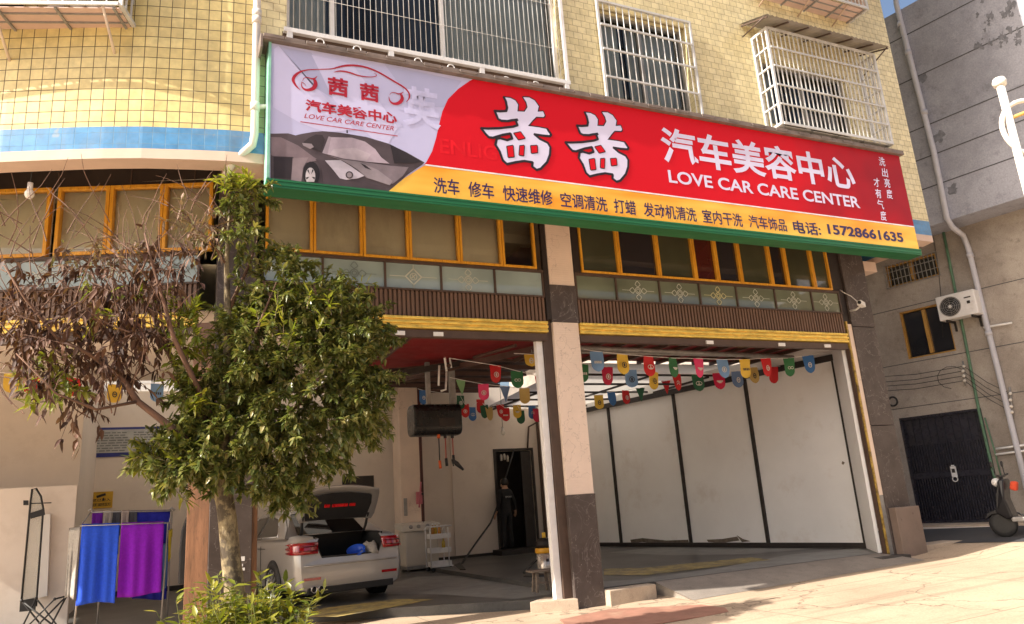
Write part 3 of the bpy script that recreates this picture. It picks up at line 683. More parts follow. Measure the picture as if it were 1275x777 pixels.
# ------------------------------------------------------------------ grey neighbour
NB = thing('grey_building', 'bare grey rendered building with overhanging upper floors beyond the lane', 'building', GL)
def rect(F, pts, o=0.0):
    q = [F.px(*p, o) for p in pts]; us = sorted(a for a, _ in q); zs = sorted(b for _, b in q)
    return ((us[0]+us[1])/2, (us[2]+us[3])/2, (zs[0]+zs[1])/2, (zs[2]+zs[3])/2)
gW1 = rect(FG, ((1102, 333), (1165, 314), (1168, 343), (1107, 358)))
gW2 = rect(FG, ((1118, 390), (1178, 375), (1190, 437), (1132, 447)))
gG = rect(FG, ((1120, 520), (1228, 508), (1246, 650), (1143, 652)))
gG = (gG[0], gG[1], .3, gG[3])
UO = .75                                                      # the upper floors stand out by this much
gzb = (FG.px(1168, 283, UO)[1]+FG.px(1275, 240, UO)[1])/2
ztop = FG.px(1112, 17, UO)[1]
mb = MB(); FG.grid(mb, -14, 9, -.3, gzb+.3, [gW1, gW2, gG], .2); mb.build('lower_wall', BROWNC, NB)
mb = MB(); FG.quad(mb, -14, 9, gzb, ztop, UO)
for pts in ([(-14, gzb, UO), (9, gzb, UO), (9, gzb, 0), (-14, gzb, 0)], [(-14, ztop, UO), (9, ztop, UO), (9, ztop, -9), (-14, ztop, -9)], [(-14, -.3, -9), (9, -.3, -9), (9, ztop, -9), (-14, ztop, -9)],
            [(9, -.3, 0), (9, -.3, -9), (9, ztop, -9), (9, ztop, 0)], [(9, gzb, 0), (9, gzb, UO), (9, ztop, UO), (9, ztop, 0)], [(-14, gzb, 0), (-14, gzb, UO), (-14, ztop, UO), (-14, ztop, 0)], [(-14, -.3, 0), (-14, -.3, -9), (-14, ztop, -9), (-14, ztop, 0)]):
    mb.face([FG.p(*q) for q in pts])
mb.build('upper_wall', GREYC, NB)
SEAM = mat('seam_dark', (.08, .08, .085), .9)
mb = MB()
for (x, y) in ((1200, 68), (1180, 17), (1200, 137), (1200, 178), (1200, 218)):
    z = FG.px(x, y, UO)[1]; FG.box(mb, -14, 9, z-.012, z+.012, UO-.01, UO+.004)
for (x, y) in ((1240, 355), (1240, 432), (1255, 490)):
    z = FG.px(x, y, 0)[1]; FG.box(mb, -14, gG[0]-.05 if z < gG[3] else 9, z-.008, z+.008, -.01, .004)
mb.build('wall_seam', SEAM, NB)
mb = MB()
random.seed(4)
for (x, y, r) in ((1150, 97, .16), (1169, 171, .15), (1187, 236, .13)):
    u, z = FG.px(x, y, UO); mb.face([FG.p(u+r*q_*math.cos(t*.42), z+r*q_*1.2*math.sin(t*.42), UO+.003) for t, q_ in [(t_, random.uniform(.35, 1.0)) for t_ in range(15)]])
for k in range(40):
    x, y = random.uniform(1215, 1272), random.uniform(0, 60); u, z = FG.px(x, y, UO); r = random.uniform(.015, .07)
    mb.face([FG.p(u+r*q_*math.cos(t*.48), z+r*q_*1.5*math.sin(t*.48), UO+.003+k*.0002) for t, q_ in [(t_, random.uniform(.3, 1.2)) for t_ in range(13)]])
mb.build_each('wall_stain', mat('stain_grey', (.17, .175, .20), .9, var=.3, scale=12), NB)
OCHRE = woodmat('ochre_frame', (.42, .22, .05), (.52, .3, .08), .5, 'Z', 5)
def gwin(h, bars, name='window'):
    mb = MB(); FG.frame(mb, *h, .032, -.12, -.03); c = (h[0]+h[1])/2; FG.box(mb, c-.035, c+.035, h[2]+.055, h[3]-.055, -.115, -.025)
    f = mb.build(name, OCHRE, NB)
    mb = MB(); FG.quad(mb, h[0]+.05, h[1]-.05, h[2]+.05, h[3]-.05, -.1); mb.build('pane', G_SMOKE, f)
    if bars:
        mb = MB()
        for i in range(14): u = h[0]-.03+(h[1]-h[0]+.06)*i/13; FG.box(mb, u-.007, u+.007, h[2]-.03, h[3]+.03, .01, .025)
        for i in range(4): z = h[2]-.02+(h[3]-h[2]+.04)*i/3; FG.box(mb, h[0]-.04, h[1]+.04, z-.007, z+.007, .026, .038)
        mb.build('window_bars', GREYM, f)
gwin(gW1, True); gwin(gW2, False)
# gate
NAVY = mat('navy_gate_paint', (.022, .022, .034), .3, var=.3, scale=6)
mb = MB(); FG.frame(mb, *gG, .05, -.12, -.02); f = mb.build('metal_gate', NAVY, NB)
mb = MB(); FG.quad(mb, gG[0]+.04, gG[1]-.04, gG[2]+.03, gG[3]-.04, -.10); n = 30
for i in range(n):
    u = gG[0]+.06+(gG[1]-gG[0]-.12)*i/(n-1)
    FG.box(mb, u-.013, u+.013, gG[2]+.05, gG[2]+.92, -.098, -.06); FG.box(mb, u-.013, u+.013, gG[2]+1.05, gG[3]-.62, -.098, -.07)
    if i % 3 == 0: FG.box(mb, u-.008, u+.008, gG[3]-.6, gG[3]-.05, -.098, -.075)
FG.box(mb, gG[0]+.05, gG[1]-.05, gG[2]+.93, gG[2]+1.04, -.099, -.05)
c = (gG[0]+gG[1])/2+.03; FG.box(mb, c-.012, c+.012, gG[2]+.03, gG[3]-.6, -.097, -.045)
mb.build('gate_leaf', NAVY, f)
mb = MB(); u, z = FG.px(1187, 588); FG.box(mb, u-.055, u+.055, z-.10, z+.12, -.045, -.02); mb.ring(FG.p(u, z-.14, -.02), .05, .012, FG.n); FG.box(mb, u-.03, u+.03, z+.125, z+.15, -.044, -.018)
lk = mb.build('gate_lock', WHITEM, f, bevel=.004)
mb = MB(); FG.box(mb, u-.03, u+.03, z-.01, z+.07, -.019, -.012); mb.build('lock_plate', DARKM, lk)
# neighbour's pipes, AC, cables
def wallpts(F, pts): return [F.p(*F.px(x, y, o), o) for x, y, o in pts]
def pipe_thing(name, label, cat, F, pts, r, m, joints=()):
    P = wallpts(F, pts); mb = MB(); mb.tube(P, r, 12); o = mb.build(name, m, None, origin=P[-1]); tag(o, label, cat)
    if joints:
        mb = MB()
        for (x, y, of) in joints:
            c = F.p(*F.px(x, y, of), of); i = min(range(len(P)-1), key=lambda k: abs((P[k]+P[k+1]).z/2-c.z)); d = (P[i+1]-P[i]).normalized()
            mb.tube([c-d*.05, c+d*.05], r*1.18, 12)
        mb.build_each('pipe_joint', m, o)
    return o
GREYPIPE = mat('grey_pvc', (.50, .50, .55), .45, var=.06)
PVC = mat('white_pvc', (.70, .66, .60), .45, var=.06, stain=(.4, .32, .25), samt=.3)
pipe_thing('downpipe', 'long pale grey downpipe bending in under the neighbour\'s overhang', 'pipe', FG,
    [(1113, -30, UO+.09), (1116, 5, UO+.09), (1140, 100, UO+.09), (1163, 190, UO+.09), (1179, 272, UO+.09), (1186, 283, UO+.03), (1199, 293, .15), (1206, 310, .09), (1225, 390, .09), (1244, 466, .09), (1262, 540, .09), (1292, 664, .09)], .055, GREYPIPE,
    ((1121, 30, UO+.09), (1131, 66, UO+.09), (1151, 140, UO+.09), (1208, 318, .09), (1231, 415, .09)))
GREENP = mat('green_conduit_paint', (.10, .20, .12), .6, var=.25, scale=5)
pipe_thing('green_conduit', 'green painted cable conduit running down the wall past the air conditioner', 'conduit', FG,
    [(1174, 286, .04), (1186, 345, .04), (1203, 430, .04), (1219, 512, .04), (1237, 590, .06), (1244, 612, .10)], .028, GREENP)
pipe_thing('thin_cable', 'thin dark cable dropping across the lower wall beside the barred window', 'cable', FG, [(1160, 285, .02), (1168, 330, .02), (1171, 362, .02), (1174, 420, .02)], .006, BLACKR)
pipe_thing('bracket_conduit', 'thin pale conduit running down beside the green one at the gate', 'conduit', FG, [(1226, 520, .07), (1238, 560, .07), (1248, 600, .08)], .014, GREENP)
mb = MB(); P = FG.p(*FG.px(1230, 405), 0)
for (x0, y0, x1, y1) in ((1224, 408, 1260, 402), (1240, 559, 1285, 553), (1240, 566, 1285, 560)):
    mb.tube([FG.p(*FG.px(x0, y0, .08), .08), FG.p(*FG.px(x1, y1, .08), .08)], .022, 6)
PB = thing('pipe_bracket', 'white angle bar and rails fixed across the pipes beside the gate', 'bracket', P); mb.build_each('bar', WHITEM, PB)
# air conditioner
u, z = FG.px(1197, 381, .18)
AC = thing('air_conditioner', 'white outdoor air conditioning unit with round fan grille on the raw wall', 'air conditioner', FG.p(u, z-.28, 0))
mb = MB(); FG.box(mb, u-.40, u+.36, z-.26, z+.26, .10, .38); ab = mb.build('case', WHITEM, AC, bevel=.02)
mb = MB(); cF = FG.p(u-.14, z, .381); mb.ring(cF, .20, .012, FG.n, 28)
for rr in (.05, .09, .13, .165): mb.ring(cF, rr, .006, FG.n, 24, 4)
for k in range(8):
    t = k*math.pi/4; mb.tube([cF, cF+FG.e*.2*math.cos(t)+Vector((0, 0, .2*math.sin(t)))], .005, 4)
mb.build('fan_grille', GREYM, AC)
mb = MB(); mb.lathe(cF, [(.0, -.003), (.195, -.003), (.195, .002), (.0, .002)], 24, FG.n); mb.build('fan_well', BLACKR, AC)
mb = MB(); mb.lathe(cF, [(.035, .004), (.03, .02)], 14, FG.n); mb.build('fan_hub', WHITEM, AC)
mb = MB(); FG.box(mb, u+.15, u+.28, z+.10, z+.125, .381, .384); FG.box(mb, u+.19, u+.25, z-.02, z+.04, .381, .384); mb.build('emblem', DARKM, AC)
mb = MB()
for s in (-.27, .22): FG.box(mb, u+s, u+s+.035, z-.31, z-.265, 0, .40); FG.box(mb, u+s, u+s+.035, z-.48, z-.31, .003, .04)
mb.build_each('bracket', DARKM, AC)
# power lines and insulators
ins = thing('insulator_rack', 'rack of four white insulators at the right end of the wires above the gate', 'insulators', FG.p(*FG.px(1200, 467), 0))
mb = MB(); pts = [(1200, 456), (1199, 462), (1200, 468), (1201, 474)]
for x, y in pts:
    c = FG.p(*FG.px(x, y, .1), .1); mb.ball(c, .032, 10)
mb.build_each('insulator', PVC, ins)
mb = MB(); a = FG.p(*FG.px(1199, 450, .04), .04); b = FG.p(*FG.px(1202, 480, .04), .04); mb.tube([a, b], .018, 6); mb.build('bar', GREYM, ins)
mb = MB(); q = [(1258, 490), (1258, 498), (1259, 506), (1260, 513)]
ins2 = thing('insulator_rack', 'rack of four white insulators beside the pale downpipe at the right edge', 'insulators', FG.p(*FG.px(1259, 500), 0))
for x, y in q: mb.ball(FG.p(*FG.px(x, y, .1), .1), .032, 10)
mb.build_each('insulator', PVC, ins2)
mb = MB(); mb.tube([FG.p(*FG.px(1257, 482, .04), .04), FG.p(*FG.px(1261, 520, .04), .04)], .018, 6); mb.build('bar', GREYM, ins2)
mb = MB()
for i, (x, y) in enumerate(pts):
    a = FG.p(*FG.px(x, y, .1), .1); b = FG.p(*FG.px(1085, (470, 477, 482, 488)[i], .3), .3); m_ = (a+b)/2+Vector((0, 0, -.05)); mb.tube([a, m_, b], .007, 5)
    c = FG.p(*FG.px(*q[i], .1), .1); m_ = (a+c)/2+Vector((0, 0, -.06)); mb.tube([a, m_, c], .006, 5)
P = FG.p(*FG.px(1195, 470, .1), .1)
t = [FG.p(*FG.px(1199+18*math.cos(k*.55+1.6)-14, 468+14*math.sin(k*.55+1.6)+2, .08), .08) for k in range(8)]; mb.tube(t, .006, 5)
tag(mb.build('power_line', BLACKR, None, origin=P), 'dark power wires strung between the insulators along the raw wall', 'wire')
c = FG.p(*FG.px(1112, 500, .08), .08)
mb = MB()
for k in range(4): mb.ring(c+FG.n*.01*k, .095+.006*(k % 2), .016, FG.n, 24, 6)
tag(mb.build('cable_coil', BLACKR, None, origin=c), 'small black coil of cable hung on the raw wall left of the gate', 'cable coil')

# ------------------------------------------------------------------ upper windows, cages
CURT = mat('grey_curtain', (.60, .61, .60), .9, var=.15, scale=2)
CURTD = mat('dark_blue_curtain', (.07, .075, .10), .9, var=.2, scale=2)
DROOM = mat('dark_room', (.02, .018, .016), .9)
def curtain(u0, u1, z0, z1, y, m, par, n=14, amp=.03):
    mb = MB(); k = n*4; rnd = random.Random(int(u0*100)); ph = rnd.uniform(0, 3)
    ys = [y+amp*math.sin(i*2*math.pi/4.3+ph+.8*math.sin(i*.37)) for i in range(k+1)]
    for i in range(k):
        a, b = u0+(u1-u0)*i/k, u0+(u1-u0)*(i+1)/k
        mb.face([(a, ys[i], z0), (b, ys[i+1], z0), (b, ys[i+1], z1), (a, ys[i], z1)], None, True)
    return mb.build('curtain', m, par, weld=True)
def upwin(h, parts, mull=(), framem=WHITEM):
    mb = MB(); FU.frame(mb, *h, .05, -.2, -.12)
    for u in mull: FU.box(mb, u-.03, u+.03, h[2]+.05, h[3]-.05, -.195, -.125)
    f = mb.build('upper_window', framem, BLD)
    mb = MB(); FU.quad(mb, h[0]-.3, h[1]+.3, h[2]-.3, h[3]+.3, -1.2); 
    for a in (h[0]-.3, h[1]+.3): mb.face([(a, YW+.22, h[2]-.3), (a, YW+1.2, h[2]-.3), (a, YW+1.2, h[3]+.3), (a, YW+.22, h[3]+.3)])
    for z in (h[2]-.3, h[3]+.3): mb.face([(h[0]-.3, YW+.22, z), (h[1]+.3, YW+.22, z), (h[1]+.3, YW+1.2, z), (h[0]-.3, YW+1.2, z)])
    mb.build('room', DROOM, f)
    for (a, b, m) in parts: curtain(a, b, h[2]+.02, h[3], YW+.32, m, f, max(4, int((b-a)*9)))
    mb = MB(); FU.quad(mb, h[0]+.05, h[1]-.05, h[2]+.05, h[3]-.05, -.16); mb.build('pane', GLASS, f)
    return f
GLASS, nt_, p_ = newmat('clear_glass')
gl_ = N(nt_, 'ShaderNodeBsdfGlossy'); gl_.inputs['Roughness'].default_value = .03; tr_ = N(nt_, 'ShaderNodeBsdfTransparent'); tr_.inputs[0].default_value = (.75, .8, .8, 1)
fr_ = N(nt_, 'ShaderNodeFresnel'); fr_.inputs[0].default_value = 1.5; mx_ = N(nt_, 'ShaderNodeMixShader'); nt_.links.new(fr_.outputs[0], mx_.inputs[0]); nt_.links.new(tr_.outputs[0], mx_.inputs[1]); nt_.links.new(gl_.outputs[0], mx_.inputs[2])
nt_.links.new(mx_.outputs[0], [n for n in nt_.nodes if n.type == 'OUTPUT_MATERIAL'][0].inputs[0])
u_ = lambda x, y: FU.px(x, y)[0]
upwin(W1, [(W1[0], u_(412, 30), CURT), (u_(412, 30), u_(435, 30), CURTD), (u_(475, 30), u_(555, 30), CURTD), (u_(557, 30), W1[1], CURT)], (u_(416, 20), u_(555, 40)))
upwin(W2, [(W2[0]+.1, 6.15, CURT), (6.3, 6.8, CURT), (6.8, 7.25, CURT)], (6.45,), GREYM)
upwin(W3, [(W3[0], 9.3, CURT)], (9.8,), GREYM)
# big front window: thin bars on a rail with rings below
G1 = thing('window_grille', 'wide grille of thin upright wires over the curtained window above the logo', 'window grille', (3, YW, 7.0))
mb = MB(); n = 52
for i in range(n+1):
    u = W1[0]+(W1[1]-W1[0])*i/n; mb.tube([(u, YW-.06, 7.12), (u, YW-.06, 9.3)], .0042, 5)
mb.build('wire', GRILLE, G1)
mb = MB()
for z in (7.62, 8.35): mb.tube([(W1[0], YW-.066, z), (W1[1], YW-.066, z)], .004, 5)
mb.box(W1[0]-.04, W1[1]+.06, YW-.09, YW-.03, 7.06, 7.12)
for u in (W1[0]+.03, u_(485, 62), u_(597, 80), W1[1]+.0): mb.box(u-.035, u+.035, YW-.088, YW-.035, 6.9, 7.06)
mb.box(W1[1], W1[1]+.05, YW-.085, YW-.035, 7.12, 9.3)
mb.build('rail', WHITEM, G1, bevel=.004)
mb = MB()
for (x, y) in ((399, 52), (445, 61), (521, 76), (562, 84), (631, 99), (668, 105)):
    u, z = FU.px(x, y, .1); mb.ring((u, YW-.09, z), .047, .008, (0, 1, 0), 18, 6)
mb.build_each('ring', WHITEM, G1)
mb = MB(); mb.box(W1[0]-.05, W1[1]+.05, YW-.028, YW-.003, 6.88, 7.09); mb.build('sill_board', mat('brown_sill', (.10, .06, .04), .7), G1)
# flat grille
G2 = thing('window_grille', 'white flat burglar grille on the narrow window right of the big curtained one', 'window grille', (6.5, YW, 6.95))
mb = MB(); n = 15; a, b = W2[0]-.08, W2[1]+.08
for i in range(1, n): u = a+(b-a)*i/n; mb.tube([(u, YW-.05, 6.85), (u, YW-.05, 8.64)], .009, 6)
mb.build('bar', GRILLE, G2)
mb = MB(); FU.frame(mb, a, b, 6.82, 8.66, .035, .03, .07)
for z in (7.33, 7.80, 8.22): FU.box(mb, a+.035, b-.035, z-.014, z+.014, .061, .085)
mb.build('frame', GRILLE, G2)
# projecting cage right
def cage(name, label, F, u0, u1, z0, z1, d, n, nz, nd, floor_m, thick=.018, sub=1):
    t = thing(name, label, 'window cage', F.p((u0+u1)/2, z0, 0))
    mb = MB()
    for i in range(1, n): u = u0+(u1-u0)*i/n; F.box(mb, u-.0075, u+.0075, z0+.03, z1-.02, d-.016, d)
    for u in (u0, u1):
        for i in range(1, nd): o = d*i/nd; F.box(mb, u-.009, u+.009, z0+.03, z1-.02, o-.009, o+.009)
    mb.build('bar', GRILLE, t)
    mb = MB()
    for u in (u0, u1):
        for o in (.012, d-.012): F.box(mb, u-.022, u+.022, z0, z1, o-.02, o+.02)
    for k in range(nz+1):
        z = z0+.02+(z1-z0-.04)*k/nz; h = .022 if k in (0, nz) else .013
        F.box(mb, u0+.022, u1-.022, z-h, z+h, d-.001, d+.02)
        for u in (u0, u1): F.box(mb, u-.021, u+.021, z-h, z+h, .033, d-.033)
    mb.build('frame', GRILLE, t)
    mb = MB(); F.box(mb, u0+.03, u1-.03, z0-.006, z0+.006, .01, d-.04)
    mb.build('floor_sheet', floor_m, t)
    mb = MB()
    for k in range(5): u = u0+.08+(u1-u0-.16)*k/4; F.box(mb, u-.012, u+.012, z0-.03, z0-.0065, .0, d-.02)
    for o in (d*.35, d*.7): F.box(mb, u0+.03, u1-.03, z0-.024, z0-.007, o-.008, o+.008)
    mb.build('floor_joist', GREYM, t)
    return t
SHEETP = mat('pinkish_sheet', (.62, .45, .38), .6, var=.1, scale=3)
cage('window_cage', 'white projecting window cage under a corrugated canopy, right of the flat grille', FU, 8.69, 11.19, 6.885, 8.67, .35, 26, 5, 3, mat('cage_floor', (.45, .44, .42), .6))
CAN = thing('window_canopy', 'weathered grey corrugated canopy over the projecting window cage on the right', 'canopy', (9.9, YW, 8.85))
mb = MB(); n = 60
for i in range(n):
    a, b = 8.47+(11.3-8.47)*i/n, 8.47+(11.3-8.47)*(i+1)/n; w = lambda q: .012*math.sin(q*60)
    mb.face([(a, YW-.005, 8.92+w(a)), (b, YW-.005, 8.92+w(b)), (b, YW-.59, 8.70+w(b)), (a, YW-.59, 8.70+w(a))], None, True)
mb.build('sheet', mat('weathered_sheet', (.34, .31, .28), .8, var=.3, scale=3, stain=(.15, .11, .08), samt=.6, sscale=3), CAN, weld=True)
mb = MB()
for u in (8.5, 8.95, 9.4, 9.9, 10.4, 10.9, 11.27): mb.obox((u-.012, YW-.003, 8.885), (.024, 0, 0), (0, -.58, -.215), (0, 0, -.025))
mb.tube([(8.49, YW-.005, 8.66), (8.49, YW-.56, 8.69)], .012, 6); mb.tube([(11.27, YW-.005, 8.45), (11.27, YW-.58, 8.69)], .012, 6)
mb.build_each('canopy_rib', BROWNM, CAN)
# the next storey's cage, only its underside in view
zt = 9.55
cage('window_cage', 'topmost pinkish cage underside with long struts at the upper right edge of the facade', FU, 8.9, 11.2, zt, zt+1.0, .42, 24, 3, 3, SHEETP)
mb = MB(); mb.box(11.16, 11.17, YW-.40, YW-.02, zt+.05, zt+.98); mb.build('sun_block_end', SHEETP, [o for o in COL.objects if o.name.startswith('window_cage')][-1])  # sheet added to block sun from the grey neighbour's wall
mb = MB(); mb.box(8.9, 12.19, YW-1.15, YW-.003, 10.6, HT-.01); mb.build('unseen_sun_block', TILE_L, BLD)  # unseen block above the frame, added to shade the grey building's upper wall
ST = [o for o in COL.objects if o.name.startswith('window_cage')][-1]
mb = MB()
for (x0, y0, x1, y1) in ((951, 0, 945, 8), (1002, 0, 993, 21), (1049, 0, 1036, 33)):
    b = pY(x1, y1, YW); mb.tube([(b.x, YW-.0, b.z), (b.x, YW-.40, zt+.0)], .014, 6)
mb.build_each('strut', mat('rusty_strut', (.5, .36, .26), .6), ST)
# left cage on the curved wall
cdir = Vector((-1.86-.05, 9.01-8.40, 0)).normalized(); FC = Fr((.05, 8.40, 0), math.degrees(math.atan2(-cdir.y, -cdir.x)))
ul, zl_ = FC.px(172, 37.5); ufr, zfr = FC.px(157, 12, .38)
CG = cage('window_cage', 'white window cage on the curved yellow wall at the upper left corner', FC, -3.3, FC.px(172, 37)[0]-.03, zl_, zl_+1.7, .44, 17, 3, 3, SHEETP)
mb = MB()
for (x0, y0, x1, y1) in ((128, 14, 144, 75), (-2, 40, 11, 76)):
    u1_, z1_ = FC.px(x1, y1, .01); mb.tube([FC.p(u1_, z1_, -.02), FC.p(u1_, zl_+.0, .43)], .016, 6)
mb.build_each('strut', mat('cream_strut', (.66, .54, .42), .5), CG)
CT = mat('cage_canopy_tin', (.4, .38, .36), .6)
mb = MB(); mb.obox(FC.p(-3.4, zl_+1.72, -.02), FC.e*(FC.px(172, 37)[0]+3.42), FC.n*.52, (0, 0, .02)); mb.build('canopy', CT, CG)
mb = MB(); FC.box(mb, -3.33, -3.325, zl_+.04, zl_+1.68, .03, .42); mb.build('sun_block_panel', CT, CG)  # solid end added out of view to stop sun passing along the cage
mb = MB(); FC.box(mb, -3.25, FC.px(172, 37)[0]-.06, zl_+.16, zl_+1.66, .395, .40); mb.build('sun_block_front', CT, CG)  # added above the frame so the cage casts a solid shadow
mb = MB(); FC.box(mb, FC.px(172, 37)[0]-.045, FC.px(172, 37)[0]-.04, zl_+.3, zl_+1.66, .05, .27); mb.build('sun_block_side', CT, CG)  # added to fill in the cage's shadow on the curved wall
mb = MB(); FC.box(mb, -3.4, FC.px(160, 20)[0], zl_+.10, zl_+1.6, -.15, -.02); 
mb = MB(); FC.quad(mb, -3.3, FC.px(160, 20)[0], zl_+.06, zl_+1.65, .004)
mb.build('window_pane', G_DARK, CG)
POT = mat('pot_clay', (.45, .42, .40), .5)
for i, x in enumerate((70, 98, 118, 134)):
    u, z = FC.px(x, 6, .22); mb = MB(); mb.lathe(FC.p(u, zl_+.01, .22), [(.05, 0), (.085, .13), (.09, .14), (.0, .14)], 14)
    tag(mb.build('plant_pot', POT, None, origin=FC.p(u, zl_+.01, .22)), 'small grey pot standing in the cage on the curved wall', 'pot', 'pots in the left window cage')
# pipe at the joint
mb = MB(); pp = [(.705, 8.22, 16), (.705, 8.22, 5.62), (.69, 8.24, 5.50), (.50, 8.42, 5.34), (.47, 8.46, 5.31), (.42, 8.6, 5.2)]
mb.tube(pp, .045, 12); WP = mb.build('downpipe', PVC, None, origin=(.705, 8.22, 5.3)); tag(WP, 'white rainwater downpipe on the yellow wall left of the signboard', 'pipe')
mb = MB()
for (x, y) in ((318, 17), (317, 25), (316, 133)):
    z = pY(x, y, 8.22).z; mb.tube([(.705, 8.22, z-.05), (.705, 8.22, z+.05)], .055, 12)
z = pY(326, 134, 8.22).z; mb.tube([(.705, 8.22, z), (.83, 8.22, z+.02), (.86, 8.22, z+.06)], .03, 8)
mb.build_each('pipe_joint', PVC, WP)
# green facet between the pipe and the sign
mb = MB(); FU.quad(mb, .76, 1.06, 5.69, 6.9, .004); mb.build('green_tile_strip', TILE_G, BLD)
# ------------------------------------------------------------------ signboard
def sg(x, y): return FS.px(x, y)           # photograph -> place on the sign's face
sL, sR = sg(338, 54)[0], sg(1119, 194)[0]
sT = (sg(338, 54)[1]+sg(1119, 194)[1])/2; sBY = sg(472.8, 238)[1]; sB = sBY-.10
SG = thing('shop_sign', 'long red and white printed signboard with a yellow strip of services and green edging', 'sign', ((sL+sR)/2, 8.02, sB))
LAV = mat('print_lavender', (.52, .52, .78), .6, var=.04, scale=1.2, bmp=.12, bscale=2.2)
mb = MB(); mb.box(sL, sR, 8.022, 8.27, sB+.03, sT); mb.build('panel', LAV, SG)
GREENF = mat('green_edging', (.015, .14, .05), .4, var=.2, scale=4, stretch=(.2, 1, 12))
mb = MB()
for k in range(4): z = sB+k*.026; mb.box(sL-.03, sR+.02, 8.0-.006*(k % 2), 8.28, z, z+.0235)
mb.box(sL-.032, sR+.018, 8.005, 8.275, sB+.005, sB+.1)
mb.build('bottom_edging', GREENF, SG)
mb = MB(); mb.box(sL-.032, sL-.002, 8.0, 8.28, sB+.11, sT+.0); mb.build('side_edging', mat('pale_green_edging', (.25, .55, .42), .4), SG)
mb = MB(); mb.box(sL-.10, sR+.06, 7.955, 8.292, sT+.004, sT+.035)
n = 44
for k in range(n): a = sL-.10+(sR-sL+.16)*k/n; mb.box(a+.006, a+(sR-sL+.16)/n-.006, 7.948+.006*(k % 2), 8.05, sT+.030, sT+.075)
mb.box(sL-.13, sL-.101, 7.95, 8.28, sT-.12, sT+.06)
mb.build('top_cap', mat('cap_tin', (.19, .15, .13), .7, var=.3, scale=6), SG, bevel=.004)
_lay = [0]
def layer(polys, m, name, lay, par=None, conv=sg):
    mb = MB(); y = 8.022-lay*.0016
    for k, poly in enumerate(polys):
        pts = [conv(*p) if conv else p for p in poly]
        v = [(u, y-k*.00008, z) for u, z in pts]
        from mathutils.geometry import tessellate_polygon
        for t in tessellate_polygon([[Vector((p[0], p[2], 0)) for p in v]]):
            q = [Vector(v[i]) for i in t]
            if (q[1]-q[0]).cross(q[2]-q[0]).y > 0: q = q[::-1]
            mb.face(q)
    return mb.build(name, m, par or SG) if name not in ('print_facet', 'letter_counter') else mb.build_each(name, m, par or SG)
def C(ox, oy, s): return lambda pts: [(ox+x/s, oy+y/s) for x, y in pts]
c1, c3, c5, c7, c8 = C(320, 40, 3.533), C(860, 150, 4.25), C(560, 90, 4.858), C(355, 70, 7.4), C(330, 150, 5.543)
# light and dark facets of the printed backdrop
layer([c1([(75, 75), (95, 60), (430, 430), (300, 440), (190, 400), (70, 330)]), c1([(240, 100), (420, 140), (620, 420), (560, 520), (340, 300)])], mat('print_pale', (.60, .59, .86), .6, bmp=.12, bscale=2.2, var=.03), 'print_facet', 1)
layer([c1([(95, 60), (240, 90), (330, 290), (250, 240)]), c1([(560, 140), (900, 215), (820, 330), (700, 330)])], mat('print_greyer', (.43, .44, .67), .6, bmp=.12, bscale=2.2, var=.03), 'print_facet', 1)
# red field
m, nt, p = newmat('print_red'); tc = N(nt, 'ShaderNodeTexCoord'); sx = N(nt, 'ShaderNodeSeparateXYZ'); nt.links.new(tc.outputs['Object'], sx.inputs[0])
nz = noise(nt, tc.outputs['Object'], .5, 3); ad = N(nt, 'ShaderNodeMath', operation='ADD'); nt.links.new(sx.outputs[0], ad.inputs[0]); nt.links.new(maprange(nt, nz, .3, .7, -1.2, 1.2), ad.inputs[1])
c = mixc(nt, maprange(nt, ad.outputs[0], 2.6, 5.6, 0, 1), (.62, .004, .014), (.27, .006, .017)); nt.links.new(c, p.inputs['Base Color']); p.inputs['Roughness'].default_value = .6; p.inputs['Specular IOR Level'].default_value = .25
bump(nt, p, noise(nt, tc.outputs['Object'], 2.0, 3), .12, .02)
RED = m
topL = c1([(935, 215), (885, 250), (840, 295), (815, 350), (800, 410), (788, 465), (770, 525), (745, 572), (735, 583)])
zy0 = sg(528, 205)[1]
pu = [sg(*q) for q in topL]
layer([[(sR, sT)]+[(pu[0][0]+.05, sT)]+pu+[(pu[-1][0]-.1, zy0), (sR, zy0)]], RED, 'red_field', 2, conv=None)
# yellow strip
m, nt, p = newmat('print_yellow'); tc = N(nt, 'ShaderNodeTexCoord'); mp = N(nt, 'ShaderNodeMapping'); mp.inputs['Scale'].default_value = (.55, .55, 2.5); nt.links.new(tc.outputs['Object'], mp.inputs[0])
nz = noise(nt, mp.outputs[0], 1.2, 2); c = mixc(nt, maprange(nt, nz, .35, .65, 0, 1), (.84, .34, .02), (.90, .58, .09)); nt.links.new(c, p.inputs['Base Color']); p.inputs['Roughness'].default_value = .45
YEL = m
yl = [sg(*q) for q in c1([(735, 583), (650, 648), (575, 700)])]
layer([[(yl[0][0], zy0-.012), (yl[1][0], (zy0+sBY)/2), (yl[2][0], sBY), (sR, sBY), (sR, zy0-.012)]], YEL, 'yellow_strip', 3, conv=None)
layer([[(yl[0][0], zy0-.012), (yl[0][0]+.02, zy0+.008), (sR, zy0+.008), (sR, zy0-.0121)]], mat('print_white', (.80, .76, .82), .45), 'white_line', 4, conv=None)
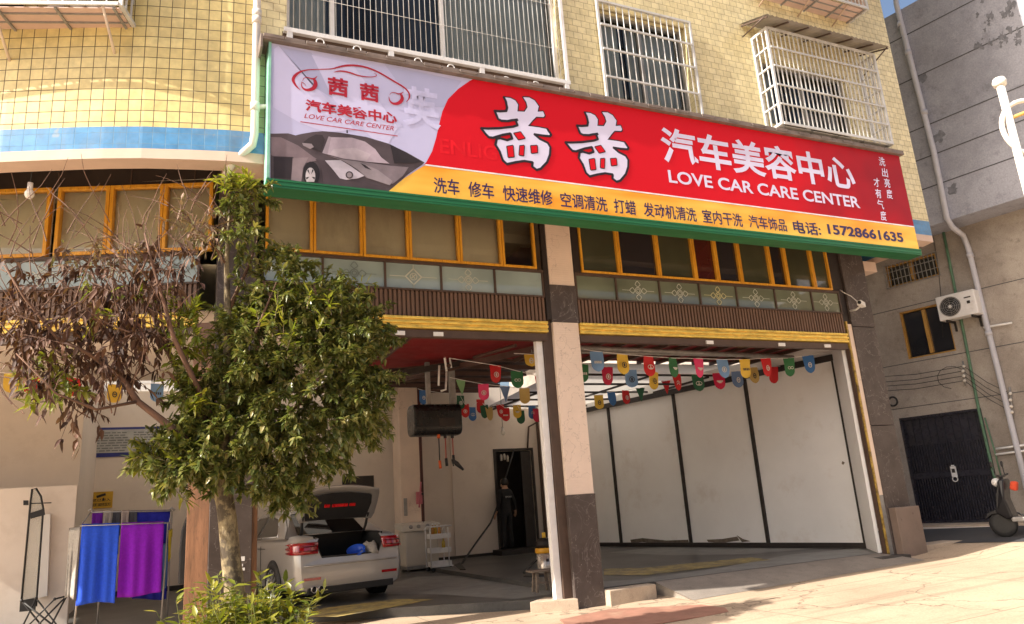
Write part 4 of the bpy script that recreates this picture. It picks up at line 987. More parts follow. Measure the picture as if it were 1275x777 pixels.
# printed picture of a dark sports car
def pm(n, c): return mat('print_'+n, c, .5, var=.42, scale=1.5, spec=.3)
CARG = [
 ('car_body', pm('car_grey', (.085, .066, .075)), [(38, 92), (160, 90), (210, 104), (250, 94), (330, 80), (400, 75), (520, 85), (700, 115), (850, 160), (980, 222), (1100, 290), (1085, 305), (990, 370), (850, 492), (600, 466), (400, 445), (38, 408)]),
 ('car_flank', pm('car_light', (.19, .145, .165)), [(40, 115), (110, 118), (230, 175), (330, 250), (370, 275), (250, 300), (190, 252), (60, 248), (40, 240)]),
 ('car_flank', pm('car_light2', (.24, .19, .21)), [(190, 262), (300, 255), (262, 330), (250, 425), (180, 412)]),
 ('side_intake', pm('car_dark', (.035, .026, .03)), [(58, 250), (190, 256), (176, 402), (60, 396)]),
 ('side_window', pm('car_dark2', (.045, .035, .038)), [(262, 152), (300, 122), (350, 98), (396, 102), (412, 132), (385, 222), (335, 202), (280, 170)]),
 ('windscreen_pillar', pm('car_pillar', (.33, .28, .33)), [(438, 112), (456, 116), (430, 236), (394, 226)]),
 ('windscreen', pm('car_glass', (.42, .35, .42)), [(456, 117), (600, 121), (690, 148), (760, 200), (800, 255), (858, 300), (700, 287), (540, 266), (430, 236)]),
 ('windscreen', pm('car_glass2', (.48, .41, .47)), [(470, 200), (620, 190), (730, 235), (700, 280), (540, 262), (445, 235)]),
 ('rear_quarter_window', pm('car_dark3', (.03, .024, .027)), [(862, 166), (960, 216), (1085, 290), (1000, 298), (890, 298), (876, 225)]),
 ('bonnet', pm('car_bonnet', (.20, .165, .19)), [(430, 242), (540, 270), (700, 292), (860, 314), (990, 325), (950, 385), (880, 440), (700, 400), (640, 345), (560, 290)]),
 ('bonnet', pm('car_bonnet2', (.28, .24, .27)), [(520, 270), (650, 288), (780, 345), (880, 420), (860, 450), (710, 400), (640, 340)]),
 ('bonnet_scoop', pm('car_dark4', (.04, .03, .034)), [(655, 296), (690, 310), (735, 345), (690, 330)]),
 ('headlight', pm('car_lamp', (.50, .46, .54)), [(412, 278), (520, 276), (590, 318), (685, 385), (640, 402), (560, 412), (515, 402), (470, 345)]),
 ('bumper', pm('car_bumper', (.07, .052, .06)), [(345, 268), (405, 280), (465, 350), (520, 408), (600, 422), (700, 430), (830, 465), (830, 489), (600, 464), (400, 444), (392, 360), (370, 300)]),
 ('mirror', pm('car_mirror', (.26, .22, .245)), [(255, 158), (320, 164), (336, 186), (310, 200), (262, 176)]),
 ('wheel_arch', pm('car_dark5', (.022, .018, .02)), [(318+58*math.cos(t*.35), 372+86*math.sin(t*.35)) for t in range(18) if 372+86*math.sin(t*.35) < 440]),
 ('wheel_rim', pm('car_rim', (.50, .46, .49)), [(312+34*math.cos(t*.35), 388+60*math.sin(t*.35)) for t in range(18) if 388+60*math.sin(t*.35) < 438]),
]
PIC = layer([c8(CARG[0][2])], CARG[0][1], 'car_picture', 3)
for i, (n_, m_, poly) in enumerate(CARG[1:]): layer([c8(poly)], m_, n_, 4+i*.35, PIC)
layer([c8([(312+r*math.cos(t), 388+1.75*r*math.sin(t)) for r, t in ((8, a), (31, a-.16), (31, a+.16))]) for a in [k*1.257+.3 for k in range(5)] if 388+1.75*31*math.sin(a) < 436], CARG[15][1], 'wheel_spoke', 11, PIC)
layer([c8([(580+26*math.cos(t*.4), 380+26*math.sin(t*.4)) for t in range(16)])], CARG[3][1], 'lamp_lens', 11, PIC)
layer([c8([(580+18*math.cos(t*.4), 380+18*math.sin(t*.4)) for t in range(16)])], CARG[14][1], 'lamp_lens', 11.5, PIC)
layer([c8([(560, 70), (568, 70), (570, 92), (560, 92)])], CARG[3][1], 'aerial', 12, PIC)

# lettering: text curve -> mesh, fitted to a rectangle on the face
def text_mesh(body, bold=0.0, shear=0.0, sp=1.0):
    cu = bpy.data.curves.new('t', 'FONT'); cu.body = body; cu.offset = bold; cu.shear = shear; cu.space_character = sp; cu.resolution_u = 4
    o = bpy.data.objects.new('t', cu); COL.objects.link(o); bpy.context.view_layer.update()
    dg = bpy.context.evaluated_depsgraph_get(); me = bpy.data.meshes.new_from_object(o.evaluated_get(dg))
    bpy.data.objects.remove(o); bpy.data.curves.remove(cu); return me
def letters(body, u0, u1, z0, z1, m, lay, name, par=None, bold=0.0, shear=0.0, sp=1.0, F=None, o=None):
    me = text_mesh(body, bold, shear, sp); xs = [v.co.x for v in me.vertices]; ys = [v.co.y for v in me.vertices]
    a, b, c, d = min(xs), max(xs), min(ys), max(ys); mb = MB(); F_ = F or FS; off = o if o is not None else (lay*.0016-.002)
    vs = [F_.p(u0+(v.co.x-a)/(b-a)*(u1-u0), z0+(v.co.y-c)/(d-c)*(z1-z0), off) for v in me.vertices]
    for p in me.polygons:
        q = [vs[i] for i in p.vertices]
        if (q[1]-q[0]).cross(q[2]-q[0]).dot(F_.n) < 0: q = q[::-1]
        mb.face(q)
    bpy.data.meshes.remove(me)
    if ' ' in body:
        return mb.build_words(name, m, par or SG, F_, (z1-z0)*.30)
    return mb.build(name, m, par or SG)
def fit(L, B, R, T): return sg(*L)[0], sg(*R)[0], sg(*B)[1], sg(*T)[1]
WHT = mat('print_letter_white', (.68, .65, .86), .6, var=.03); CRIM = mat('print_crimson', (.42, .012, .03), .45, var=.05); NAVYT = mat('print_navy', (.03, .015, .09), .45, var=.05)
BLKT = mat('print_outline', (.02, .012, .014), .45)
# ghost lettering
f_ = fit(c1([(805, 520)])[0], c1([(830, 535)])[0], c1([(1180, 540)])[0], c1([(830, 470)])[0])
letters('ENLIGHT', *f_, mat('print_ghost_red', (.67, .008, .018), .6, spec=.25), 3, 'ghost_lettering', bold=.012)
f_ = fit(c1([(640, 330)])[0], c1([(720, 420)])[0], c1([(805, 330)])[0], c1([(700, 240)])[0])
letters('英', *f_, mat('print_ghost_white', (.545, .542, .80), .6), 3, 'ghost_lettering', bold=.03)
# logo
def ribbon(pts, ws, par=None):
    # tapered stroke through smooth points, in (u, z)
    P = [Vector((*q, 0)) for q in pts]; out = []
    for i in range(len(P)-1):
        a, b, c, d = P[max(i-1, 0)], P[i], P[i+1], P[min(i+2, len(P)-1)]
        for k in range(6):
            t = k/6; q = .5*((2*b)+(c-a)*t+(2*a-5*b+4*c-d)*t*t+(3*b-a-3*c+d)*t**3); out.append((q, ws[i]+(ws[i+1]-ws[i])*t))
    out.append((P[-1], ws[-1])); L = []; R2 = []
    for i, (q, w) in enumerate(out):
        d = (out[min(i+1, len(out)-1)][0]-out[max(i-1, 0)][0]).normalized(); n = Vector((-d.y, d.x, 0))*w/2; L.append(q+n); R2.append(q-n)
    return [[tuple(x[:2]) for x in (L[i], R2[i], R2[i+1], L[i+1])] for i in range(len(L)-1)]
def strokes(lst, conv, px, m, name, lay):
    k = (sg(*conv([(300, 300)])[0])[1]-sg(*conv([(300, 400)])[0])[1])/100
    y = 8.022-lay*.0016
    for pts, ws in lst:
        mb = MB()
        for quad in ribbon([sg(*q) for q in conv(pts)], [w*k for w in ws]):
            q = [Vector((u, y, z)) for u, z in quad]
            if (q[1]-q[0]).cross(q[2]-q[0]).y > 0: q = q[::-1]
            mb.face(q)
        y -= .0003; mb.build(name, m, SG)
strokes([([(140, 315), (98, 272), (74, 222), (92, 180), (140, 146), (210, 128), (320, 123), (430, 118), (500, 100), (570, 88), (650, 88), (750, 106), (860, 150), (1000, 232), (1095, 290), (1138, 340), (1142, 385), (1115, 425)],
          [3, 16, 25, 22, 15, 9, 7, 9, 14, 18, 17, 16, 15, 15, 15, 14, 12, 3]),
         ([(445, 150), (510, 139), (590, 152), (660, 176), (730, 190), (800, 193), (838, 184), (836, 168), (815, 158)], [2, 13, 14, 12, 9, 7, 6, 6, 2]),
         ([(150, 245), (155, 285), (185, 310), (225, 312), (262, 295), (280, 260), (272, 225), (250, 208)], [3, 10, 20, 26, 32, 32, 24, 4]),
         ([(160, 230), (175, 205), (205, 198), (245, 210), (275, 205), (295, 186)], [2, 5, 7, 12, 12, 2]),
         ([(150, 240), (175, 255), (190, 275)], [8, 5, 2]),
         ([(955, 375), (962, 410), (988, 436), (1025, 440), (1058, 425), (1077, 395), (1070, 362), (1050, 345)], [3, 10, 19, 25, 30, 30, 22, 4]),
         ([(962, 362), (975, 342), (1005, 338), (1040, 350), (1068, 346), (1088, 332)], [2, 5, 7, 11, 11, 2]),
         ([(140, 606), (440, 650), (740, 694), (1035, 738)], [7, 7, 7, 7])], c7, 0, CRIM, 'logo_emblem', 5)
one = lambda p: c7([p])[0]
letters('茜', *fit(one((393, 285)), one((545, 378)), one((578, 300)), one((500, 203))), CRIM, 5, 'logo_lettering', bold=.03)
letters('茜', *fit(one((690, 330)), one((830, 425)), one((862, 360)), one((770, 255))), CRIM, 5, 'logo_lettering', bold=.03)
letters('汽车美容中心', *fit(one((185, 490)), one((215, 508)), one((1030, 590)), one((215, 398))), CRIM, 5, 'logo_lettering', bold=.032)
letters('LOVE CAR CARE CENTER', *fit(one((175, 560)), one((190, 572)), one((1000, 670)), one((195, 530))), CRIM, 5, 'logo_lettering', shear=.28, bold=.004)
# the two large brushed characters
K1 = [(325, 152), (365, 157), (395, 172), (412, 197), (408, 238), (452, 240), (470, 212), (462, 182), (443, 152), (480, 154), (512, 172), (537, 207), (530, 240), (563, 238), (573, 262), (566, 272), (522, 270), (500, 292), (472, 326), (540, 335), (590, 345), (612, 378), (605, 388), (560, 384), (510, 376), (545, 405), (592, 428), (608, 455), (605, 500), (588, 545), (550, 585), (525, 592), (497, 572), (500, 546), (450, 538), (400, 545), (345, 557), (320, 535), (300, 480), (275, 440), (283, 404), (303, 400), (345, 412), (376, 402), (366, 372), (320, 380), (260, 398), (235, 395), (215, 375), (188, 340), (230, 342), (300, 340), (380, 331), (408, 322), (398, 296), (408, 288), (375, 292), (350, 297), (310, 295), (290, 285), (270, 235), (300, 238), (340, 236), (345, 215), (338, 180)]
KH = [[(388, 372), (426, 364), (452, 400), (414, 408)], [(346, 452), (380, 446), (386, 512), (354, 515)], [(424, 448), (448, 446), (444, 505), (420, 502)], [(490, 448), (526, 446), (528, 486), (494, 490)]]
A0 = sg(*c5([(188, 340)])[0]); A1 = sg(*c5([(697, 425)])[0])
def outline(poly, w):
    out = []; n = len(poly)
    for i in range(n):
        a, b = Vector(poly[i]), Vector(poly[(i+1) % n]); d = (b-a)
        if d.length < 1e-6: continue
        d.normalize(); nn = Vector((-d.y, d.x))*w; e = d*w
        out.append([tuple(q) for q in (a-nn-e*.4, b-nn+e*.4, b+nn+e*.4, a+nn-e*.4)])
    return out
for du in ((0, 0), (A1[0]-A0[0], A1[1]-A0[1])):
    P = [(u+du[0], z+du[1]) for u, z in [sg(*q) for q in c5(K1)]]
    H = [[(u+du[0], z+du[1]) for u, z in [sg(*q) for q in c5(h)]] for h in KH]
    mb = MB()
    ks = layer([P], WHT, 'brush_lettering', 5, conv=None)
    layer(outline(P, .017), BLKT, 'letter_outline', 4, ks, conv=None)
    hb = []
    for h in H: hb += outline(h, .014)
    layer(hb, BLKT, 'letter_outline', 6, ks, conv=None)
    layer(H, RED, 'letter_counter', 7.5, ks, conv=None)
# white name, slogan, services
letters('汽车美容中心', *fit((820.6, 162), (829, 202.5), (1064, 223), (827.7, 158)), WHT, 5, 'name_lettering', bold=.024)
letters('LOVE CAR CARE CENTER', *fit((832, 220), (834.7, 227.6), (1069.4, 250), (832.5, 211.7)), WHT, 5, 'name_lettering', bold=.022)
o3 = lambda p: c3([p])[0]
for chs, pos in (('洗出亮度', ((1010, 218), (1025, 276), (1038, 332), (1050, 390))), ('才有气度', ((982, 328), (992, 387), (1003, 445), (1018, 505)))):
    for ch, (x, y) in zip(chs, pos):
        u, z = sg(*o3((x, y))); letters(ch, u-.075, u+.075, z-.085, z+.085, WHT, 5, 'slogan_lettering', bold=.012, shear=.12)
zt_, zb_ = sg(545.5, 221.0)[1], sg(545.5, 240.8)[1]
o5 = C(530, 210, 3.864); o2 = C(580, 90, 3.533)
row = [('洗车', o5([(38, 80)])[0], o5([(162, 100)])[0]), ('修车', o5([(205, 110)])[0], o5([(328, 110)])[0]), ('快速维修', o5([(370, 110)])[0], o5([(610, 150)])[0]), ('空调清洗', o5([(648, 150)])[0], o5([(872, 175)])[0]),
       ('打蜡', o5([(905, 180)])[0], o5([(1010, 195)])[0]), ('发动机清洗', o2([(780, 600)])[0], o2([(1013, 630)])[0]), ('室内干洗', o3((62, 515)), o3((272, 530))), ('汽车饰品', o3((305, 530)), o3((505, 555))), ('电话:', o3((540, 555)), o3((685, 575)))]
for t, a, b in row: letters(t, sg(*a)[0], sg(*b)[0], zb_, zt_, NAVYT, 5, 'service_lettering', bold=.02 if t == '电话:' else .013)
letters('15728661635', sg(*o3((722, 570)))[0], sg(*o3((1122, 620)))[0], sg(1031.8, 291.6)[1], sg(1031.8, 279)[1], NAVYT, 5, 'service_lettering', bold=.03)
# ------------------------------------------------------------------ the silver saloon
SILVER, nt_, p_ = newmat('silver_car_paint'); p_.inputs['Base Color'].default_value = (.50, .48, .46, 1); p_.inputs['Metallic'].default_value = .35; p_.inputs['Roughness'].default_value = .30; p_.inputs['Coat Weight'].default_value = .7; p_.inputs['Coat Roughness'].default_value = .05
v_ = ocoord(nt_); c_ = mixc(nt_, maprange(nt_, noise(nt_, v_, 3.0, 6), .45, .75, 0, .35), (.40, .385, .37), (.29, .265, .24)); nt_.links.new(c_, p_.inputs['Base Color'])
CARGL = glassmat('car_window_glass', (.012, .013, .012), .03, .2)
BLACKC = mat('car_black', (.012, .012, .013), .6)
REDL, nt_, p_ = newmat('red_lamp'); p_.inputs['Base Color'].default_value = (.30, .004, .010, 1); p_.inputs['Roughness'].default_value = .08; p_.inputs['Coat Weight'].default_value = 1
CAR = thing('parked_car', 'silver saloon with its boot lid raised, parked nose-in in the left bay', 'car', (2.6, 12.15, 0), rot=(0, 0, R_(101)))
ST_ = [  # x, half width scale, top z, top half width
 (.0, .80, .99, .50), (.05, .86, 1.01, .54), (.14, .893, 1.02, .56), (.30, .905, 1.03, .57), (.60, .91, 1.04, .58), (.98, .91, 1.04, .60), (1.36, .908, 1.03, .62), (2.0, .905, 1.01, .64), (2.8, .90, .99, .64), (3.4, .895, .98, .62), (3.79, .89, .93, .60), (4.2, .87, .85, .56), (4.5, .80, .74, .50), (4.63, .66, .62, .42)]
def sec(st):
    x, w, zt, tw = st; e = .10 if x < .1 else 0
    return [Vector((x+e*.4, w*.80, .20)), Vector((x+e*.1, w*.955, .27)), Vector((x, w*.985, .40)), Vector((x-.0, w*1.0, .52)), Vector((x+.01, w*1.0, .62)), Vector((x+.03*(x < .1), w*1.0, .74)), Vector((x+.05*(x < .1), w*.985, min(.84, zt-.1))), Vector((x+.07*(x < .1), w*.955, min(.93, zt-.04))), Vector((x+.08*(x < .1), tw+(w*.955-tw)*.55, zt-.012)), Vector((x+.08*(x < .1), tw, zt))]
mb = MB(); secs = [sec(s) for s in ST_]; mir = lambda p: Vector((p.x, -p.y, p.z))
for i in range(len(secs)-1):
    a, b = secs[i], secs[i+1]
    for j in range(len(a)-1):
        mb.face([a[j], b[j], b[j+1], a[j+1]], None, True); mb.face([mir(a[j+1]), mir(b[j+1]), mir(b[j]), mir(a[j])], None, True)
    if ST_[i][0] >= .60: mb.face([a[-1], b[-1], mir(b[-1]), mir(a[-1])], None, True)
    mb.face([mir(a[0]), mir(b[0]), b[0], a[0]])
r0 = secs[0]
for j in range(0, 4): mb.face([r0[j+1], mir(r0[j+1]), mir(r0[j]), r0[j]], None, True)
# rear face round the boot opening: lip at .74, opening tapers
lipw = .47
mb.face([r0[5], Vector((.03, lipw, .70)), Vector((.03, -lipw, .70)), mir(r0[5]), mir(r0[4]), r0[4]])
for sg_ in (1, -1):
    q = [r0[5], r0[6], r0[7], r0[8], r0[9], Vector((.06, .56, .90)), Vector((.03, lipw, .70))]
    q = [Vector((p.x, p.y*sg_, p.z)) for p in q]; mb.face(q if sg_ == 1 else q[::-1])
fr = secs[-1]
for j in range(len(fr)-1): mb.face([fr[j], mir(fr[j]), mir(fr[j+1]), fr[j+1]], None, True)
body = mb.build('body', SILVER, CAR, weld=True, local=True)
body.modifiers.new('es', 'EDGE_SPLIT').split_angle = R_(38)
def cpart(name, mbx, m, par=None, bevel=0, weld=False): return mbx.build(name, m, par or CAR, local=True, bevel=bevel, weld=weld)
# greenhouse
GH = [(.78, .70, 1.035), (1.38, .56, 1.375), (2.1, .56, 1.43), (2.75, .55, 1.385), (3.5, .70, .99)]
mb = MB(); W_ = .865
for i in range(1, 3):
    (x, w, z), (x2, w2, z2) = GH[i], GH[i+1]
    mb.face([(x, w, z), (x2, w2, z2), (x2, 0, z2+.035), (x, 0, z+.035)], None, True); mb.face([(x, 0, z+.035), (x2, 0, z2+.035), (x2, -w2, z2), (x, -w, z)], None, True)
for s in (1, -1):
    side = [(.62, .83*s, 1.0), (.90, .70*s, 1.15), (1.38, .575*s, 1.375), (2.1, .58*s, 1.425), (2.75, .565*s, 1.38), (3.5, .80*s, .98)]
    mb.face(side if s < 0 else side[::-1])
    a, b = [(.90, .70*s, 1.15), (1.38, .575*s, 1.375)], [(.86, .56*s, 1.07), (1.42, .50*s, 1.395)]
    q = [(.62, .83*s, 1.0), (.76, .62*s, 1.03), b[0], (1.38, .50*s, 1.39), a[1], a[0]]; mb.face(q if s > 0 else q[::-1])
roof = cpart('roof', mb, SILVER)
roof.modifiers.new('sol', 'SOLIDIFY').thickness = .02
mb = MB(); mb.face([(.80, .58, 1.045), (1.375, .50, 1.385), (1.375, 0, 1.42), (.79, 0, 1.05)]); mb.face([(.79, 0, 1.05), (1.375, 0, 1.42), (1.375, -.50, 1.385), (.80, -.58, 1.045)]); cpart('rear_window', mb, CARGL)
mb = MB(); mb.tube([(1.385, .52, 1.385), (1.375, .3, 1.41), (1.37, 0, 1.425), (1.375, -.3, 1.41), (1.385, -.52, 1.385)], .022, 8); cpart('roof_edge', mb, SILVER)
for s in (1, -1):
    mb = MB()
    pl = lambda x, z: Vector((x, s*(.83-(z-1.0)*.63+.018), z))
    q = [pl(1.06, 1.055), pl(1.30, 1.19), pl(1.55, 1.315), pl(1.95, 1.36), pl(2.06, 1.365), pl(2.06, 1.03)]; mb.face(q if s < 0 else q[::-1])
    q = [pl(2.14, 1.03), pl(2.14, 1.365), pl(2.65, 1.33), pl(3.25, 1.03)]; mb.face(q if s < 0 else q[::-1]); wn = mb.build_each('side_window', CARGL, CAR)
    mb = MB(); mb.tube([pl(1.02, 1.04), pl(1.27, 1.19), pl(1.54, 1.33), pl(2.0, 1.38), pl(2.65, 1.345)], .011, 6); mb.tube([pl(1.02, 1.04), pl(2.1, 1.015), pl(3.3, 1.01)], .011, 6); cpart('window_trim', mb, STEEL)
    mb = MB(); mb.obox((1.80, s*.915, .845), (.20, 0, 0), (0, .022*s, 0), (0, 0, .028)); cpart('door_handle', mb, STEEL, bevel=.006)
    mb = MB()
    for q in ([(1.62, s*.9105, .35), (1.62, s*.914, .9)], [(2.1, s*.908, .3), (2.1, s*.908, .96)], [(1.4, s*.912, .86), (3.4, s*.905, .85)]): mb.tube(q, .004, 4)
    for m2 in [mb]: m2.build_each('panel_gap', BLACKC, CAR)
    # rear lamp wrapping round the corner
    mb = MB(); rows = [(.775, 0), (.83, .01), (.90, .025), (.945, .04)]
    plan = [(.015, .53), (.004, .68), (.012, .78), (.075, .875), (.20, .905), (.40, .912)]
    for (z0, d0), (z1, d1) in zip(rows, rows[1:]):
        for (xa, ya), (xb, yb) in zip(plan, plan[1:]):
            q = [Vector((xa-.010+d0, s*(ya+.008-d0*.4), z0)), Vector((xb-.010+d0, s*(yb+.008-d0*.4), z0+(.02 if xb > .3 else 0))), Vector((xb-.010+d1, s*(yb+.008-d1*.4), z1-(.03 if xb > .3 else 0))), Vector((xa-.010+d1, s*(ya+.008-d1*.4), z1))]
            mb.face(q if s < 0 else q[::-1], None, True)
    tl = cpart('tail_light', mb, REDL, weld=True); tl.modifiers.new('s', 'SOLIDIFY').thickness = .02
    mb = MB()
    for z in (.82, .885): mb.tube([(.0+(.01 if z > .85 else 0), s*.56, z), (-.012+(.015 if z > .85 else 0), s*.70, z), (.03, s*.83, z)], .007, 5)
    cpart('lamp_strip', mb, mat('lamp_dark_red', (.10, .004, .006), .2), tl)
    mb = MB(); mb.obox((-.012, s*.50, .395), (.05, 0, 0), (0, s*.26, 0), (0, 0, .04)); cpart('reflector', mb, REDL)
    # wheels
    for wx in (.98, 3.79):
        c = Vector((wx, s*.86, .325)); ax = Vector((0, s, 0))
        mb = MB(); mb.lathe(c, [(.10, .047), (.372, .047), (.372, .060), (.10, .060)], 32, ax); cpart('wheel_arch', mb, BLACKC)
        mb = MB(); mb.lathe(c-ax*.12, [(.22, 0), (.315, .0), (.325, .03), (.325, .17), (.312, .20), (.235, .203), (.22, .18)], 32, ax); wh = cpart('wheel', mb, BLACKR)
        mb = MB(); mb.lathe(c-ax*.12, [(.0, .12), (.22, .12), (.236, .195), (.225, .20), (.21, .14), (.0, .15)], 32, ax)
        for k in range(10):
            t = 2*math.pi*k/10; d = Vector((math.cos(t), 0, math.sin(t))); pz = Vector((-math.sin(t), 0, math.cos(t)))*.02
            o = c-ax*.12+ax*.15; mb.obox(o+d*.03-pz, d*.185, pz*2, ax*.04)
        mb.lathe(c-ax*.12, [(.05, .15), (.05, .2), (.0, .203)], 14, ax); cpart('rim', mb, mat('alloy', (.55, .55, .56), .3, metal=.8), wh)
# bumper details
mb = MB(); mb.obox((.0, -.70, .19), (.10, 0, 0), (0, 1.40, 0), (0, 0, .10)); cpart('diffuser', mb, BLACKC, bevel=.01)
mb = MB()
for y in (.50, .61): mb.lathe(Vector((-.01, y, .265)), [(.036, .12), (.046, .0), (.05, -.03), (.042, -.03), (.038, .10)], 18, Vector((1, 0, 0)))
mb.build_each('exhaust_pipe', STEEL, CAR)
mb = MB()
for y in (.50, .61): mb.lathe(Vector((-.005, y, .265)), [(.0, 0), (.04, 0), (.04, .01), (.0, .01)], 14, Vector((1, 0, 0)))
cpart('exhaust_bore', mb, BLACKR)
mb = MB(); mb.tube([(-.006, .76, .60), (-.012, .4, .60), (-.014, 0, .60), (-.012, -.4, .60), (-.006, -.76, .60)], .010, 6); cpart('bumper_crease', mb, SILVER)
# boot cavity
mb = MB(); lw, dw = .50, .55
pts = [(.05, lw, .72), (.05, -lw, .72)]
mb.face([(.07, -.50, .60), (.07, .50, .60), (.95, .50, .60), (.95, -.50, .60)])
for s in (1, -1): mb.face([(.07, s*.50, .60), (.07, s*.56, 1.015), (.90, s*.56, 1.03), (.95, s*.50, .60)])
mb.face([(.95, -.5, .60), (.95, .5, .60), (.82, .56, 1.035), (.82, -.56, 1.035)]); mb.face([(.06, -.47, .715), (.06, .47, .715), (.07, .5, .60), (.07, -.5, .60)])
bt = cpart('boot_lining', mb, BLACKC)
mb = MB(); mb.tube([(.045, .47, .715), (.03, .2, .71), (.028, 0, .709), (.03, -.2, .71), (.045, -.47, .715), (.085, -.555, .92), (.12, -.565, 1.02)], .014, 6); mb.tube([(.045, .47, .715), (.085, .555, .92), (.12, .565, 1.02)], .014, 6); cpart('boot_seal', mb, BLACKR)
# raised lid: hinge near the rear window's foot, leaning over the rear window
LID = []
lo, hi = Vector((.66, 0, 1.25)), Vector((.36, 0, 1.74))
def lidrow(t): return lo.lerp(hi, t)
mb = MB(); prof = [(0, .62, .0), (.15, .67, .02), (.5, .69, .035), (.85, .68, .02), (1.0, .64, -.03)]
nrm = Vector((.38, 0, .30)).normalized()
for (t0, w0, b0), (t1, w1, b1) in zip(prof, prof[1:]):
    for k in range(8):
        a0, a1 = -1+k/4, -1+(k+1)/4
        f = lambda t, w, b, a: lidrow(t)+Vector((0, w*a, 0))+nrm*(b+.03*(1-a*a)-.02*abs(a)**4)+Vector((-.03, 0, .05))*(1-a*a)*t
        mb.face([f(t0, w0, b0, a0), f(t0, w0, b0, a1), f(t1, w1, b1, a1), f(t1, w1, b1, a0)], None, True)
lid = cpart('boot_lid', mb, SILVER, weld=True); lid.modifiers.new('s', 'SOLIDIFY').thickness = .025
mb = MB()
for (t0, w0), (t1, w1) in zip(((.05, .52), (.5, .57), (.76, .55)), ((.5, .57), (.76, .55), (.80, .50))):
    for a0, a1 in ((-1, -.33), (-.33, .33), (.33, 1)):
        f = lambda t, w, a: lidrow(t)+Vector((0, w*a, 0))-nrm*.018+Vector((-.03, 0, .05))*(1-a*a)*t
        mb.face([f(t0, w0, a0), f(t0, w0, a1), f(t1, w1, a1), f(t1, w1, a0)])
li = cpart('lid_lining', mb, BLACKC, lid); li.modifiers.new('s', 'SOLIDIFY').thickness = .01
mb = MB(); q = lidrow(.46)-nrm*.045
for y0, y1 in ((.02-.30, .02-.20), (-.15, .12), (.16, .25)): mb.obox(q+Vector((0, y0, 0)), (0, y1-y0, 0), (hi-lo).normalized()*.045, nrm*.02)
for o_ in mb.build_each('lid_reflector', mat('red_reflector', (.62, .012, .012), .3), lid): pass
mb = MB()
for s in (1, -1): mb.tube([(.78, s*.53, 1.0), (.70, s*.55, 1.12), (.64, s*.56, 1.27), (.6, s*.56, 1.33)], .022, 8)
mb.build_each('lid_hinge', BLACKC, CAR)
CM = Matrix.Translation((2.6, 12.15, 0)) @ Matrix.Rotation(R_(101), 4, 'Z')
# things in the boot
BLUEP = mat('blue_plastic', (.01, .09, .60), .35, var=.1)
c = CM @ Vector((.22, -.20, .602)); mb = MB(); mb.lathe(c, [(.085, 0), (.135, .10), (.15, .20), (.145, .205), (.12, .10), (.07, .02)], 24, Vector((-.3, -.5, 1)))
tag(mb.build('plastic_basin', BLUEP, None, origin=c), 'bright blue plastic basin standing in the open boot of the silver car', 'basin')
def cloth(name, label, cat, c, sx, sy, sz, m, seed=1):
    rnd = random.Random(seed); mb = MB(); n, k = 14, 9; P = []
    for i in range(k):
        t = i/(k-1); row = []
        for j in range(n):
            a = 2*math.pi*j/n; r = math.sin(math.pi*(.08+.84*t))**.6*(1+.22*math.sin(3*a+seed+t*5)+rnd.uniform(-.12, .12))
            row.append(Vector(c)+Vector((sx*r*math.cos(a), sy*r*math.sin(a), sz*t*(1+.15*math.sin(2*a+seed)))))
        P.append(row)
    for i in range(k-1):
        for j in range(n): mb.face([P[i][j], P[i][(j+1) % n], P[i+1][(j+1) % n], P[i+1][j]], None, True)
    mb.face(P[0][::-1]); mb.face(P[-1]); return tag(mb.build(name, m, None, origin=c, weld=True), label, cat)
GREYT = mat('grey_terry', (.36, .34, .31), .95, var=.25, scale=30, bmp=.6, bscale=150)
cloth('crumpled_towel', 'crumpled pale grey cloth beside the blue basin in the car boot', 'cloth', CM @ Vector((.19, -.40, .615)), .13, .17, .24, GREYT, 3)

# ------------------------------------------------------------------ washing machine, trolley, vacuum, stool
CREAM = mat('cream_plastic', (.62, .57, .50), .4, var=.06, scale=3, stain=(.45, .36, .28), samt=.3, sscale=3)
p0 = pZ(505, 713, 0); WM = thing('washing_machine', 'cream twin-tub washing machine beside the inner column, next to the white trolley', 'washing machine', p0)
x0, y0 = p0.x, p0.y; wx, dy = .80, .62; hz = pY(507, 657, y0).z
mb = MB(); mb.box(x0+.02, x0+wx, y0+.02, y0+dy, .09, hz-.08); mb.build('cabinet', CREAM, WM, bevel=.05)
mb = MB(); mb.box(x0+.03, x0+wx-.01, y0+.03, y0+dy-.01, .035, .13); mb.build('plinth', GREYM, WM, bevel=.02)
mb = MB(); mb.prism([(x0-.06, y0-.03, hz-.09), (x0-.06, y0+dy, hz-.02), (x0-.06, y0+dy, hz+.10), (x0-.06, y0+.06, hz+.06)], (wx+.12, 0, 0)); tp = mb.build('lid_top', CREAM, WM, bevel=.015)
mb = MB()
for k in (.16, .34, .55): mb.lathe((x0+k, y0+.03, hz+.0), [(.045, 0), (.04, .03), (.0, .03)], 14, Vector((0, -.7, .5)))
mb.build_each('dial', GREYM, tp)
mb = MB()
for a, b in ((.1, .1), (wx-.1, .1), (.1, dy-.1), (wx-.1, dy-.1)): mb.tube([(x0+a, y0+b, 0), (x0+a, y0+b, .05)], .035, 10)
mb.build_each('foot', GREYM, WM)
mb = MB(); mb.tube([(x0+.55, y0+.3, hz+.08), (x0+.55, y0+.3, 4.2)], .008, 6); mb.ball((x0+.55, y0+.3, hz+.72), .03, 8); tag(mb.build('pull_cord', BLACKR, None, origin=(x0+.55, y0+.3, hz)), 'thin dark cord hanging from the ceiling onto the washing machine', 'cord')
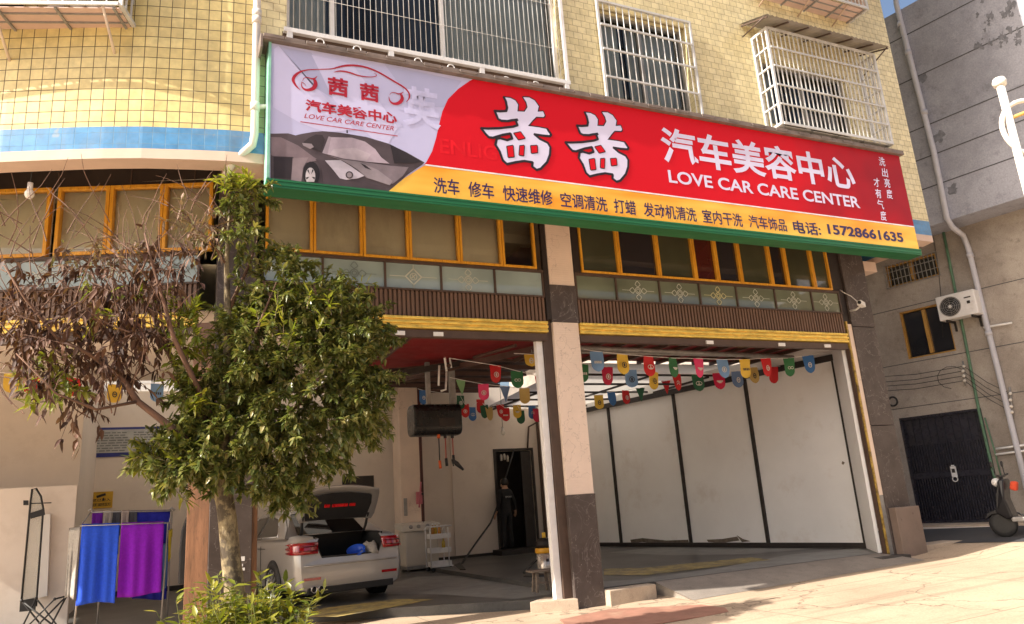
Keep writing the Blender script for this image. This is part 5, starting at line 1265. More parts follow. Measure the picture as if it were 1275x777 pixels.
t0 = pZ(533, 712, 0); t1 = pZ(553, 708.5, 0); TR = thing('storage_trolley', 'white three-tier trolley with bottles in its top baskets', 'trolley', t0)
tx, ty, tw, td = t0.x, t0.y-.25, .50, .34
htop = pY(535, 658, ty).z
mb = MB()
for y in (ty, ty+td):
    mb.tube([(tx, y, .10), (tx, y, htop), (tx+.03, y, htop+.03), (tx+tw, y, htop+.03)], .016, 8); mb.tube([(tx+tw-.09, y, .1), (tx+tw-.09, y, htop)], .012, 8); mb.tube([(tx-.02, y, .10), (tx+tw, y, .10)], .016, 8)
mb.build_each('tube_frame', WHITEM, TR)
bz = [pY(540, py, ty).z for py in (671, 689, 706)]
for z in bz:
    mb = MB(); a, b, c_, d = tx+.03, tx+tw-.03, ty+.02, ty+td-.02; h = .10
    mb.box(a, b, c_, d, z-.005, z+.008); mb.box(a, b, c_-.008, c_, z, z+h); mb.box(a, b, d, d+.008, z, z+h); mb.box(a-.008, a, c_, d, z, z+h); mb.box(b, b+.008, c_, d, z, z+h); mb.build('basket', WHITEM, TR)
mb = MB()
for a in (.04, tw-.06):
    for y in (ty, ty+td): mb.lathe((tx+a, y-.01, .045), [(.0, 0), (.045, 0), (.045, .02), (.0, .02)], 14, Vector((0, 1, 0)))
mb.build_each('castor', BLACKR, TR)
bcols = {'amber': (.45, .20, .03), 'yellow': (.60, .42, .04), 'clear': (.55, .52, .48), 'red': (.4, .04, .03)}
def bottle(x, y, z, h, r, col, label, grp):
    mb = MB(); mb.lathe((x, y, z), [(r, 0), (r, h*.68), (r*.45, h*.8), (r*.4, h*.92)], 14); b = mb.build('bottle', mat('bottle_'+col, bcols[col], .25), None, origin=(x, y, z)); tag(b, label, 'bottle', grp)
    mb = MB(); mb.lathe((x, y, z+h*.92), [(r*.45, 0), (r*.45, h*.12), (0, h*.12)], 12); mb.build('cap', WHITEM, b)
for i, (k, col) in enumerate((( .10, 'amber'), (.18, 'yellow'), (.25, 'amber'))): bottle(tx+k, ty+.12+.05*(i % 2), bz[0]+.009, .30, .036, col, 'amber bottle in the trolley\'s top basket' if col == 'amber' else 'yellow bottle between two amber ones in the trolley\'s top basket', 'bottles at the left of the top basket')
bottle(tx+.36, ty+.14, bz[0]+.009, .22, .04, 'clear', 'pale bottle at the right of the trolley\'s top basket', 'all trolley bottles')
bottle(tx+.34, ty+.14, bz[1]+.009, .30, .038, 'yellow', 'tall yellow bottle standing alone in the trolley\'s middle basket', 'all trolley bottles')
# vacuum cleaner
v0 = pZ(681, 721, 0); VC = thing('vacuum_cleaner', 'steel drum vacuum cleaner with black and yellow head behind the little stool', 'vacuum cleaner', v0)
vz = pY(681, 686, v0.y).z
mb = MB(); mb.lathe(v0, [(.145, .10), (.15, .12), (.15, vz-.03)], 26); dr = mb.build('drum', mat('steel_drum', (.62, .55, .48), .25, metal=.5, var=.15), VC)
mb = MB(); mb.lathe(v0+Vector((0, 0, vz-.03)), [(.158, 0), (.172, .02), (.172, .07), (.155, .09)], 26); mb.obox(v0+Vector((.13, -.05, vz-.02)), (.09, 0, 0), (0, .1, 0), (0, 0, .1)); mb.build('yellow_collar', mat('yellow_plastic', (.75, .36, .02), .35), VC)
mb = MB(); mb.lathe(v0+Vector((0, 0, vz+.06)), [(.150, 0), (.15, .08), (.12, .14), (.06, .165), (0, .165)], 26); mb.build('motor_head', BLACKP, VC)
mb = MB(); mb.obox(v0+Vector((-.03, -.02, vz+.226)), (.06, 0, 0), (0, .04, 0), (0, 0, .09)); mb.build('handle', mat('yellow_plastic_handle', (.75, .45, .03), .35), VC, bevel=.01)
mb = MB(); mb.lathe(v0+Vector((0, 0, .05)), [(.20, 0), (.20, .05), (.15, .06)], 24)
for k in range(4): t = k*math.pi/2+.6; mb.ball(v0+Vector((.18*math.cos(t), .18*math.sin(t), .03)), .03, 8)
mb.build('wheel_base', BLACKP, VC)
mb = MB(); mb.obox(v0+Vector((-.06, -.156, .30)), (.05, 0, 0), (0, .004, 0), (0, 0, vz-.42)); mb.build('drum_marking', BLACKP, dr)
mb = MB(); P = [v0+Vector((.36*math.cos(a)-.05, .30*math.sin(a), .03+.02*k*0+.012*a)) for k, a in enumerate([i*.32 for i in range(30)])]; P.append(v0+Vector((.1, .1, .5))); P.append(v0+Vector((.1, 0, vz+.02)))
mb.tube(P, .02, 8); mb.build('hose', BLACKR, VC)
s0 = pZ(676, 737, 0); STL = thing('wooden_stool', 'little worn wooden stool standing in front of the vacuum cleaner', 'stool', s0)
WOLD = woodmat('old_wood', (.17, .13, .10), (.27, .21, .16), .7, 'X', 5); sz_ = pY(676, 709, s0.y).z
mb = MB(); mb.box(s0.x-.20, s0.x+.22, s0.y-.10, s0.y+.13, sz_-.03, sz_); mb.build('seat', WOLD, STL, bevel=.006)
for a in (-.12, .12):
    for b in (-.06, .08):
        mb = MB(); mb.obox((s0.x+a-.02, s0.y+b-.02, 0), (.04, 0, 0), (0, .04, 0), (-a*.2, -b*.2, sz_-.031)); mb.build('leg', WOLD, STL)
mb = MB(); mb.box(s0.x-.1, s0.x+.1, s0.y-.06, s0.y-.035, .12, .15); mb.build('stretcher', WOLD, STL)
# black hose across the floor from the doorway
mb = MB(); a, b = pY(622, 624, 18.35), pZ(572, 706, .02); mb.tube([pY(640, 560, 18.4), pY(628, 600, 18.38), a, a.lerp(b, .3)+Vector((0, -.1, -.1)), a.lerp(b, .65)+Vector((0, 0, -.06)), b, pZ(577, 710, .02)], .022, 8)
tag(mb.build('floor_hose', BLACKR, None, origin=b), 'black hose trailing from the dark doorway down to the floor', 'hose')
mb = MB(); mb.prism([pZ(566, 706, .04), pZ(573, 703, .04), pZ(580, 712, .04), pZ(573, 712, .04)], (0, 0, .05)); tag(mb.build('floor_brush', BLACKR, None, origin=pZ(573, 707, .0)), 'small dark nozzle lying on the floor at the end of the hose', 'nozzle')
# hanging hose box
HY = 12.8
h0, h1 = pY(517, 540, HY), pY(575, 503, HY); HB = thing('hose_reel_box', 'black hose reel box hung from two grey posts with three hoses dangling', 'hose reel', ((h0.x+h1.x)/2, HY, (h0.z+h1.z)/2))
hx0, hx1, hz0, hz1 = h0.x, h1.x, pY(545, 541, HY).z, pY(545, 502, HY).z
mb = MB(); n = 8; r = .13; pr = []
for cx_, cz_, a0 in ((-.22+r*0, 0, 0),): pass
def rr(y0, y1, z0, z1, r, k=6):
    P = []
    for (cy, cz, s0_) in ((y1-r, z1-r, 0), (y0+r, z1-r, 90), (y0+r, z0+r, 180), (y1-r, z0+r, 270)):
        for i in range(k+1): t = R_(s0_+90*i/k); P.append((cy+r*math.cos(t), cz+r*math.sin(t)))
    return P
mb.prism([(hx0, y, z) for y, z in rr(HY, HY+.5, hz0, hz1, .14)], (hx1-hx0, 0, 0)); mb.build('case', mat('black_glossy_plastic', (.012, .012, .013), .28, var=.1, scale=2), HB, bevel=.03)
mb = MB(); mb.box(hx0+.45, hx0+.75, HY-.012, HY-.001, hz0+.14, hz0+.3); mb.build('hatch', BLACKP, HB, bevel=.01)
for (xa, xb, ya, yb) in ((531, 536, 466, 504), (560, 567, 459, 502)):
    a = pY(xa, yb, HY+.25); b = pY(xb, yb, HY+.25); mb = MB(); mb.box(a.x, b.x, HY+.2, HY+.28, hz1-.02, 4.2); mb.build('hanging_post', GREYM, HB)
ends = []
for i, (x, y, m) in enumerate(((546, 575, 'd'), (554, 572, 'r'), (563, 568, 'r'))):
    a = pY(x, 540, HY+.1); b = pY(x, y, HY+.1); mb = MB(); mb.tube([(a.x, HY+.1, hz0+.02), (a.x+.004, HY+.1, (hz0+b.z)/2), (a.x, HY+.1, b.z)], .012, 6); mb.build('hose', BLACKR if m == 'd' else mat('red_hose', (.30, .05, .03), .5), HB)
    mb = MB(); mb.tube([(a.x, HY+.1, hz0+.01), (a.x, HY+.1, hz0-.06)], .03, 8); mb.tube([(a.x, HY+.1, b.z+.02), (a.x+.01, HY+.1, b.z-.12)], .026, 8); mb.build_each('nozzle', mat('orange_plastic', (.6, .10, .02), .5) if i == 0 else BLACKR, HB)
a = pY(563, 572, HY+.1); b = pY(577, 585, HY+.1); mb = MB(); mb.tube([a, a.lerp(b, .4), b], [.02, .045, .02], 8); mb.tube([a, a+Vector((.02, 0, -.12))], .014, 6); mb.build('spray_gun', BLACKR, HB)
mb = MB(); q = [pY(550, 418, HY-.2), pY(556, 462, HY-.2)]; mb.tube(q, .022, 8); q2 = [pY(559, 440, HY-.2), pY(562, 458, HY-.2)]; mb.tube(q2, .018, 8); mb.tube([pY(547, 455, HY-.2), pY(546, 480, HY-.2)], .02, 8); mb.tube([pY(556, 462, HY-.2), pY(555, 485, HY-.2), pY(549, 487, HY-.2)], .02, 8)
for o_ in mb.build_each('water_pipe', WHITEM, HB): pass
mb = MB(); mb.obox(pY(503, 467, HY-.1), pY(590, 453, HY-.1)-pY(503, 467, HY-.1), (0, .12, 0), (0, 0, .10)); mb.build('beam', DARKM, HB)
# pink-handled brush on the column
q = pY(523, 600, 17.25); mb = MB(); mb.tube([pY(524, 600, 17.25), pY(522, 632, 17.25)], .02, 6); mb.obox(pY(519, 628, 17.25), (.16, 0, 0), (0, .05, 0), (0, 0, .28)); tag(mb.build('hand_brush', mat('pink_plastic', (.55, .16, .20), .5), None, origin=q), 'pink brush hanging on the inner column above the washing machine', 'brush')

# ------------------------------------------------------------------ drying rack and towels
RY = 12.3
def rk(x, y, d=0.0): return pY(x, y, RY+d)
fl_, fr_ = rk(100, 655), rk(211, 651); bl_, br_ = rk(113, 638, .55), rk(214, 636, .55)
RACK = thing('drying_rack', 'thin grey metal rack hung with blue and purple towels at the left', 'rack', ((fl_.x+fr_.x)/2, RY+.27, 0))
mb = MB(); mb.tube([fl_, fr_], .012, 8); mb.tube([bl_, br_], .014, 8); mb.tube([bl_, fl_], .01, 8); mb.tube([br_, fr_], .01, 8)
for c in (bl_, br_): mb.tube([c+Vector((-.03, 0, .02)), c+Vector((0, 0, .05)), c+Vector((.04, 0, .0))], .015, 6)
mb.build_each('rail', GREYM, RACK)
for (a, d) in ((fl_+Vector((.06, 0, 0)), -.05), (fr_+Vector((-.02, 0, 0)), -.03), (bl_+Vector((.18, 0, 0)), .0), (br_, .0)):
    mb = MB(); mb.tube([a, (a.x+d, a.y, 0)], .012, 8); mb.build('leg', GREYM, RACK)
def towel(name, label, cat, a, b, drop, m, seed, back=.45, fold=.03, n=26, taper=0.0, group=None):
    mb = MB(); rnd = random.Random(seed); rows = 16; P = []; ph = rnd.uniform(0, 6); fy = Vector((0, -1, 0))
    path = [(-back*(1-k/5), .018) for k in range(5)]+[(0, 0)]+[(-drop*k/rows, -.018) for k in range(1, rows+1)]
    for i, (dz, oy) in enumerate(path):
        row = []
        for j in range(n+1):
            t = j/n; p = Vector(a).lerp(Vector(b), .5+(t-.5)*(1-taper*(-dz/max(drop, .01)) if oy < 0 else 1)); amp = fold*min(1, (-dz)*2.2)
            row.append(p+Vector((0, oy+(-1 if oy < 0 else .4)*amp*(.6+.5*math.sin(t*9+ph)+.4*math.sin(t*21+ph*2)), dz+(.018 if dz == 0 else 0)+(.02*math.sin(t*4+ph) if i == len(path)-1 else 0))))
        P.append(row)
    for i in range(len(P)-1):
        for j in range(n): mb.face([P[i][j], P[i][j+1], P[i+1][j+1], P[i+1][j]], None, True)
    o = mb.build(name, m, None, origin=Vector(a).lerp(Vector(b), .5), weld=True); o.modifiers.new('s', 'SOLIDIFY').thickness = .008; return tag(o, label, cat, group)
def terry(n, c): return mat(n, c, .95, var=.12, scale=30, bmp=.8, bscale=110)
TB, TP = terry('blue_terry', (.02, .09, .70)), terry('purple_terry', (.22, .004, .48))
TB2, TP2 = terry('royal_blue_terry', (.008, .012, .30)), terry('violet_terry', (.12, .004, .28))
T_ = lambda x: fl_.lerp(fr_, (x-100)/111)
towel('towel', 'bright blue towel hanging at the front of the drying rack', 'towel', T_(102), T_(148), rk(122, 655).z-rk(122, 752).z, TB, 2, .4, .045)
towel('towel', 'purple towel hanging at the front of the drying rack', 'towel', T_(150), T_(204), rk(177, 653).z-rk(177, 741).z, TP, 5, .5, .045)
B_ = lambda x: bl_.lerp(br_, (x-113)/101)
towel('towel', 'narrow purple towel on the rear bar of the rack, left end', 'towel', B_(115), B_(128), .55, TP2, 7, .3, n=10)
towel('towel', 'dark blue towel on the rear bar of the drying rack, right end', 'towel', B_(170), B_(212), 1.25, TB2, 8, .9)
for i, (x0_, x1_, d, m) in enumerate(((129, 139, .35, (.30, .27, .24)), (140, 150, .32, (.06, .06, .07)), (151, 160, .36, (.34, .28, .25)), (160, 170, .30, (.07, .07, .08)))):
    towel('cleaning_cloth', ['pale grey cloth next to the narrow purple towel on the rear bar', 'black cloth between the two pale cloths on the rear bar', 'pinkish grey cloth in the middle of the rack\'s rear bar', 'black cloth touching the dark blue towel on the rear bar'][i], 'cloth', B_(x0_), B_(x1_), d, terry('cloth_tone', m), 20+i, .25, .05, 10)
g0 = fl_+Vector((-.01, .02, -.02))
towel('towel', 'grey towel with a red hem slung over the rack\'s left end', 'towel', fl_+Vector((-.16, .3, -.03)), fl_+Vector((.0, .0, -.02)), rk(95, 655).z-rk(95, 742).z, GREYT, 31, .2, .05, 10, .15)
towel('towel', 'yellow cloth dangling at the right end of the drying rack', 'towel', fr_+Vector((.0, .22, -.12)), fr_+Vector((.04, .40, -.1)), .42, terry('yellow_terry', (.55, .45, .03)), 33, .1, .04, 8, .5)
towel('towel', 'pale blue cloth hanging low behind the right leg of the rack', 'towel', fr_+Vector((-.10, .15, -.30)), fr_+Vector((.0, .25, -.3)), .62, terry('paleblue_terry', (.10, .22, .50)), 34, .1, .04, 8, .3)
# black coat-like cover behind the wooden pillar
c0 = pY(229, 690, 11.6); mb = MB(); q = [pY(x, y, 11.6) for x, y in ((232, 643), (238, 640), (240, 728), (222, 728), (223, 690), (226, 660))]; mb.prism(q, (0, .08, 0))
tag(mb.build('black_cover', BLACKR, None, origin=c0, bevel=.02), 'tall black cover standing behind the wooden pillar to the right of the rack', 'cover')
# folding stool frame
FS0 = pZ(56, 790, 0); FX = thing('folding_frame', 'black crossed-leg folding stool frame on the floor in front of the rack', 'folding stool', FS0)
mb = MB(); k = FS0.y
J = [pY(27, 748, k), pY(45, 745, k+.1), pY(68, 746, k-.1), pY(83, 742, k+.15)]; Bt = [pY(33, 795, k), pY(58, 797, k+.2), pY(78, 795, k-.1), pY(22, 795, k+.2)]
for a, b in ((0, 1), (1, 2), (2, 3), (3, 0), (1, 3), (0, 2), (3, 1)): mb.tube([J[a], Vector((Bt[b].x, Bt[b].y, 0.0))], .012, 6)
mb.build_each('leg', BLACKR, FX)
mb = MB()
for j in J: mb.ball(j, .022, 8)
mb.tube([J[2], J[3]], .012, 6); mb.build_each('joint', BLACKR, FX)
# leaning shower-screen-like panel
GP, nt_, p_ = newmat('grey_clear_panel'); p_.inputs['Base Color'].default_value = (.55, .56, .50, 1); p_.inputs['Roughness'].default_value = .08; p_.inputs['Transmission Weight'].default_value = .0; p_.inputs['Alpha'].default_value = .38
LY = 13.3; LP = thing('leaning_panel', 'tall narrow clear panel with black edges leaning on the low white partition', 'panel', pY(35, 760, LY))
ol = [(26, 756), (38, 625), (40, 609), (45, 608), (51, 618), (54, 634), (53, 645), (45, 755)]
mb = MB(); mb.prism([pY(x, y, LY) for x, y in ol], (0, .012, 0)); mb.build('sheet', GP, LP)
mb = MB(); P = [pY(x, y, LY-.008) for x, y in ol]; mb.tube(P+[P[0]], .014, 6); mb.build('edge_strip', BLACKR, LP)
mb = MB(); mb.prism([pY(x, y, LY-.03) for x, y in ((37, 639), (55, 633), (56, 641), (38, 646))], (0, .02, 0)); mb.prism([pY(x, y, LY-.03) for x, y in ((25, 748), (45, 744), (44, 760), (24, 762))], (0, .02, 0)); mb.build_each('clamp', BLACKR, LP)
mb = MB(); mb.tube([pY(38, 627, LY-.03), pY(64, 626, LY-.03)], .008, 6); mb.prism([pY(x, y, LY-.05) for x, y in ((29, 623), (35, 623), (35, 629), (29, 629))], (0, .05, 0)); mb.build_each('latch', BLACKR, LP)
mb = MB(); mb.prism([pY(x, y, 13.52) for x, y in ((53, 640), (63, 640), (59, 742), (47, 745))], (0, .07, 0)); mb.build('partition_post', PANELW, BLD, bevel=.006)
# wall notices
n0 = [pY(x, y, YB-.012) for x, y in ((113, 613), (141, 612), (141, 632), (113, 633))]
FN = Fr((0, YB, 0), 0)
mb = MB(); u0, u1 = n0[0].x, n0[1].x; z1, z0 = n0[0].z, n0[2].z; FN.box(mb, u0, u1, z0, z1, .003, .02); ns = mb.build('warning_sign', mat('sign_yellow', (.55, .33, .02), .5), None, origin=((u0+u1)/2, YB, z0)); tag(ns, 'small yellow surveillance warning sign on the wall behind the towels', 'sign')
mb = MB(); um, zm = (u0+u1)/2, z0+(z1-z0)*.68; mb.obox(FN.p(um-.09, zm-.02, .0205), (.17, 0, .05), (0, -.002, 0), (-.015, 0, .05)); mb.obox(FN.p(um+.02, zm-.08, .0205), (.03, 0, 0), (0, -.002, 0), (0, 0, .06)); mb.build_each('camera_symbol', BLACKP, ns)
letters('您已进入', u0+.04, u1-.04, z0+.14, z0+.20, BLACKP, 0, 'sign_lettering', ns, bold=.02, F=FN, o=.0225); letters('视频监控区域', u0+.03, u1-.03, z0+.04, z0+.11, BLACKP, 0, 'sign_lettering', ns, bold=.02, F=FN, o=.0225)
b0, b1 = pY(113, 570, YB), pY(206, 531, YB)
mb = MB(); FN.box(mb, b0.x, b1.x, b0.z, b1.z, .003, .02); nb = mb.build('notice_board', mat('board_pale', (.42, .43, .42), .5), None, origin=(b0.x, YB, b0.z)); tag(nb, 'wide pale notice board with rows of text behind the dead leaves', 'notice board')
mb = MB(); FN.box(mb, b0.x, b1.x, b0.z, b0.z+.09, .0205, .023); FN.box(mb, b0.x+.1, b1.x, b1.z-.05, b1.z, .0205, .023); mb.build_each('blue_strip', mat('board_blue', (.02, .03, .2), .5), nb)
TXT = mat('board_text', (.16, .17, .17), .6)
for col in range(2):
    mb = MB(); rnd = random.Random(col)
    for r in range(9):
        u = b0.x+.08+col*.72
        while u < b0.x+.66+col*.72: l = rnd.uniform(.04, .14); z = b1.z-.13-r*.055; FN.box(mb, u, u+l, z, z+.022, .0205, .0225); u += l+.025
    mb.build('text_lines', TXT, nb)
mb = MB()
# ------------------------------------------------------------------ bunting
FCOL = {'blue': (.05, .17, .45), 'lblue': (.17, .32, .58), 'yellow': (.72, .48, .06), 'red': (.55, .015, .02), 'green': (.03, .16, .06), 'pink': (.75, .05, .18), 'crimson': (.50, .01, .06), 'tan': (.5, .36, .12), 'pale': (.22, .42, .2), 'slate': (.12, .2, .38), 'dgreen': (.015, .10, .05)}
FMAT = {k: mat('pennant_'+k, c, .6, var=.08, bmp=.1, bscale=20) for k, c in FCOL.items()}
EMW = mat('pennant_print_white', (.65, .63, .6), .6); EMK = mat('pennant_print_dark', (.04, .04, .05), .6)
def bunting(label, Y, flags, sag=True, ends=None, hpx=31, wpx=20):
    hpx *= .92; wpx *= .9
    pts = [pY(x, y, Y) for x, y, *_ in flags]; t = thing('bunting_string', label, 'bunting', pts[len(pts)//2], 'strings of car-badge pennants')
    e0 = pY(*ends[0], Y) if ends else pts[0]+Vector((-.3, 0, .05)); e1 = pY(*ends[1], Y) if ends else pts[-1]+Vector((.3, 0, .05))
    mb = MB(); mb.tube([e0]+pts+[e1], .006, 5); mb.build('cord', WHITEM, t)
    k = (pts[0]-CAMP).dot(CW)/FPX
    for (x, y, col, em, *rest), p in zip(flags, pts):
        ang = rest[0] if rest else 0; tri = em == 'tri'; w, h = wpx*k/2, hpx*k
        rot = random.uniform(-.35, .35) if not rest else ang
        ex = Vector((math.cos(rot), math.sin(rot), 0)); ey = Vector((-math.sin(rot), math.cos(rot), 0)); mb = MB(); rows = []
        prof = [(0, 1), (.2, 1), (.4, 1), (.6, 1), (.75, .97), (.87, .78), (.95, .5), (1, .12)] if not tri else [(0, 1), (.25, .75), (.5, .5), (.75, .25), (1, .03)]
        ph = random.uniform(0, 6)
        for (tt, ww) in prof:
            rows.append([p+ex*w*ww*a+ey*(.015*math.sin(tt*4+ph+a)+.02*tt*math.sin(ph*2))+Vector((0, 0, -h*tt)) for a in (-1, -.33, .33, 1)])
        for i in range(len(rows)-1):
            for j in range(3): mb.face([rows[i][j], rows[i][j+1], rows[i+1][j+1], rows[i+1][j]], None, True)
        f = mb.build('pennant', FMAT[col], t, weld=True)
        if tri or not em: continue
        mb = MB(); c = p+Vector((0, 0, -h*.55))-ey*.028; q = w*.58; m = EMK if em.endswith('k') else EMW; e = em.rstrip('k')
        bar = lambda a, b, cc, d: mb.face([c+ex*q*a+Vector((0, 0, q*cc)), c+ex*q*b+Vector((0, 0, q*cc)), c+ex*q*b+Vector((0, 0, q*d)), c+ex*q*a+Vector((0, 0, q*d))])
        def rg(rx, rz, th, ox=0):
            for i in range(14):
                a0, a1 = i*math.pi/7, (i+1)*math.pi/7
                mb.face([c+ex*(q*(ox+rx*math.cos(a0)))+Vector((0, 0, q*rz*math.sin(a0))), c+ex*(q*(ox+rx*math.cos(a1)))+Vector((0, 0, q*rz*math.sin(a1))), c+ex*(q*(ox+(rx-th)*math.cos(a1)))+Vector((0, 0, q*(rz-th)*math.sin(a1))), c+ex*(q*(ox+(rx-th)*math.cos(a0)))+Vector((0, 0, q*(rz-th)*math.sin(a0)))])
        if e == 'ring': rg(.8, .8, .2); bar(-.25, .25, -.4, .4)
        elif e == 'oval': rg(1, .65, .16); bar(-.12, .12, -.3, .6); bar(-.5, .5, -.4, -.2)
        elif e == 'text':
            for k2 in range(4): bar(-1+.52*k2, -.64+.52*k2, -.32, .32)
        elif e == 'wing': bar(-1, 1, .05, .3); bar(-.75, .75, -.2, .0); bar(-.4, .4, -.42, -.25)
        elif e == 'two': rg(.5, .42, .14, -.45); rg(.5, .42, .14, .45)
        elif e == 'chev':
            for dz in (.15, -.45):
                mb.face([c+ex*q*-.7+Vector((0, 0, q*(dz-.2))), c+Vector((0, 0, q*(dz+.3))), c+Vector((0, 0, q*(dz+.55))), c+ex*q*-.7+Vector((0, 0, q*(dz+.05)))]); mb.face([c+ex*q*.7+Vector((0, 0, q*(dz-.2))), c+ex*q*.7+Vector((0, 0, q*(dz+.05))), c+Vector((0, 0, q*(dz+.55))), c+Vector((0, 0, q*(dz+.3)))])
        elif e == 'shield': rg(.6, .8, .25); bar(-.3, .3, -.1, .15)
        mb.build('badge_print', m, f)
    return t
bunting('front bunting string across the right bay, light blue pennant at its left end', 10.35, [(742.5, 437.4, 'lblue', 'text'), (775, 441, 'yellow', 'ringk'), (807.5, 443.8, 'red', 'oval'), (837.8, 445.7, 'green', 'wing'), (869, 446.4, 'pink', 'wing'), (899, 447.5, 'lblue', 'ring'), (926.6, 447.5, 'yellow', 'textk'), (953, 446, 'red', 'shield'), (981.6, 446, 'green', 'two'), (1005.6, 442.6, 'blue', 'shield')], ends=((727, 435), (1040, 437)), hpx=28, wpx=19)
bunting('second bunting string in the right bay, crimson pennant leftmost behind the light blue one', 11.6, [(725, 453, 'green', 'text'), (755.4, 457, 'crimson', 'ring'), (785, 460.5, 'lblue', 'ringk'), (813, 463, 'yellow', 'shieldk'), (841.6, 465, 'red', 'chev'), (868, 466, 'dgreen', 'oval'), (894, 464, 'crimson', 'wing'), (917, 462, 'slate', 'shield'), (937, 457, 'tan', 'shieldk'), (962, 457, 'red', '')], ends=((715, 452), (1030, 450)), hpx=25, wpx=18.5)
bunting('rear bunting string in the right bay with a blue pennant among small ones', 14.5, [(745, 492, 'yellow', 'shieldk'), (761, 488, 'blue', ''), (779, 486, 'red', 'ring'), (797, 483, 'dgreen', 'tri'), (829, 474, 'red', 'tri'), (850, 479, 'tan', '')], ends=((730, 492), (890, 470)), hpx=19, wpx=14)
bunting('highest bunting string in the left bay, red and green round-ended pennants', 11.2, [(616.4, 454.8, 'red', 'ring'), (643.4, 461.7, 'green', 'two'), (672, 468.7, 'red', 'shield')], ends=((560, 446), (688, 472)), hpx=24, wpx=17)
bunting('short string near the central pillar with one yellow pennant', 10.6, [(660.5, 441, 'yellow', 'shield')], ends=((640, 440), (684, 442)), hpx=17, wpx=18)
bunting('middle bunting string in the left bay with pale green and slate triangles', 12.6, [(574, 473, 'pale', 'tri'), (601.7, 478.4, 'pink', 'ring'), (628.8, 481, 'slate', 'tri'), (652.7, 483.4, 'tan', '')], ends=((560, 470), (690, 486)), hpx=22, wpx=15)
bunting('farthest bunting string in the left bay, many small red pennants', 15.0, [(527, 486, 'blue', 'shield'), (573, 492.6, 'dgreen', 'ring'), (578.5, 503, 'red', 'ring'), (587.8, 507, 'blue', 'oval'), (597.9, 497.3, 'red', ''), (602.5, 504, 'dgreen', ''), (608.7, 507, 'tan', ''), (622.6, 503.5, 'red', 'ring'), (629, 508, 'red', 'text'), (643.5, 504, 'yellow', 'wing'), (648, 511, 'dgreen', ''), (662, 505, 'blue', 'chev'), (667, 509, 'crimson', '')], ends=((520, 484), (690, 506)), hpx=19, wpx=12)
bunting('bunting string behind the dead branches, yellow, red and blue pennants', 12.6, [(15, 465, 'yellow', ''), (40, 468, 'red', 'ring'), (92, 470, 'red', 'oval'), (143, 479, 'yellow', 'shieldk'), (196, 478, 'lblue', 'textk')], ends=((-20, 462), (240, 480)), hpx=26, wpx=19)
# bulbs
def bulb(px, py, Y, ztop, label):
    p = pY(px, py, Y); t = thing('light_bulb', label, 'light bulb', p)
    mb = MB(); mb.tube([p+Vector((0, 0, .05)), (p.x, p.y, ztop)], .006, 5); mb.build('cable', BLACKR, t)
    mb = MB(); mb.tube([p+Vector((0, 0, .0)), p+Vector((0, 0, .1))], .028, 10); mb.build('socket', WHITEM, t)
    mb = MB(); mb.ball(p+Vector((0, 0, -.035)), .05, 12, 1.2); mb.build('globe', mat('bulb_glass', (.75, .72, .66), .2), t)
bulb(37, 238, 9.2, 5.99, 'unlit bulb hanging on a cable under the curved overhang')
bulb(626, 537, 16.0, 4.2, 'unlit bulb hanging from the ceiling in front of the back wall')
# surveillance camera on the right pillar
c = pY(1073, 380, YF-.30); SC = thing('security_camera', 'white surveillance camera on a cable at the dark right pillar', 'camera', c)
mb = MB(); mb.obox(c+Vector((-.09, -.08, -.01)), (.17, .06, -.03), (-.03, .08, 0), (0, 0, .09)); mb.build('housing', WHITEM, SC, bevel=.012)
mb = MB(); mb.lathe(c+Vector((-.10, -.05, .03)), [(.03, 0), (.03, .03), (0, .03)], 12, Vector((-1, -.3, .1))); mb.build('lens', BLACKR, SC)
mb = MB(); mb.tube([c+Vector((0, 0, 0)), c+Vector((.02, .15, -.04)), (c.x+.02, YF-.012, c.z-.03)], .018, 8); mb.build('arm', WHITEM, SC)
mb = MB(); mb.tube([c+Vector((-.05, 0, .03)), pY(1060, 369, YF-.2), pY(1050, 364, YF-.1), pY(1046, 361, YF-.02)], .009, 6); mb.build('cable', WHITEM, SC)
# street lamp post with a ring
c = CAMP+ray(1245, 105)*10.5; LPo = thing('ringed_post', 'tall white post with a ring on it at the right edge of the frame', 'street lamp', (c.x, c.y, zg(c.x, c.y)))
WP2 = mat('white_post_paint', (.82, .80, .74), .35, var=.04)
mb = MB(); mb.tube([(c.x, c.y, zg(c.x, c.y)), (c.x, c.y, c.z)], .042, 16); mb.build('post', WP2, LPo)
mb = MB(); mb.lathe((c.x, c.y, c.z), [(.065, -.02), (.075, .03), (.06, .07), (0, .085)], 16); mb.build('cap', WP2, LPo)
f = (CAMP+ray(1271, 166)*10.5); z_ = f.z; mb = MB()
cc = Vector((c.x, c.y, z_))+Vector((.22, -.09, 0)); mb.ring(cc, .34, .027, Vector((-.38, -.92, .0)), 32, 10); mb.build('ring', WP2, LPo)
mb = MB(); mb.tube([(c.x, c.y, z_+.12), (c.x+.5, c.y-.2, z_+.3)], .022, 8); mb.build('bracket', mat('ochre_paint', (.6, .36, .1), .5), LPo)
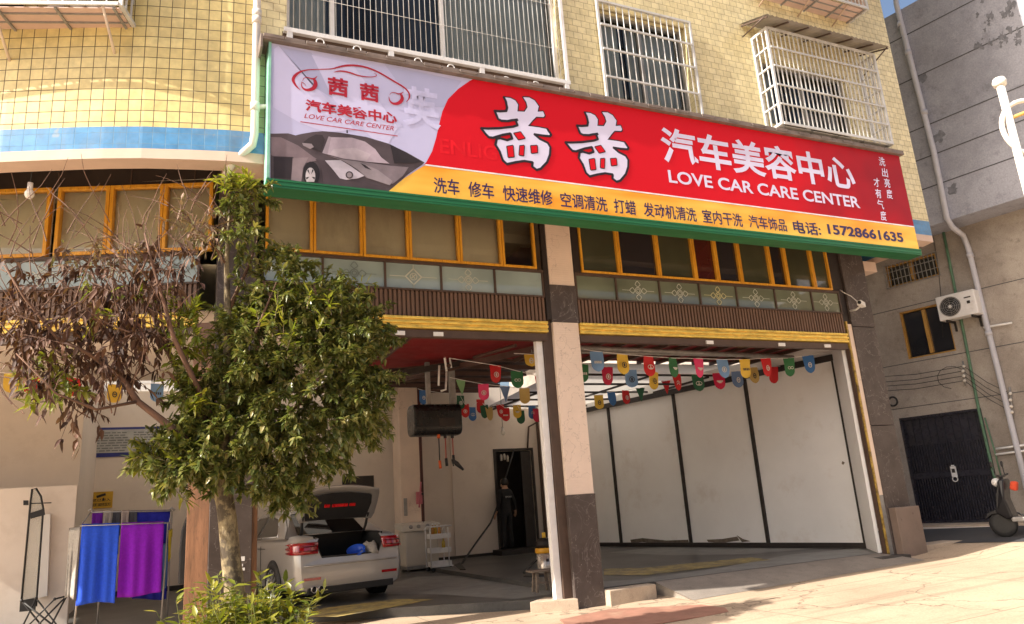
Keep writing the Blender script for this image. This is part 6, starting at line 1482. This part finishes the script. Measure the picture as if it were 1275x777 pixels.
# scooter by the gate
s0 = pZ(1253, 668, .17); SCO = thing('motor_scooter', 'black electric scooter parked beside the gate at the right edge', 'scooter', (s0.x, s0.y, zg(s0.x, s0.y)), rot=(0, 0, R_(-72)))
BK = mat('scooter_black', (.008, .008, .011), .4, var=.2)
def sp(name, mbx, m, par=None, bevel=0): return mbx.build(name, m, par or SCO, local=True, bevel=bevel)
for wx in (0, 1.15):
    mb = MB(); mb.lathe(Vector((wx, -.05, .22)), [(.13, 0), (.20, .0), (.22, .03), (.22, .07), (.20, .10), (.13, .10)], 24, Vector((0, 1, 0))); w = sp('wheel', mb, BLACKR)
    mb = MB(); mb.lathe(Vector((wx, -.03, .22)), [(.0, 0), (.13, .0), (.13, .06), (0, .06)], 16, Vector((0, 1, 0))); sp('rim', mb, GREYM, w)
mb = MB(); mb.prism([(-.26, -.07, .30), (-.20, -.07, .42), (0, -.07, .50), (.18, -.07, .44), (.24, -.07, .30), (.12, -.07, .36), (0, -.07, .40), (-.14, -.07, .38)], (0, .14, 0)); sp('front_mudguard', mb, BK, bevel=.015)
mb = MB(); mb.prism([(-.04, -.17, .42), (.02, -.20, .70), (.10, -.17, .98), (.20, -.15, .98), (.16, -.2, .66), (.22, -.2, .34), (.12, -.17, .30)], (0, .36, 0)); sp('leg_shield', mb, BK, bevel=.03)
mb = MB(); mb.prism([(.18, -.16, .26), (.75, -.16, .26), (.75, -.16, .34), (.18, -.16, .34)], (0, .32, 0)); sp('footboard', mb, GREYM, bevel=.02)
mb = MB(); mb.prism([(.62, -.15, .30), (1.45, -.12, .45), (1.5, -.12, .66), (.75, -.15, .66)], (0, .28, 0)); sp('rear_body', mb, BK, bevel=.04)
mb = MB(); mb.prism([(.66, -.15, .67), (1.48, -.14, .70), (1.45, -.14, .79), (.72, -.15, .75)], (0, .29, 0)); sp('saddle', mb, BLACKR, bevel=.03)
mb = MB(); mb.tube([(.14, -.34, 1.06), (.12, -.12, 1.03), (.12, .12, 1.03), (.14, .34, 1.06)], .018, 8); mb.tube([(.12, 0, .95), (.12, 0, 1.04)], .03, 8); sp('handlebar', mb, BLACKR)
mb = MB(); mb.ball(Vector((.03, 0, .93)), .075, 12); sp('headlight', mb, WHITEM)
for s in (-1, 1):
    mb = MB(); mb.tube([(.12, .24*s, 1.04), (.10, .30*s, 1.2)], .008, 6); mb.lathe((.09, .30*s, 1.24), [(0, 0), (.055, 0), (.055, .015), (0, .015)], 14, Vector((1, 0, 0))); sp('mirror', mb, BLACKR)
mb = MB(); mb.tube([(.1, .2, .45), (.5, .22, .22), (1.1, .22, .30)], .015, 6); sp('side_rail', mb, STEEL)
mb = MB(); mb.prism([(.22, -.07, .80), (.26, -.07, .94), (.36, -.06, .92), (.32, -.06, .76)], (0, .14, 0)); sp('leg_cover', mb, mat('orange_red_cloth', (.55, .06, .02), .8, var=.3), bevel=.03)
# red-brown board on the pavement
q = [pZ(x, y, -.10) for x, y in ((697, 770), (758, 757), (898, 750), (907, 760), (828, 773), (720, 790))]
mb = MB(); mb.prism([(p.x, p.y, -.125) for p in q], (0, 0, .012)); tag(mb.build('ground_board', mat('red_brown_board', (.34, .17, .12), .7, var=.2, scale=3, stain=(.5, .36, .25), samt=.6, sscale=2), None, origin=q[0]), 'reddish worn board lying flat on the pavement before the central pillar', 'board')

# ------------------------------------------------------------------ person in the doorway
def person():
    base = pY(633, 684, 18.1); zf = base.z
    P = thing('person', 'person in dark clothes with their back turned, standing in the dark doorway', 'person', base, rot=(0, 0, R_(20)))
    J = {'pel': (0, 0, .95), 'spi': (0, .01, 1.18), 'che': (0, .0, 1.38), 'nek': (0, -.01, 1.50), 'hed': (0, .01, 1.58), 'top': (0, .0, 1.74),
         'lsh': (-.18, 0, 1.42), 'lel': (-.25, -.01, 1.14), 'lwr': (-.22, .12, .92), 'rsh': (.18, 0, 1.42), 'rel': (.29, -.02, 1.16), 'rwr': (.42, .08, .95),
         'lhp': (-.09, 0, .90), 'lkn': (-.11, .02, .50), 'lan': (-.12, -.02, .09), 'lto': (-.13, .14, .04), 'rhp': (.09, 0, .90), 'rkn': (.12, .03, .50), 'ran': (.14, -.02, .09), 'rto': (.16, .14, .04)}
    E_ = [('pel', 'spi'), ('spi', 'che'), ('che', 'nek'), ('nek', 'hed'), ('hed', 'top'), ('che', 'lsh'), ('lsh', 'lel'), ('lel', 'lwr'), ('che', 'rsh'), ('rsh', 'rel'), ('rel', 'rwr'), ('pel', 'lhp'), ('lhp', 'lkn'), ('lkn', 'lan'), ('lan', 'lto'), ('pel', 'rhp'), ('rhp', 'rkn'), ('rkn', 'ran'), ('ran', 'rto')]
    RD = {'pel': (.15, .11), 'spi': (.145, .10), 'che': (.16, .11), 'nek': (.058, .058), 'hed': (.085, .10), 'top': (.06, .07), 'lsh': (.07, .07), 'lel': (.05, .05), 'lwr': (.034, .034), 'rsh': (.07, .07), 'rel': (.05, .05), 'rwr': (.034, .034), 'lhp': (.10, .10), 'lkn': (.072, .072), 'lan': (.05, .05), 'lto': (.04, .035), 'rhp': (.10, .10), 'rkn': (.072, .072), 'ran': (.05, .05), 'rto': (.04, .035)}
    names = list(J); vs = [Vector(J[n]) for n in names]; es = [(names.index(a), names.index(b)) for a, b in E_]; rad = [RD[n] for n in names]
    skins = []
    # five fingers and a thumb side on the right hand and left hand
    for w, sx in (('rwr', 1), ('lwr', -1)):
        wi = names.index(w); wp = vs[wi]; d = Vector((.25*sx, .35, -.9)).normalized(); s = Vector((0, 1, .4)).normalized()
        vs.append(wp+d*.08); pi = len(vs)-1; rad.append((.032, .022)); es.append((wi, pi))
        for k, (o, l) in enumerate(((-.03, .07), (-.01, .085), (.01, .08), (.03, .06))):
            a = vs[pi]+s*o+d*.03; vs.append(a); rad.append((.010, .010)); es.append((pi, len(vs)-1)); vs.append(a+d*l*.6+Vector((-.01*sx, .01, 0))); rad.append((.009, .009)); es.append((len(vs)-2, len(vs)-1)); vs.append(vs[-1]+d*l*.4+Vector((-.02*sx, .0, 0))); rad.append((.007, .007)); es.append((len(vs)-2, len(vs)-1))
        a = wp+d*.035+s*.035; vs.append(a); rad.append((.012, .012)); es.append((wi, len(vs)-1)); vs.append(a+s*.035+d*.03); rad.append((.009, .009)); es.append((len(vs)-2, len(vs)-1))
    me = bpy.data.meshes.new('body'); me.from_pydata([tuple(v) for v in vs], es, []); o = bpy.data.objects.new('body', me); COL.objects.link(o)
    sk = o.modifiers.new('skin', 'SKIN'); sk.use_smooth_shade = True
    for i, r in enumerate(rad): me.skin_vertices[0].data[i].radius = r
    me.skin_vertices[0].data[0].use_root = True
    o.modifiers.new('sub', 'SUBSURF').levels = 1; o.modifiers['sub'].render_levels = 1
    bpy.context.view_layer.update(); m2 = bpy.data.meshes.new_from_object(o.evaluated_get(bpy.context.evaluated_depsgraph_get())); bpy.data.objects.remove(o)
    SKIN = mat('skin', (.42, .25, .17), .5, var=.08); CL = mat('dark_clothes', (.012, .012, .014), .85, var=.3, scale=10, bmp=.3, bscale=25)
    m2.materials.clear(); m2.materials.append(SKIN); m2.materials.append(CL)
    for p in m2.polygons:
        c = p.center; hand = (abs(c.x) > .19 and c.z < .96 and c.z > .55 and (c.y > .05)); p.material_index = 0 if (c.z > 1.49 or hand) else 1; p.use_smooth = True
    b = bpy.data.objects.new('body', m2); COL.objects.link(b); b.parent = P
    mb = MB(); mb.lathe((0, -.005, 1.60), [(.10, -.02), (.105, .04), (.10, .10), (.07, .15), (.0, .165)], 16); h = mb.build('hair', mat('black_hair', (.01, .009, .008), .5), P, local=True)
    for s in (-1, 1):
        mb = MB(); mb.ball((s*.092, .01, 1.585), .022, 8, 1.5); mb.build('ear', SKIN, P, local=True)
    mb = MB(); mb.obox((-.012, .105, 1.56), (.024, 0, 0), (0, .028, -.01), (0, -.012, .045)); mb.build('nose', SKIN, P, local=True)
    FPs = Fr((0, -.125, 0), 0)
    letters('SPORT', -.12, .12, 1.26, 1.305, mat('shirt_print', (.30, .29, .28), .7), 0, 'shirt_print', P, F=FPs, o=.012, bold=.02)
    return P
person()
mb = MB(); a = pY(600, 684, 18.0); b = pY(672, 684, 18.0); mb.box(7.55, 9.0, 17.85, 18.46, .004, pY(633, 684, 18.1).z); mb.build('door_step', DARKM, BLD)
mb = MB(); q = pY(632, 592, 18.44); mb.ball(q+Vector((-.05, .25, 0)), .09, 10); 
for i, (x, y) in enumerate(((624, 568), (628, 567), (632, 569))):
    c = pY(x, y, 18.75); mb = MB(); mb.lathe(c, [(.03, -.12), (.035, 0), (.012, .05)], 10); tag(mb.build('spray_bottle', PVC, None, origin=c), 'small pale bottle hanging at the top of the dark doorway', 'bottle', 'bottles hung in the doorway')
# ------------------------------------------------------------------ the half-dead street tree
BARK, nt_, p_ = newmat('bark'); v_ = ocoord(nt_, (1, 1, .45)); n_ = noise(nt_, v_, 14, 8, .7); b_ = noise(nt_, ocoord(nt_), 5, 6, .65)
c_ = mixc(nt_, maprange(nt_, n_, .38, .62, 0, 1), (.10, .07, .04), (.34, .27, .15)); c_ = mixc(nt_, maprange(nt_, b_, .50, .58, 0, .85), c_, (.05, .036, .025)); nt_.links.new(c_, p_.inputs['Base Color']); p_.inputs['Roughness'].default_value = .85; bump(nt_, p_, n_, .6, .02)
DEADW = mat('dead_twig', (.15, .08, .05), .85, var=.3, scale=8)
LG = leafmat('green_leaves', [(.07, .095, .026), (.12, .145, .036), (.17, .185, .048), (.24, .225, .07), (.11, .145, .036), (.30, .25, .09)], .32, .22)
LY = leafmat('yellow_green_leaves', [(.13, .17, .02), (.22, .24, .03), (.30, .27, .04), (.16, .20, .03)], .4, .35)
LB = leafmat('dead_leaves', [(.03, .012, .008), (.085, .034, .02), (.15, .07, .04), (.05, .022, .014), (.22, .12, .07)], .7, .12)
LP_ = leafmat('pale_dry_leaves', [(.22, .13, .09), (.30, .2, .14), (.16, .09, .06), (.20, .2, .07)], .7, .2)
rnd = random.Random(11)
TY = 7.4
def leaf(mb, p, d, l, w, up):
    d = d.normalized(); s = d.cross(up)
    if s.length < 1e-3: s = d.orthogonal()
    s.normalize(); n = s.cross(d); bend = n*l*rnd.uniform(-.12, .22)
    b = len(mb.v); dr = Vector((0, 0, l*.12)); m1 = p+d*l*.33+bend*.1; m2 = p+d*l*.7+bend*.5-dr*.4; tip = p+d*l+bend-dr
    mb.v += [p, m1, m2, tip, m1+s*w*.5+n*w*.2, m2+s*w*.36+n*w*.15, m1-s*w*.5+n*w*.2, m2-s*w*.36+n*w*.15]
    mb.f += [[b, b+4, b+1], [b+1, b+4, b+5, b+2], [b+2, b+5, b+3], [b, b+1, b+6], [b+1, b+2, b+7, b+6], [b+2, b+3, b+7]]; mb.uv += [None]*6; mb.sm += [True]*6
def rv(): return Vector((rnd.gauss(0, 1), rnd.gauss(0, 1), rnd.gauss(0, 1))).normalized()
TX0 = pY(292, 745, TY).x
TREE = thing('street_tree', 'half-dead street tree, leafy green on the right and withered brown on the left', 'tree', (TX0, TY, -.13))
def tp(x, y, d=0.0): return pY(x, y, TY+d)
mb = MB(); trunk = [Vector((TX0+.03, TY, -.2)), tp(295, 770), tp(292, 735), tp(287, 690), tp(283, 645), tp(277, 605), tp(276, 560), tp(281, 490), tp(284, 410), tp(282, 330), tp(286, 262)]
mb.tube(trunk, [.12, .096, .088, .083, .08, .076, .062, .045, .034, .024, .012], 14); mb.build('trunk', BARK, TREE)
limbs = []
def limb(pts, r0, r1, m=DEADW, seg=True):
    P = [Vector(p) for p in pts]; n = len(P); mb = MB(); rs = [r0+(r1-r0)*i/(n-1) for i in range(n)]; mb.tube(P, rs, 7); limbs.append(mb.build('limb', m, TREE)); return P
D1 = limb([tp(277, 600), tp(240, 556, -.1), tp(208, 528, -.15), tp(172, 500, -.1), tp(150, 468, 0), tp(140, 420, .1), tp(128, 380, .1), tp(112, 330, .15)], .042, .010)
D2 = limb([tp(278, 560), tp(238, 492, .1), tp(205, 430, .2), tp(186, 380, .25), tp(170, 350, .3), tp(140, 310, .3)], .036, .009)
D3 = limb([tp(276, 545), tp(240, 470, -.2), tp(216, 420, -.3), tp(205, 380, -.3), tp(190, 330, -.3), tp(180, 290, -.3)], .03, .007)
D4 = limb([tp(150, 468), tp(110, 440, -.2), tp(70, 420, -.3), tp(30, 370, -.35), tp(5, 330, -.4)], .022, .006)
D5 = limb([tp(172, 500, -.1), tp(120, 510, -.3), tp(70, 490, -.4), tp(20, 440, -.4)], .016, .005)
D6 = limb([tp(282, 330), tp(262, 300, -.1), tp(235, 275, -.2), tp(215, 262, -.25)], .012, .004)
GL_ = [limb(q, .024, .006, DEADW) for q in ([tp(277, 590), tp(330, 540, .1), tp(400, 480, .2), tp(450, 450, .2)], [tp(279, 540), tp(340, 470, .3), tp(400, 420, .4), tp(430, 400, .4)], [tp(281, 470), tp(320, 410, -.2), tp(345, 350, -.2)], [tp(277, 600), tp(330, 580, .2), tp(390, 560, .3)], [tp(277, 600), tp(240, 590, .1), tp(215, 580, .15)], [tp(283, 390), tp(310, 330, .2), tp(320, 300, .2)])]
def tips(ells):
    out = []
    for (cx, cy, rx, ry, n, dz) in ells:
        k = 0
        while k < n:
            a, b, c = rnd.uniform(-1, 1), rnd.uniform(-1, 1), rnd.uniform(-1, 1); r2 = a*a+b*b+c*c
            if r2 > 1 or (r2 < .25 and rnd.random() < .5): continue
            out.append((tp(cx+rx*a, cy+ry*b, dz*c), Vector((a, c*.8, -b)))); k += 1
    return out
def foliage(mbL, mbT, T, nl, ll, lw, droop, spread=.13, twig=True):
    for (p, o) in T:
        d = (o+rv()*.6+Vector((0, 0, .25-droop))).normalized(); L = rnd.uniform(.7, 1.3)*spread
        if twig: mbT.tube([p-d*L, p-d*L*.3+rv()*.01, p+d*L*.6], [.004, .003, .0015], 4, caps=False)
        for k in range(int(nl*rnd.uniform(.7, 1.3))):
            q = p+d*L*rnd.uniform(-.9, .7); dd = (d*.7+rv()*.9-Vector((0, 0, droop))); leaf(mbL, q, dd, ll*rnd.uniform(.45, 1.45), lw*rnd.uniform(.55, 1.35), (Vector((0, 0, 1))+rv()*.5))
mbL, mbT = MB(), MB()
foliage(mbL, mbT, tips([(388, 500, 98, 100, 260, .62), (310, 560, 112, 56, 170, .6), (320, 440, 70, 78, 120, .55), (345, 352, 50, 44, 42, .35), (302, 243, 34, 26, 14, .22), (450, 475, 42, 82, 100, .45), (222, 572, 52, 46, 60, .4), (245, 510, 40, 50, 40, .35), (355, 608, 46, 30, 34, .35), (275, 520, 45, 70, 60, .3), (290, 430, 26, 60, 26, .25), (300, 300, 38, 46, 16, .3), (420, 400, 58, 46, 70, .4), (452, 418, 40, 46, 60, .4), (395, 372, 46, 34, 34, .35)]), 42, .07, .034, .3)
mbL.build('green_crown', LG, TREE); 
mbF = MB(); foliage(mbF, mbT, [(tp(x, y, -.55), Vector((0, -.3, 1))) for x, y in ((345, 375), (385, 372), (398, 402), (362, 420), (320, 395), (410, 380), (352, 395))], 12, .12, .03, -.1)
mbY = mbF; foliage(mbY, mbT, tips([(340, 395, 60, 40, 16, .1), (232, 415, 26, 40, 22, .3), (55, 470, 60, 40, 16, .3), (300, 230, 34, 18, 12, .2), (210, 590, 40, 40, 16, .35), (240, 480, 30, 50, 16, .3), (445, 350, 12, 10, 2, .1), (145, 380, 60, 40, 6, .3)]), 16, .12, .03, .15)
mbY.build('yellow_leaves', LY, TREE); mbT.build('green_twigs', BARK, TREE)
mbD, mbT2 = MB(), MB()
foliage(mbD, mbT2, tips([(125, 372, 105, 66, 62, .6), (60, 440, 66, 52, 30, .5), (205, 345, 48, 48, 24, .4), (120, 465, 80, 30, 22, .4), (30, 395, 34, 62, 22, .35), (165, 420, 60, 45, 24, .35), (100, 520, 30, 26, 6, .2)]), 12, .092, .036, .9, .26)
mbD.build('dead_crown', LB, TREE)
mbP = MB(); foliage(mbP, mbT2, tips([(245, 280, 42, 36, 22, .25), (105, 318, 90, 26, 16, .3)]), 10, .10, .025, .5, .16)
mbP.build('dry_crown', LP_, TREE)
def twigs(n, cx, cy, rx, ry, L, d0):
    for _ in range(n):
        p = tp(cx+rnd.uniform(-rx, rx), cy+rnd.uniform(-ry, ry), rnd.uniform(-d0, d0)); d = (Vector((rnd.uniform(-.8, .5), rnd.uniform(-.4, .4), rnd.uniform(.3, 1)))).normalized(); q = p; P = [q]
        for k in range(4): d = (d+rv()*.25).normalized(); q = q+d*L/4; P.append(q)
        mbT2.tube(P, [.006, .005, .004, .003, .0015], 4, caps=False)
twigs(95, 110, 360, 110, 85, .65, .45); twigs(26, 245, 285, 40, 45, .4, .25); twigs(22, 90, 470, 90, 60, .5, .3)
mbT2.build('dead_twigs', DEADW, TREE)
# shrub round the trunk's foot
SHR = thing('leafy_shrub', 'low yellow-green shrub growing round the foot of the tree trunk', 'shrub', (TX0+.1, TY-.3, -.13))
mbS, mbLf = MB(), MB()
for k in range(130):
    x = rnd.uniform(-.45, .55); y = TY-.45+rnd.uniform(-.35, .45); z0_ = -.13; hgt = rnd.uniform(.6, 1.05)*(1-.25*abs(x)); c = Vector((TX0+.02+x*.72, y, z0_)); d = Vector((x*.35+rnd.uniform(-.2, .2), rnd.uniform(-.25, .2), 1)).normalized()
    P = [c]; q = c
    for s in range(5): q = q+d*hgt/5; d = (d+rv()*.12).normalized(); P.append(q)
    mbS.tube(P, [.008, .007, .006, .005, .004, .002], 5, caps=False)
    for s in range(15):
        t = rnd.uniform(.35, 1); i = min(4, int(t*5)); p = P[i].lerp(P[i+1], t*5-i); dd = rv(); dd.z = abs(dd.z)*.35+.05; leaf(mbLf, p, dd, rnd.uniform(.09, .17), rnd.uniform(.028, .05), Vector((0, 0, 1))+rv()*.4)
mbLf.build('leaves', leafmat('shrub_leaves', [(.14, .17, .02), (.24, .25, .03), (.33, .30, .04), (.10, .14, .02), (.28, .22, .05)], .4, .3), SHR); mbS.build('stems', mat('green_stem', (.16, .18, .05), .6), SHR)
mb = MB(); c = pY(338, 744, TY-.5)
for k in range(22):
    a = k*.9; r = .028*math.sqrt(k/22); mb.ball(c+Vector((r*math.cos(a), r*math.sin(a), .02*(1-k/22))), .008, 6)
mb.build('white_flower', mat('white_petal', (.75, .78, .66), .6), SHR)
mb = MB(); mb.lathe((TX0, TY, -.128), [(.0, 0), (.75, 0), (.6, .02), (.0, .05)], 24); o = mb.build('tree_pit_soil', mat('soil', (.10, .07, .045), .95, var=.4, scale=12, bmp=.8, bscale=40), None, origin=(TX0, TY, -.13)); struct(o)
# pale price-tag like scraps stuck to the dark pillar beside the trunk
mb = MB()
for (x, y, w, h) in ((299, 696, .05, .05), (299, 704, .03, .025), (299, 709, .05, .03)):
    p = pY(x, y, YF-.014); mb.box(p.x, p.x+w, YF-.016, YF-.0125, p.z-h/2, p.z+h/2)
mb.build_each('paper_scrap', WHITEM, BLD)
# houses across the street (behind the camera): what the glass mirrors and what bounces warm light back
for i, (x0_, x1_, y0_, h) in enumerate(((2.0, 13.0, -17.0, 9.5), (14.0, 27.0, -18.0, 13.0))):
    OB = thing('street_house', ['cream house across the street, low one facing the shop', 'cream house across the street, tall one facing the lane'][i], 'building', ((x0_+x1_)/2, y0_, 0), 'houses across the street')
    mb = MB(); hs = []
    FO = Fr((0, y0_, 0), 0, -1)
    for a in range(int((x1_-x0_)/2.6)):
        for b in range(int(h/3.1)): hs.append((x0_+.7+a*2.6, x0_+2.1+a*2.6, .9+b*3.1, 2.4+b*3.1))
    FO.grid(mb, x0_, x1_, -.13, h, hs, .2); mb.build('wall', mat('cream_wall', (.62, .52, .36), .8, var=.1), OB)
    mb = MB(); mb.box(x0_, x1_, y0_-8, y0_-.25, -.13, h+.02); mb.build('core', GREYC, OB)
    for hh in hs:
        mb = MB(); FO.quad(mb, hh[0], hh[1], hh[2], hh[3], -.15); mb.build('window', G_DARK, OB)
